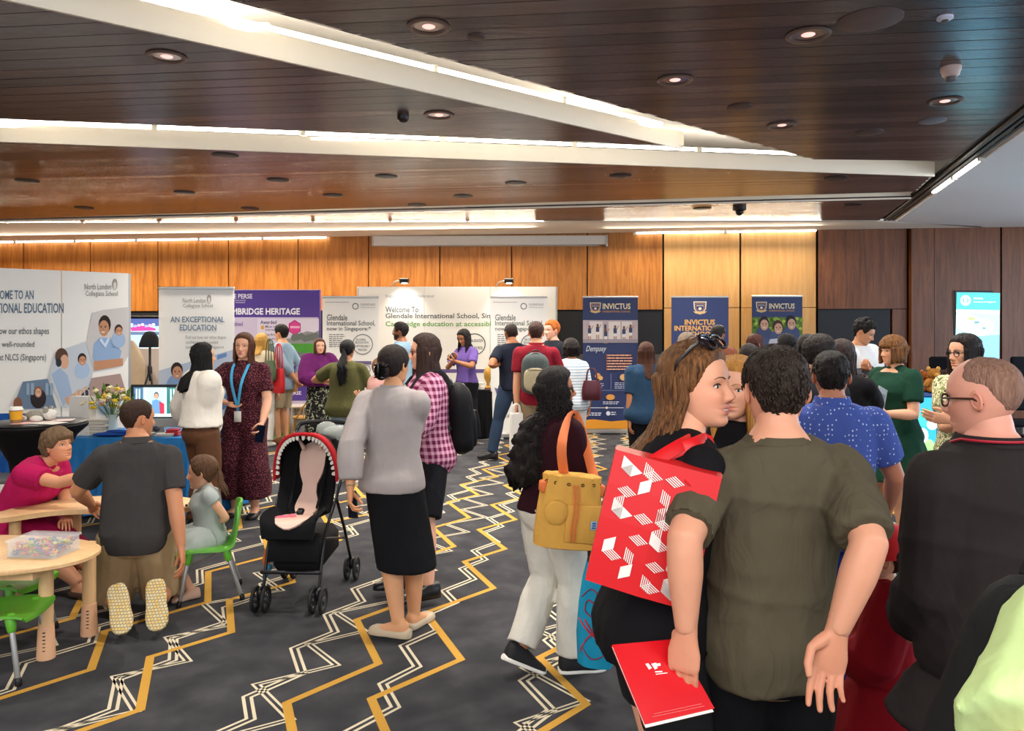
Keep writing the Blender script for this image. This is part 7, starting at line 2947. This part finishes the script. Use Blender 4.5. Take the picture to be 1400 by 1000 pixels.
for k in range(6):
    m = MB()
    a_ = -2.8 + k * .5
    m.torus(c_ + Rb @ A(.128 * math.cos(a_), .072 * math.sin(a_), .125), .006, .002, Rb @ rotx(90), 10, 5)
    m.build('eyelet', mat('eyelet_dark', '#3a2a20', .4, .5), t)
p = P['curly']
sh_ = p.w(p.S['R'] + A(-.02, 0, .06))
m = MB()
m.tube(catmull([c_ + Rb @ A(-.03, .02, .13), W(768, 610, Yb - .02), sh_ + A(.0, -.03, .012), sh_ + A(.05, .05, -.03), c_ + Rb @ A(.13, .05, .1)], 22), .022, 8, flat=.22, up=A(0, 1, .2))
m.build('strap', M_o, t)
for sx in (-1, 1):
    m = MB()
    m.rbox(c_ + Rb @ A(sx * .135, -.02, .10), (.03, .05, .05), .006, Rb)
    m.build('strap_tab', M_o, t)

# red tote of the smiling woman
Yt = 1.88
n_t = nrm(A(-.22, -1, .0))
cen = W(893, 718, Yt)
Rt = np.stack([nrm(A(1, -.22, 0)), nrm(A(.22, 1, 0)), A(0, 0, 1)], 1) @ roty(13)
t = thing('tote_bag', cen, 'large red tote bag printed with white geometric shapes', 'bag')
M_rt = mat('red_polypropylene', '#c8161c', .38)
tw, thh, td = .255, .325, .10
m = MB()
V = []
rr = []
for z, k in ((-thh / 2, 1.0), (-thh / 4, 1.02), (0, 1.0), (thh / 4, .9), (thh / 2, .72)):
    rr.append(cen + np.array([(-tw / 2, -td / 2 * k, z), (0, -td / 2 * k - .008, z), (tw / 2, -td / 2 * k, z), (tw / 2 + .004, 0, z), (tw / 2, td / 2 * k, z), (0, td / 2 * k + .008, z), (-tw / 2, td / 2 * k, z), (-tw / 2 - .004, 0, z)]) @ Rt.T)
m.rings(rr)
m.build('bag_body', M_rt, t, smooth=False)
m = MB()
fr = lambda x, z: cen + Rt @ A(x, -td / 2 * np.interp(z, [-.17, -.08, 0, .08, .17], [1.0, 1.02, 1.0, .9, .72]) - .0085 * (1 - abs(x) / (tw / 2)) - .0022, z)
r_ = random.Random(21)
dx_, dz_ = .030, .0175


def rhomb(i, j, kind):
    x0, z0 = -.105 + i * .052, .125 - j * .052
    ax, bx = [((.026, .015), (.0, .03)), ((.026, -.015), (.0, .03)), ((.026, .015), (.026, -.015))][kind]
    return [(x0, z0), (x0 + ax[0], z0 + ax[1]), (x0 + ax[0] + bx[0], z0 + ax[1] + bx[1]), (x0 + bx[0], z0 + bx[1])]


for i in range(5):
    for j in range(6):
        for kind in range(3):
            q_ = r_.random()
            if q_ < .5: continue
            Q = rhomb(i, j, kind)
            if max(abs(x) for x, z in Q) > .122 or max(abs(z) for x, z in Q) > .155: continue
            if q_ < .7: m.add([fr(x, z) for x, z in Q], [(0, 1, 2, 3)])
            else:
                for a_ in np.linspace(.1, .82, 5):
                    L_ = lambda s0, s1: [Q[0][k] + (Q[1][k] - Q[0][k]) * s0 + (Q[3][k] - Q[0][k]) * s1 for k in (0, 1)]
                    m.add([fr(*L_(a_, 0)), fr(*L_(a_ + .09, 0)), fr(*L_(a_ + .09, 1)), fr(*L_(a_, 1))], [(0, 1, 2, 3)])
m.build('white_print', mat('tote_white', '#e2dcd6', .5), t, smooth=False)
p = P['laugh']
for k, y_ in enumerate((-td / 2 * .72, td / 2 * .72)):
    top_ = p.w(p.S['R'] * .72 + p.spine(.285) * .28 + A(0, -.015 + .03 * k, .055))
    m = MB()
    wv = Rt @ A(1, 0, 0)
    L1, L2 = cen + Rt @ A(-.05, y_, thh / 2 - .03), cen + Rt @ A(.055, y_, thh / 2 - .03)
    m.tube(catmull([L1, L1 * .55 + top_ * .45 + A(-.025, -.03, .0), top_ + A(-.02, -.04, .005), top_ + A(.03, .04, .0), L2 * .5 + top_ * .5 + A(.03, .02, -.02), L2], 28), .0165, 8, flat=.16, up=A(0, -1, .35))
    m.build('handle', M_rt, t)

# blue tote hanging beside the yellow bag
Yb2 = 3.5
c_ = W(814, 838, Yb2)
t = thing('cloth_bag', c_, 'bright blue cloth bag with red line drawings hanging low by the white trousers', 'bag')
m = MB()
rr = []
Rc = rotz(-25)
for z, kx_, ky_ in ((-.25, .5, .3), (-.235, .95, .9), (-.1, 1.05, 1.05), (.05, .95, .9), (.16, .72, .6), (.25, .42, .4), (.3, .2, .25)):
    cs, sn = np.cos(th_), np.sin(th_)
    f = 1 + .05 * np.sin(th_ * 5 + z * 9)
    rr.append(c_ + np.stack([.085 * kx_ * f * np.sign(cs) * np.abs(cs) ** .8, .055 * ky_ * f * sn, np.full(40, z)], 1) @ Rc.T)
m.rings(rr)
b = m.build('bag_body', fabric('turquoise_cloth', '#1e93b8', .7, fold=.4), t)


def on_bag(x, z):
    k = np.interp(z, [-.235, -.1, .05, .16, .25], [.9, 1.05, .9, .6, .4])
    s_ = min(.98, abs(x) / (.085 * 1.0))
    return c_ + Rc @ A(x, -.058 * k * math.sqrt(1 - s_ * s_) - .003, z)


for pts in ([(-.05, .08), (0, .12), (.05, .06), (.02, 0), (-.03, .02), (-.02, .07), (.01, .06)], [(-.06, -.02), (-.02, -.06), (.03, -.1), (.06, -.16), (.0, -.19), (-.05, -.14)], [(.06, .0), (.03, -.05), (-.02, -.1), (-.06, -.17)], [(-.03, -.02), (.05, -.12)]):
    m = MB()
    m.tube([on_bag(x, z) for x, z in catmull([(a_, b_, 0) for a_, b_ in pts], 22)[:, :2]], .006, 6, flat=.4)
    m.build('red_line', mat('bag_red', '#b8324a', .7), t)
for dx in (-.02, .02):
    m = MB()
    m.tube(catmull([c_ + Rc @ A(dx, -.03, .24), c_ + A(dx - .01, -.02, .38), P['curly'].hand['R']['c'] + A(dx * .4, 0, .0), c_ + A(dx + .03, .02, .36), c_ + Rc @ A(dx, .02, .24)], 18), .007, 6)
    m.build('cord_handle', pattern('leopard_cord', '#2a2018', 'dots', '#a88a5a', 300), t)

# red folder
q0, q1, q2, q3 = W(837, 882, 1.80), W(924, 874, 1.84), W(977, 969, 1.74), W(882, 991, 1.69)
nf = nrm(np.cross(q1 - q0, q3 - q0))
if nf[1] > 0: nf = -nf
t = thing('red_folder', (q0 + q2) / 2, 'glossy red folder with a small white emblem held by the man in the olive tee', 'folder')
m = MB()
m.prism([q0, q1, q2, q3], -nf * .002)
m.build('front_cover', mat('glossy_red', '#c9101c', .25), t, smooth=False)
m = MB()
m.prism([q - nf * .007 for q in (q0, q1, q2, q3)], -nf * .002)
m.build('back_cover', mat('glossy_red', '#c9101c', .25), t, smooth=False)
m = MB()
e1, e2 = nrm(q1 - q0), nrm(q3 - q0)
m.prism([q - nf * .003 for q in (q0 + e2 * .004, q1 + e2 * .004 - e1 * .004, q2 + e2 * .006 - e1 * .004, q3 + e2 * .006)], -nf * .003)
m.build('pages', mat('page_white', '#e6e0d8', .6), t, smooth=False)
c = Canvas(q0, nf, t)
for x0 in (882, 890):
    c.poly([(x0, 908.5), (x0 + 4, 907.5), (x0 + 9, 914), (x0 + 5, 916.5)], '#f0e6e4')
c.poly([(892, 908), (896, 907), (900, 910), (897, 913)], '#f0e6e4')
c.poly([(897, 908.5), (902, 907.5), (903, 911), (899, 912)], '#f0e6e4')
c.poly([(895, 919), (905, 918.3), (905, 920), (895, 920.6)], '#f0e6e4')
c.poly([(896, 922.5), (912, 920.5), (912, 921.6), (896, 923.6)], '#f0e6e4')
c.poly([(893, 977), (958, 963), (958.5, 963.8), (893.5, 977.8)], '#e06a6a')
c.poly([(891, 981), (962, 966), (962.5, 966.8), (891.5, 981.8)], '#e06a6a')
c.done()


def soft_bag(name, c_, w, d, h, label, mt, R=None, handle=None, hl=.2, top=.85):
    t = thing(name, c_, label, 'bag')
    R = np.eye(3) if R is None else R
    th_ = np.linspace(0, 2 * math.pi, 24, endpoint=False)
    m = MB()
    rr = []
    for z, k in ((-.5, .9), (-.47, 1), (-.1, 1.04), (.2, .98), (.45, top), (.5, top * .95)):
        cs, sn = np.cos(th_), np.sin(th_)
        rr.append(np.asarray(c_) + np.stack([w / 2 * k * np.sign(cs) * np.abs(cs) ** .5, d / 2 * k * np.sign(sn) * np.abs(sn) ** .6, np.full(24, z * h)], 1) @ R.T)
    m.rings(rr)
    m.build('bag_body', mt, t)
    for sy in (-.3, .3):
        m = MB()
        m.tube(catmull([np.asarray(c_) + R @ A(*v) for v in ((-w * .28, sy * d, h * .46), (-w * .2, sy * d * .6, h * .5 + hl * .8), (0, sy * d * .3, h * .5 + hl), (w * .2, sy * d * .6, h * .5 + hl * .8), (w * .28, sy * d, h * .46))], 14), .008, 6)
        m.build('handle', handle or mt, t)
    return t


soft_bag('handbag', W(809, 534, 8.75), .22, .13, .22, 'maroon leather handbag on the arm of the woman in stripes', mat('maroon_leather', '#4a1826', .45), rotz(-10), None, .14)
soft_bag('tote_bag', W(381, 521, 10.78), .24, .08, .34, 'small bright red tote on the shoulder of the far blonde woman', mat('bright_red_cloth', '#c01f2a', .6), rotz(-40), None, .35)
soft_bag('shoulder_bag', W(369, 507, 10.74), .2, .1, .28, 'green cloth shoulder bag beside the small red tote', fabric('moss_cloth', '#54624a'), rotz(-30), None, .3)
soft_bag('paper_bag', W(706, 595, 8.45), .15, .08, .48, 'white paper carrier in the hand of the man in dark red', mat('white_paper', '#d6d2cc', .6), rotz(20), mat('white_cord', '#c9c6c0', .7), .1, .98)
soft_bag('drawstring_pouch', W(1216, 806, 2.75), .09, .06, .11, 'small white pouch with green trim beside the red child', mat('pouch_white', '#d3d3dc', .6), rotz(20), mat('green_trim', '#2f8f4a', .6), .05)
p = P['shorts_man']
q = p.hand['R']['c'] + A(.04, -.03, 0)
t = thing('iced_drink', q, 'takeaway cup of milky iced drink held behind the back of the man in shorts', 'cup')
m = MB()
m.lathe(q, [(.03, -.07), (.032, -.068), (.042, .05), (.04, .052)], 16)
m.build('cup', mat('milky_tea', '#b98f62', .3), t)
m = MB()
m.lathe(q, [(.044, .05), (.045, .06), (.03, .085), (.01, .088)], 16)
m.build('lid', mat('clear_lid', '#dfe4e4', .2, alpha=.6), t)
p = P['green_dress']
q = p.hand['L']['c'] + A(.02, -.02, .09)
t = thing('booklet', q, 'slim grey booklet held upright by the woman in green', 'booklet')
m = MB()
Rk = rotz(35) @ roty(20)
m.box(q, (.12, .006, .21), Rk)
m.build('cover', mat('grey_card', '#8f9494', .5), t, smooth=False)
m = MB()
m.box(q + Rk @ A(0, -.004, .03), (.08, .002, .06), Rk)
m.build('cover_print', mat('card_print', '#5f6d70', .5), t, smooth=False)
p = P['white_tee']
q = (p.hand['L']['c'] + p.hand['R']['c']) / 2 + A(0, -.03, .02)
t = thing('leaflet', q, 'dark leaflet held open by the young man in white', 'leaflet')
for sg in (-1, 1):
    m = MB()
    m.box(q + A(sg * .07, 0, .01), (.14, .2, .003), roty(-sg * 12) @ rotx(18))
    m.build('page', mat('dark_leaf', '#2c3038', .5), t, smooth=False)

# ------------------------------------------------------------------ far stands
# rattan play corner on green turf
q = W(405, 600, 11.5)
m = MB()
m.box((q[0], 11.75, .012), (1.5, .9, .024))
tag(m.build('turf_mat', fabric('turf_green', '#4d8a4a', fold=.8, fs=90), smooth=False), 'green turf mat in front of the purple wall', 'mat')
M_rat = mat('rattan', '#b98d56', .6)


def rattan_chair(x, y, h, label):
    t = thing('rattan_chair', (0, 0, 0), label, 'chair', 'rattan chairs in the play corner')
    m = MB()
    m.lathe((0, 0, .30), [(.19, 0), (.2, .015), (.19, .03), (.02, .03)], 20)
    m.build('seat', M_rat, t)
    for k in range(4):
        a_ = math.radians(45 + 90 * k)
        m = MB()
        m.tube([(.15 * math.cos(a_), .15 * math.sin(a_), .31), (.22 * math.cos(a_), .22 * math.sin(a_), 0)], .014, 8)
        m.build('leg', M_rat, t)
    m = MB()
    m.tube(catmull([(.19 * math.cos(a_), .19 * math.sin(a_), .31 + .32 * math.sin((a_ - math.pi) if a_ > math.pi else 0)) for a_ in np.linspace(math.pi, 2 * math.pi, 11)], 22), .014, 8)
    m.build('back_hoop', M_rat, t)
    for k in range(5):
        a_ = math.pi * (1.2 + .15 * k)
        m = MB()
        m.tube([(.19 * math.cos(a_), .19 * math.sin(a_), .31), (.19 * math.cos(a_), .19 * math.sin(a_), .31 + .32 * math.sin(a_ - math.pi))], .007, 6)
        m.build('spindle', M_rat, t)
    t.location = (x, y, .024)
    t.rotation_euler = (0, 0, math.radians(h))
    return t


rattan_chair((418 - CX) / F * 11.6, 11.6, 60, 'rattan chair right of the man in shorts on the turf')
rattan_chair((368 - CX) / F * 11.9, 11.95, 200, 'rattan chair half hidden behind the legs of the man in shorts')
q = A((408 - CX) / F * 12, 12.0, .024)
t = thing('play_table', q, 'small round rattan table with a white top on the turf', 'table')
m = MB()
m.lathe(q, [(.22, .43), (.23, .44), (.23, .455), (.21, .46), (.02, .46)], 22)
m.build('table_top', mat('white_top', '#cfc6b8', .5), t)
for k in range(3):
    a_ = k * 2.09
    m = MB()
    m.tube([q + A(.17 * math.cos(a_), .17 * math.sin(a_), .44), q + A(.2 * math.cos(a_), .2 * math.sin(a_), 0)], .014, 8)
    m.build('leg', M_rat, t)

# black-draped counter beside the purple polo
x0, x1 = (606 - CX) / F * 11.8, (673 - CX) / F * 11.8
t = thing('counter', ((x0 + x1) / 2, 11.95, 0), 'counter draped in black cloth behind the woman in the purple polo', 'table')
m = MB()
m.rbox(((x0 + x1) / 2, 11.95, .735), (x1 - x0, .5, .03), .006)
m.build('counter_top', mat('black_top', '#18171a', .4), t, smooth=False)
m = MB()
per = []
for k in range(31): per.append((x0 + (x1 - x0) * k / 30, 11.7, 0, -1))
for k in range(1, 16): per.append((x1, 11.7 + .5 * k / 15, 1, 0))
for k in range(1, 31): per.append((x1 - (x1 - x0) * k / 30, 12.2, 0, 1))
for k in range(1, 15): per.append((x0, 12.2 - .5 * k / 15, -1, 0))
rr = []
for j, z in enumerate(np.linspace(.72, .02, 6)):
    rr.append(np.array([(x + nx_ * (.005 + .018 * j / 5 * (1 + math.sin(i * 1.7))), y + ny_ * (.005 + .018 * j / 5 * (1 + math.sin(i * 1.7))), z) for i, (x, y, nx_, ny_) in enumerate(per)]))
m.rings(rr[::-1], cap=False)
m.build('drape', fabric('black_drape', '#141416'), t)
q = A((667 - CX) / F * 11.9, 11.9, .75)
t = thing('display_sculpture', q, 'golden standing ornament on the black counter', 'ornament')
m = MB()
m.lathe(q, [(.07, 0), (.07, .02), (.025, .04), (.02, .08), (.06, .16), (.065, .26), (.03, .32), (.01, .34)], 16)
m.build('figure', mat('gold_ornament', '#b58a3a', .4, .3), t)
m = MB()
m.lathe(q, [(.085, -.0), (.085, .012), (.02, .013)], 16)
m.build('base', mat('ornament_base', '#7a4a2a', .5), t)
for px, w, h, col, lb in ((656, .12, .1, '#c9c2b4', 'pale box at the left on the black counter'), (645, .1, .05, '#b0a898', 'low pale box partly behind the purple polo'), (660, .06, .05, '#d8d2c8', 'small white carton in front of the golden ornament')):
    m = MB()
    m.rbox(((px - CX) / F * 11.8, 11.8 if px != 660 else 11.74, .75 + h / 2), (w, .08, h), .004)
    tag(m.build('carton', mat('carton_' + col[1:], col, .6), smooth=False), lb, 'box', 'cartons on the black counter')

# right: upright display, lit counter with toys
Yk = 9.2
q0, q1 = W(1306, 397, Yk), W(1372, 399, Yk - .05)
t = thing('digital_signage', ((q0[0] + q1[0]) / 2, Yk, 0), 'tall upright turquoise display in a black frame before the walnut wall', 'display')
zt = q0[2]
kx = (q0[0] + q1[0]) / 2
kw = q1[0] - q0[0]
Rk = rotz(10) @ rotx(-3)
kc = A(kx, Yk, zt / 2 + .04)
m = MB()
m.rbox(kc + Rk @ A(0, .03, 0), (kw, .06, zt - .08), .012, Rk)
m.build('frame', M_blk, t, smooth=False)
m = MB()
m.rbox((kx, Yk + .05, .03), (kw * 1.1, .45, .06), .015, rotz(10))
m.build('base', M_blk, t, smooth=False)
nk = Rk @ A(0, -1, 0)
c = Canvas(kc + Rk @ A(0, -.0005, 0), nk, t)
TE = '#27b3b0'
c.poly([(1308, 400), (1367, 401), (1365, 560), (1304, 560)], '#7fc3dc')
c.poly([(1308, 400), (1367, 401), (1366.5, 424), (1307.5, 423)], TE)
c.ring(1320, 411, 7, 1.2, '#e8f6f4')
c.ring(1320, 411, 5, .8, '#e8f6f4')
c.ell(1320, 411, 2, 3.5, '#e8f6f4')
c.text('SCHOOL', 1331, 407, 1344, 409.5, '#d8f2f0', .01)
c.text('International Singapore', 1331, 412, 1361, 414.5, '#d8f2f0', .0)
c.poly([(1307, 424), (1366, 426), (1366, 430), (1307, 427)], '#e6f2ee')
c.poly([(1307, 430), (1322, 428), (1340, 436), (1330, 446), (1307, 448)], '#a9cfae')
c.ell(1322, 446, 9, 9, '#a8d4ee')
c.ell(1346, 447, 12, 11, '#b9def2')
c.ell(1334, 456, 13, 8, '#c9e6f4')
c.ell(1335, 441, 4, 1.8, '#3f6a72')
c.ell(1345, 449, 3, 1.4, '#3f6a72')
c.ell(1328, 436, 5, 2.5, '#7fa94c')
c.poly([(1306, 462), (1366, 458), (1365, 500), (1305, 510)], '#5aa6d8')
c.mb.build('screen_image', attr_mat('bright_screen', .2, .4, emit=1.6), t, smooth=False, attr=True)

Yc = 7.0
xl, xr = (1250 - CX) / F * Yc, (1345 - CX) / F * Yc
t = thing('lit_counter', ((xl + xr) / 2, Yc + .3, 0), 'counter with glowing turquoise aquarium-like panels behind the green dress', 'counter')
zc = CH - (538 - HZ) / F * Yc
m = MB()
m.rbox(((xl + xr) / 2, Yc + .3, zc - .015), (xr - xl + .04, .64, .03), .006)
m.build('counter_top', mat('counter_blue', '#31508a', .4), t, smooth=False)
M_aq = attr_mat('glow_panel', .2, .4, emit=1.5)
for i in range(3):
    a_, b_ = xl + (xr - xl) * i / 3 + .01, xl + (xr - xl) * (i + 1) / 3 - .01
    m = MB()
    z0_, z1_ = .25, zc - .04
    cols = [('#36b6d6', '#2a86c0'), ('#4fc49a', '#2e9ab8'), ('#3a9ad0', '#2fb8c8')][i]
    for k in range(6):
        zz0, zz1 = z0_ + (z1_ - z0_) * k / 6, z0_ + (z1_ - z0_) * (k + 1) / 6
        m.col = C3(cols[k % 2])
        m.box(((a_ + b_) / 2, Yc + .01, (zz0 + zz1) / 2), (b_ - a_, .02, zz1 - zz0))
    for k in range(5):
        m.col = C3(('#7fd46a', '#d8f2f4', '#2a7a5a')[k % 3])
        m.ell((a_ + (b_ - a_) * (.2 + .15 * k), Yc - .002, z0_ + (z1_ - z0_) * (.3 + .13 * (k * 7 % 5))), (.05, .006, .05 + .02 * (k % 2)), None, 12, 6)
    m.build('glow_panel', M_aq, t, smooth=False, attr=True)
m = MB()
m.rbox(((xl + xr) / 2, Yc + .32, .13), (xr - xl, .58, .24), .01)
m.build('plinth', mat('pale_blue_cloth', '#9fc4d8', .6), t, smooth=False)
m = MB()
m.rbox(((xl + xr) / 2, Yc + .35, zc / 2 + .1), (xr - xl, .5, zc - .28), .01)
m.build('core', mat('counter_blue', '#31508a', .4), t, smooth=False)


def plush(c_, s_, body, ear, label):
    t = thing('plush_toy', c_, label, 'plush toy', 'plush toys on the lit counter')
    mb_, me_ = fabric('plush_' + body[1:], body, fold=.7, fs=60), fabric('plush_' + ear[1:], ear, fold=.7, fs=60)
    m = MB()
    m.ell(np.asarray(c_) + A(0, 0, .07 * s_), (.065 * s_, .055 * s_, .075 * s_))
    m.build('torso', mb_, t)
    m = MB()
    m.ell(np.asarray(c_) + A(0, -.01, .175 * s_), (.055 * s_, .05 * s_, .05 * s_))
    h = m.build('head', mb_, t)
    m = MB()
    m.ell(np.asarray(c_) + A(0, -.055 * s_, .165 * s_), (.025 * s_, .02 * s_, .02 * s_))
    m.build('muzzle', me_, h)
    for sx in (-1, 1):
        m = MB()
        m.ell(np.asarray(c_) + A(sx * .045 * s_, 0, .22 * s_), (.02 * s_, .012 * s_, .022 * s_))
        m.build('ear', me_, h)
        m = MB()
        m.tube([np.asarray(c_) + A(sx * .055 * s_, -.02, .11 * s_), np.asarray(c_) + A(sx * .1 * s_, -.05 * s_, .07 * s_)], [.025 * s_, .02 * s_], 8)
        m.build('arm', mb_, t)
        m = MB()
        m.tube([np.asarray(c_) + A(sx * .04 * s_, -.02, .03 * s_), np.asarray(c_) + A(sx * .06 * s_, -.1 * s_, .03 * s_)], [.03 * s_, .025 * s_], 8)
        m.build('leg', mb_, t)


for px, s_, b_, e_, lb, dy in ((1266, .85, '#8a4a20', '#b07038', 'reddish brown plush bear at the left of the lit counter', .2), (1276, 1.0, '#a06a2e', '#c9964e', 'golden brown plush bear in front on the lit counter', .08), (1290, .9, '#3a2620', '#5a3c30', 'dark brown plush toy at the right of the lit counter', .25)):
    plush(A((px - CX) / F * (Yc + dy), Yc + dy, zc), s_, b_, e_, lb)
for px, lb in ((1283, 'black padded chair before the walnut wall, left of the display'), (1392, 'black padded chair before the walnut wall, right of the display')):
    q = A((px - CX) / F * 9.9, 9.9, 0)
    t = thing('padded_chair', q, lb, 'chair', 'black padded chairs by the walnut wall')
    m = MB()
    m.rbox(q + A(0, 0, .46), (.46, .46, .07), .03)
    m.build('seat', fabric('black_seat', '#15161a'), t, smooth=False)
    m = MB()
    m.rbox(q + A(0, -.2, .98), (.44, .05, .68), .03, rotx(-4))
    m.build('backrest', fabric('black_seat', '#15161a'), t, smooth=False)
    for sx in (-.2, .2):
        for sy in (-.2, .2):
            m = MB()
            m.tube([q + A(sx, sy, .45), q + A(sx, sy, 0)], .014, 8)
            m.build('leg', M_gtube, t)
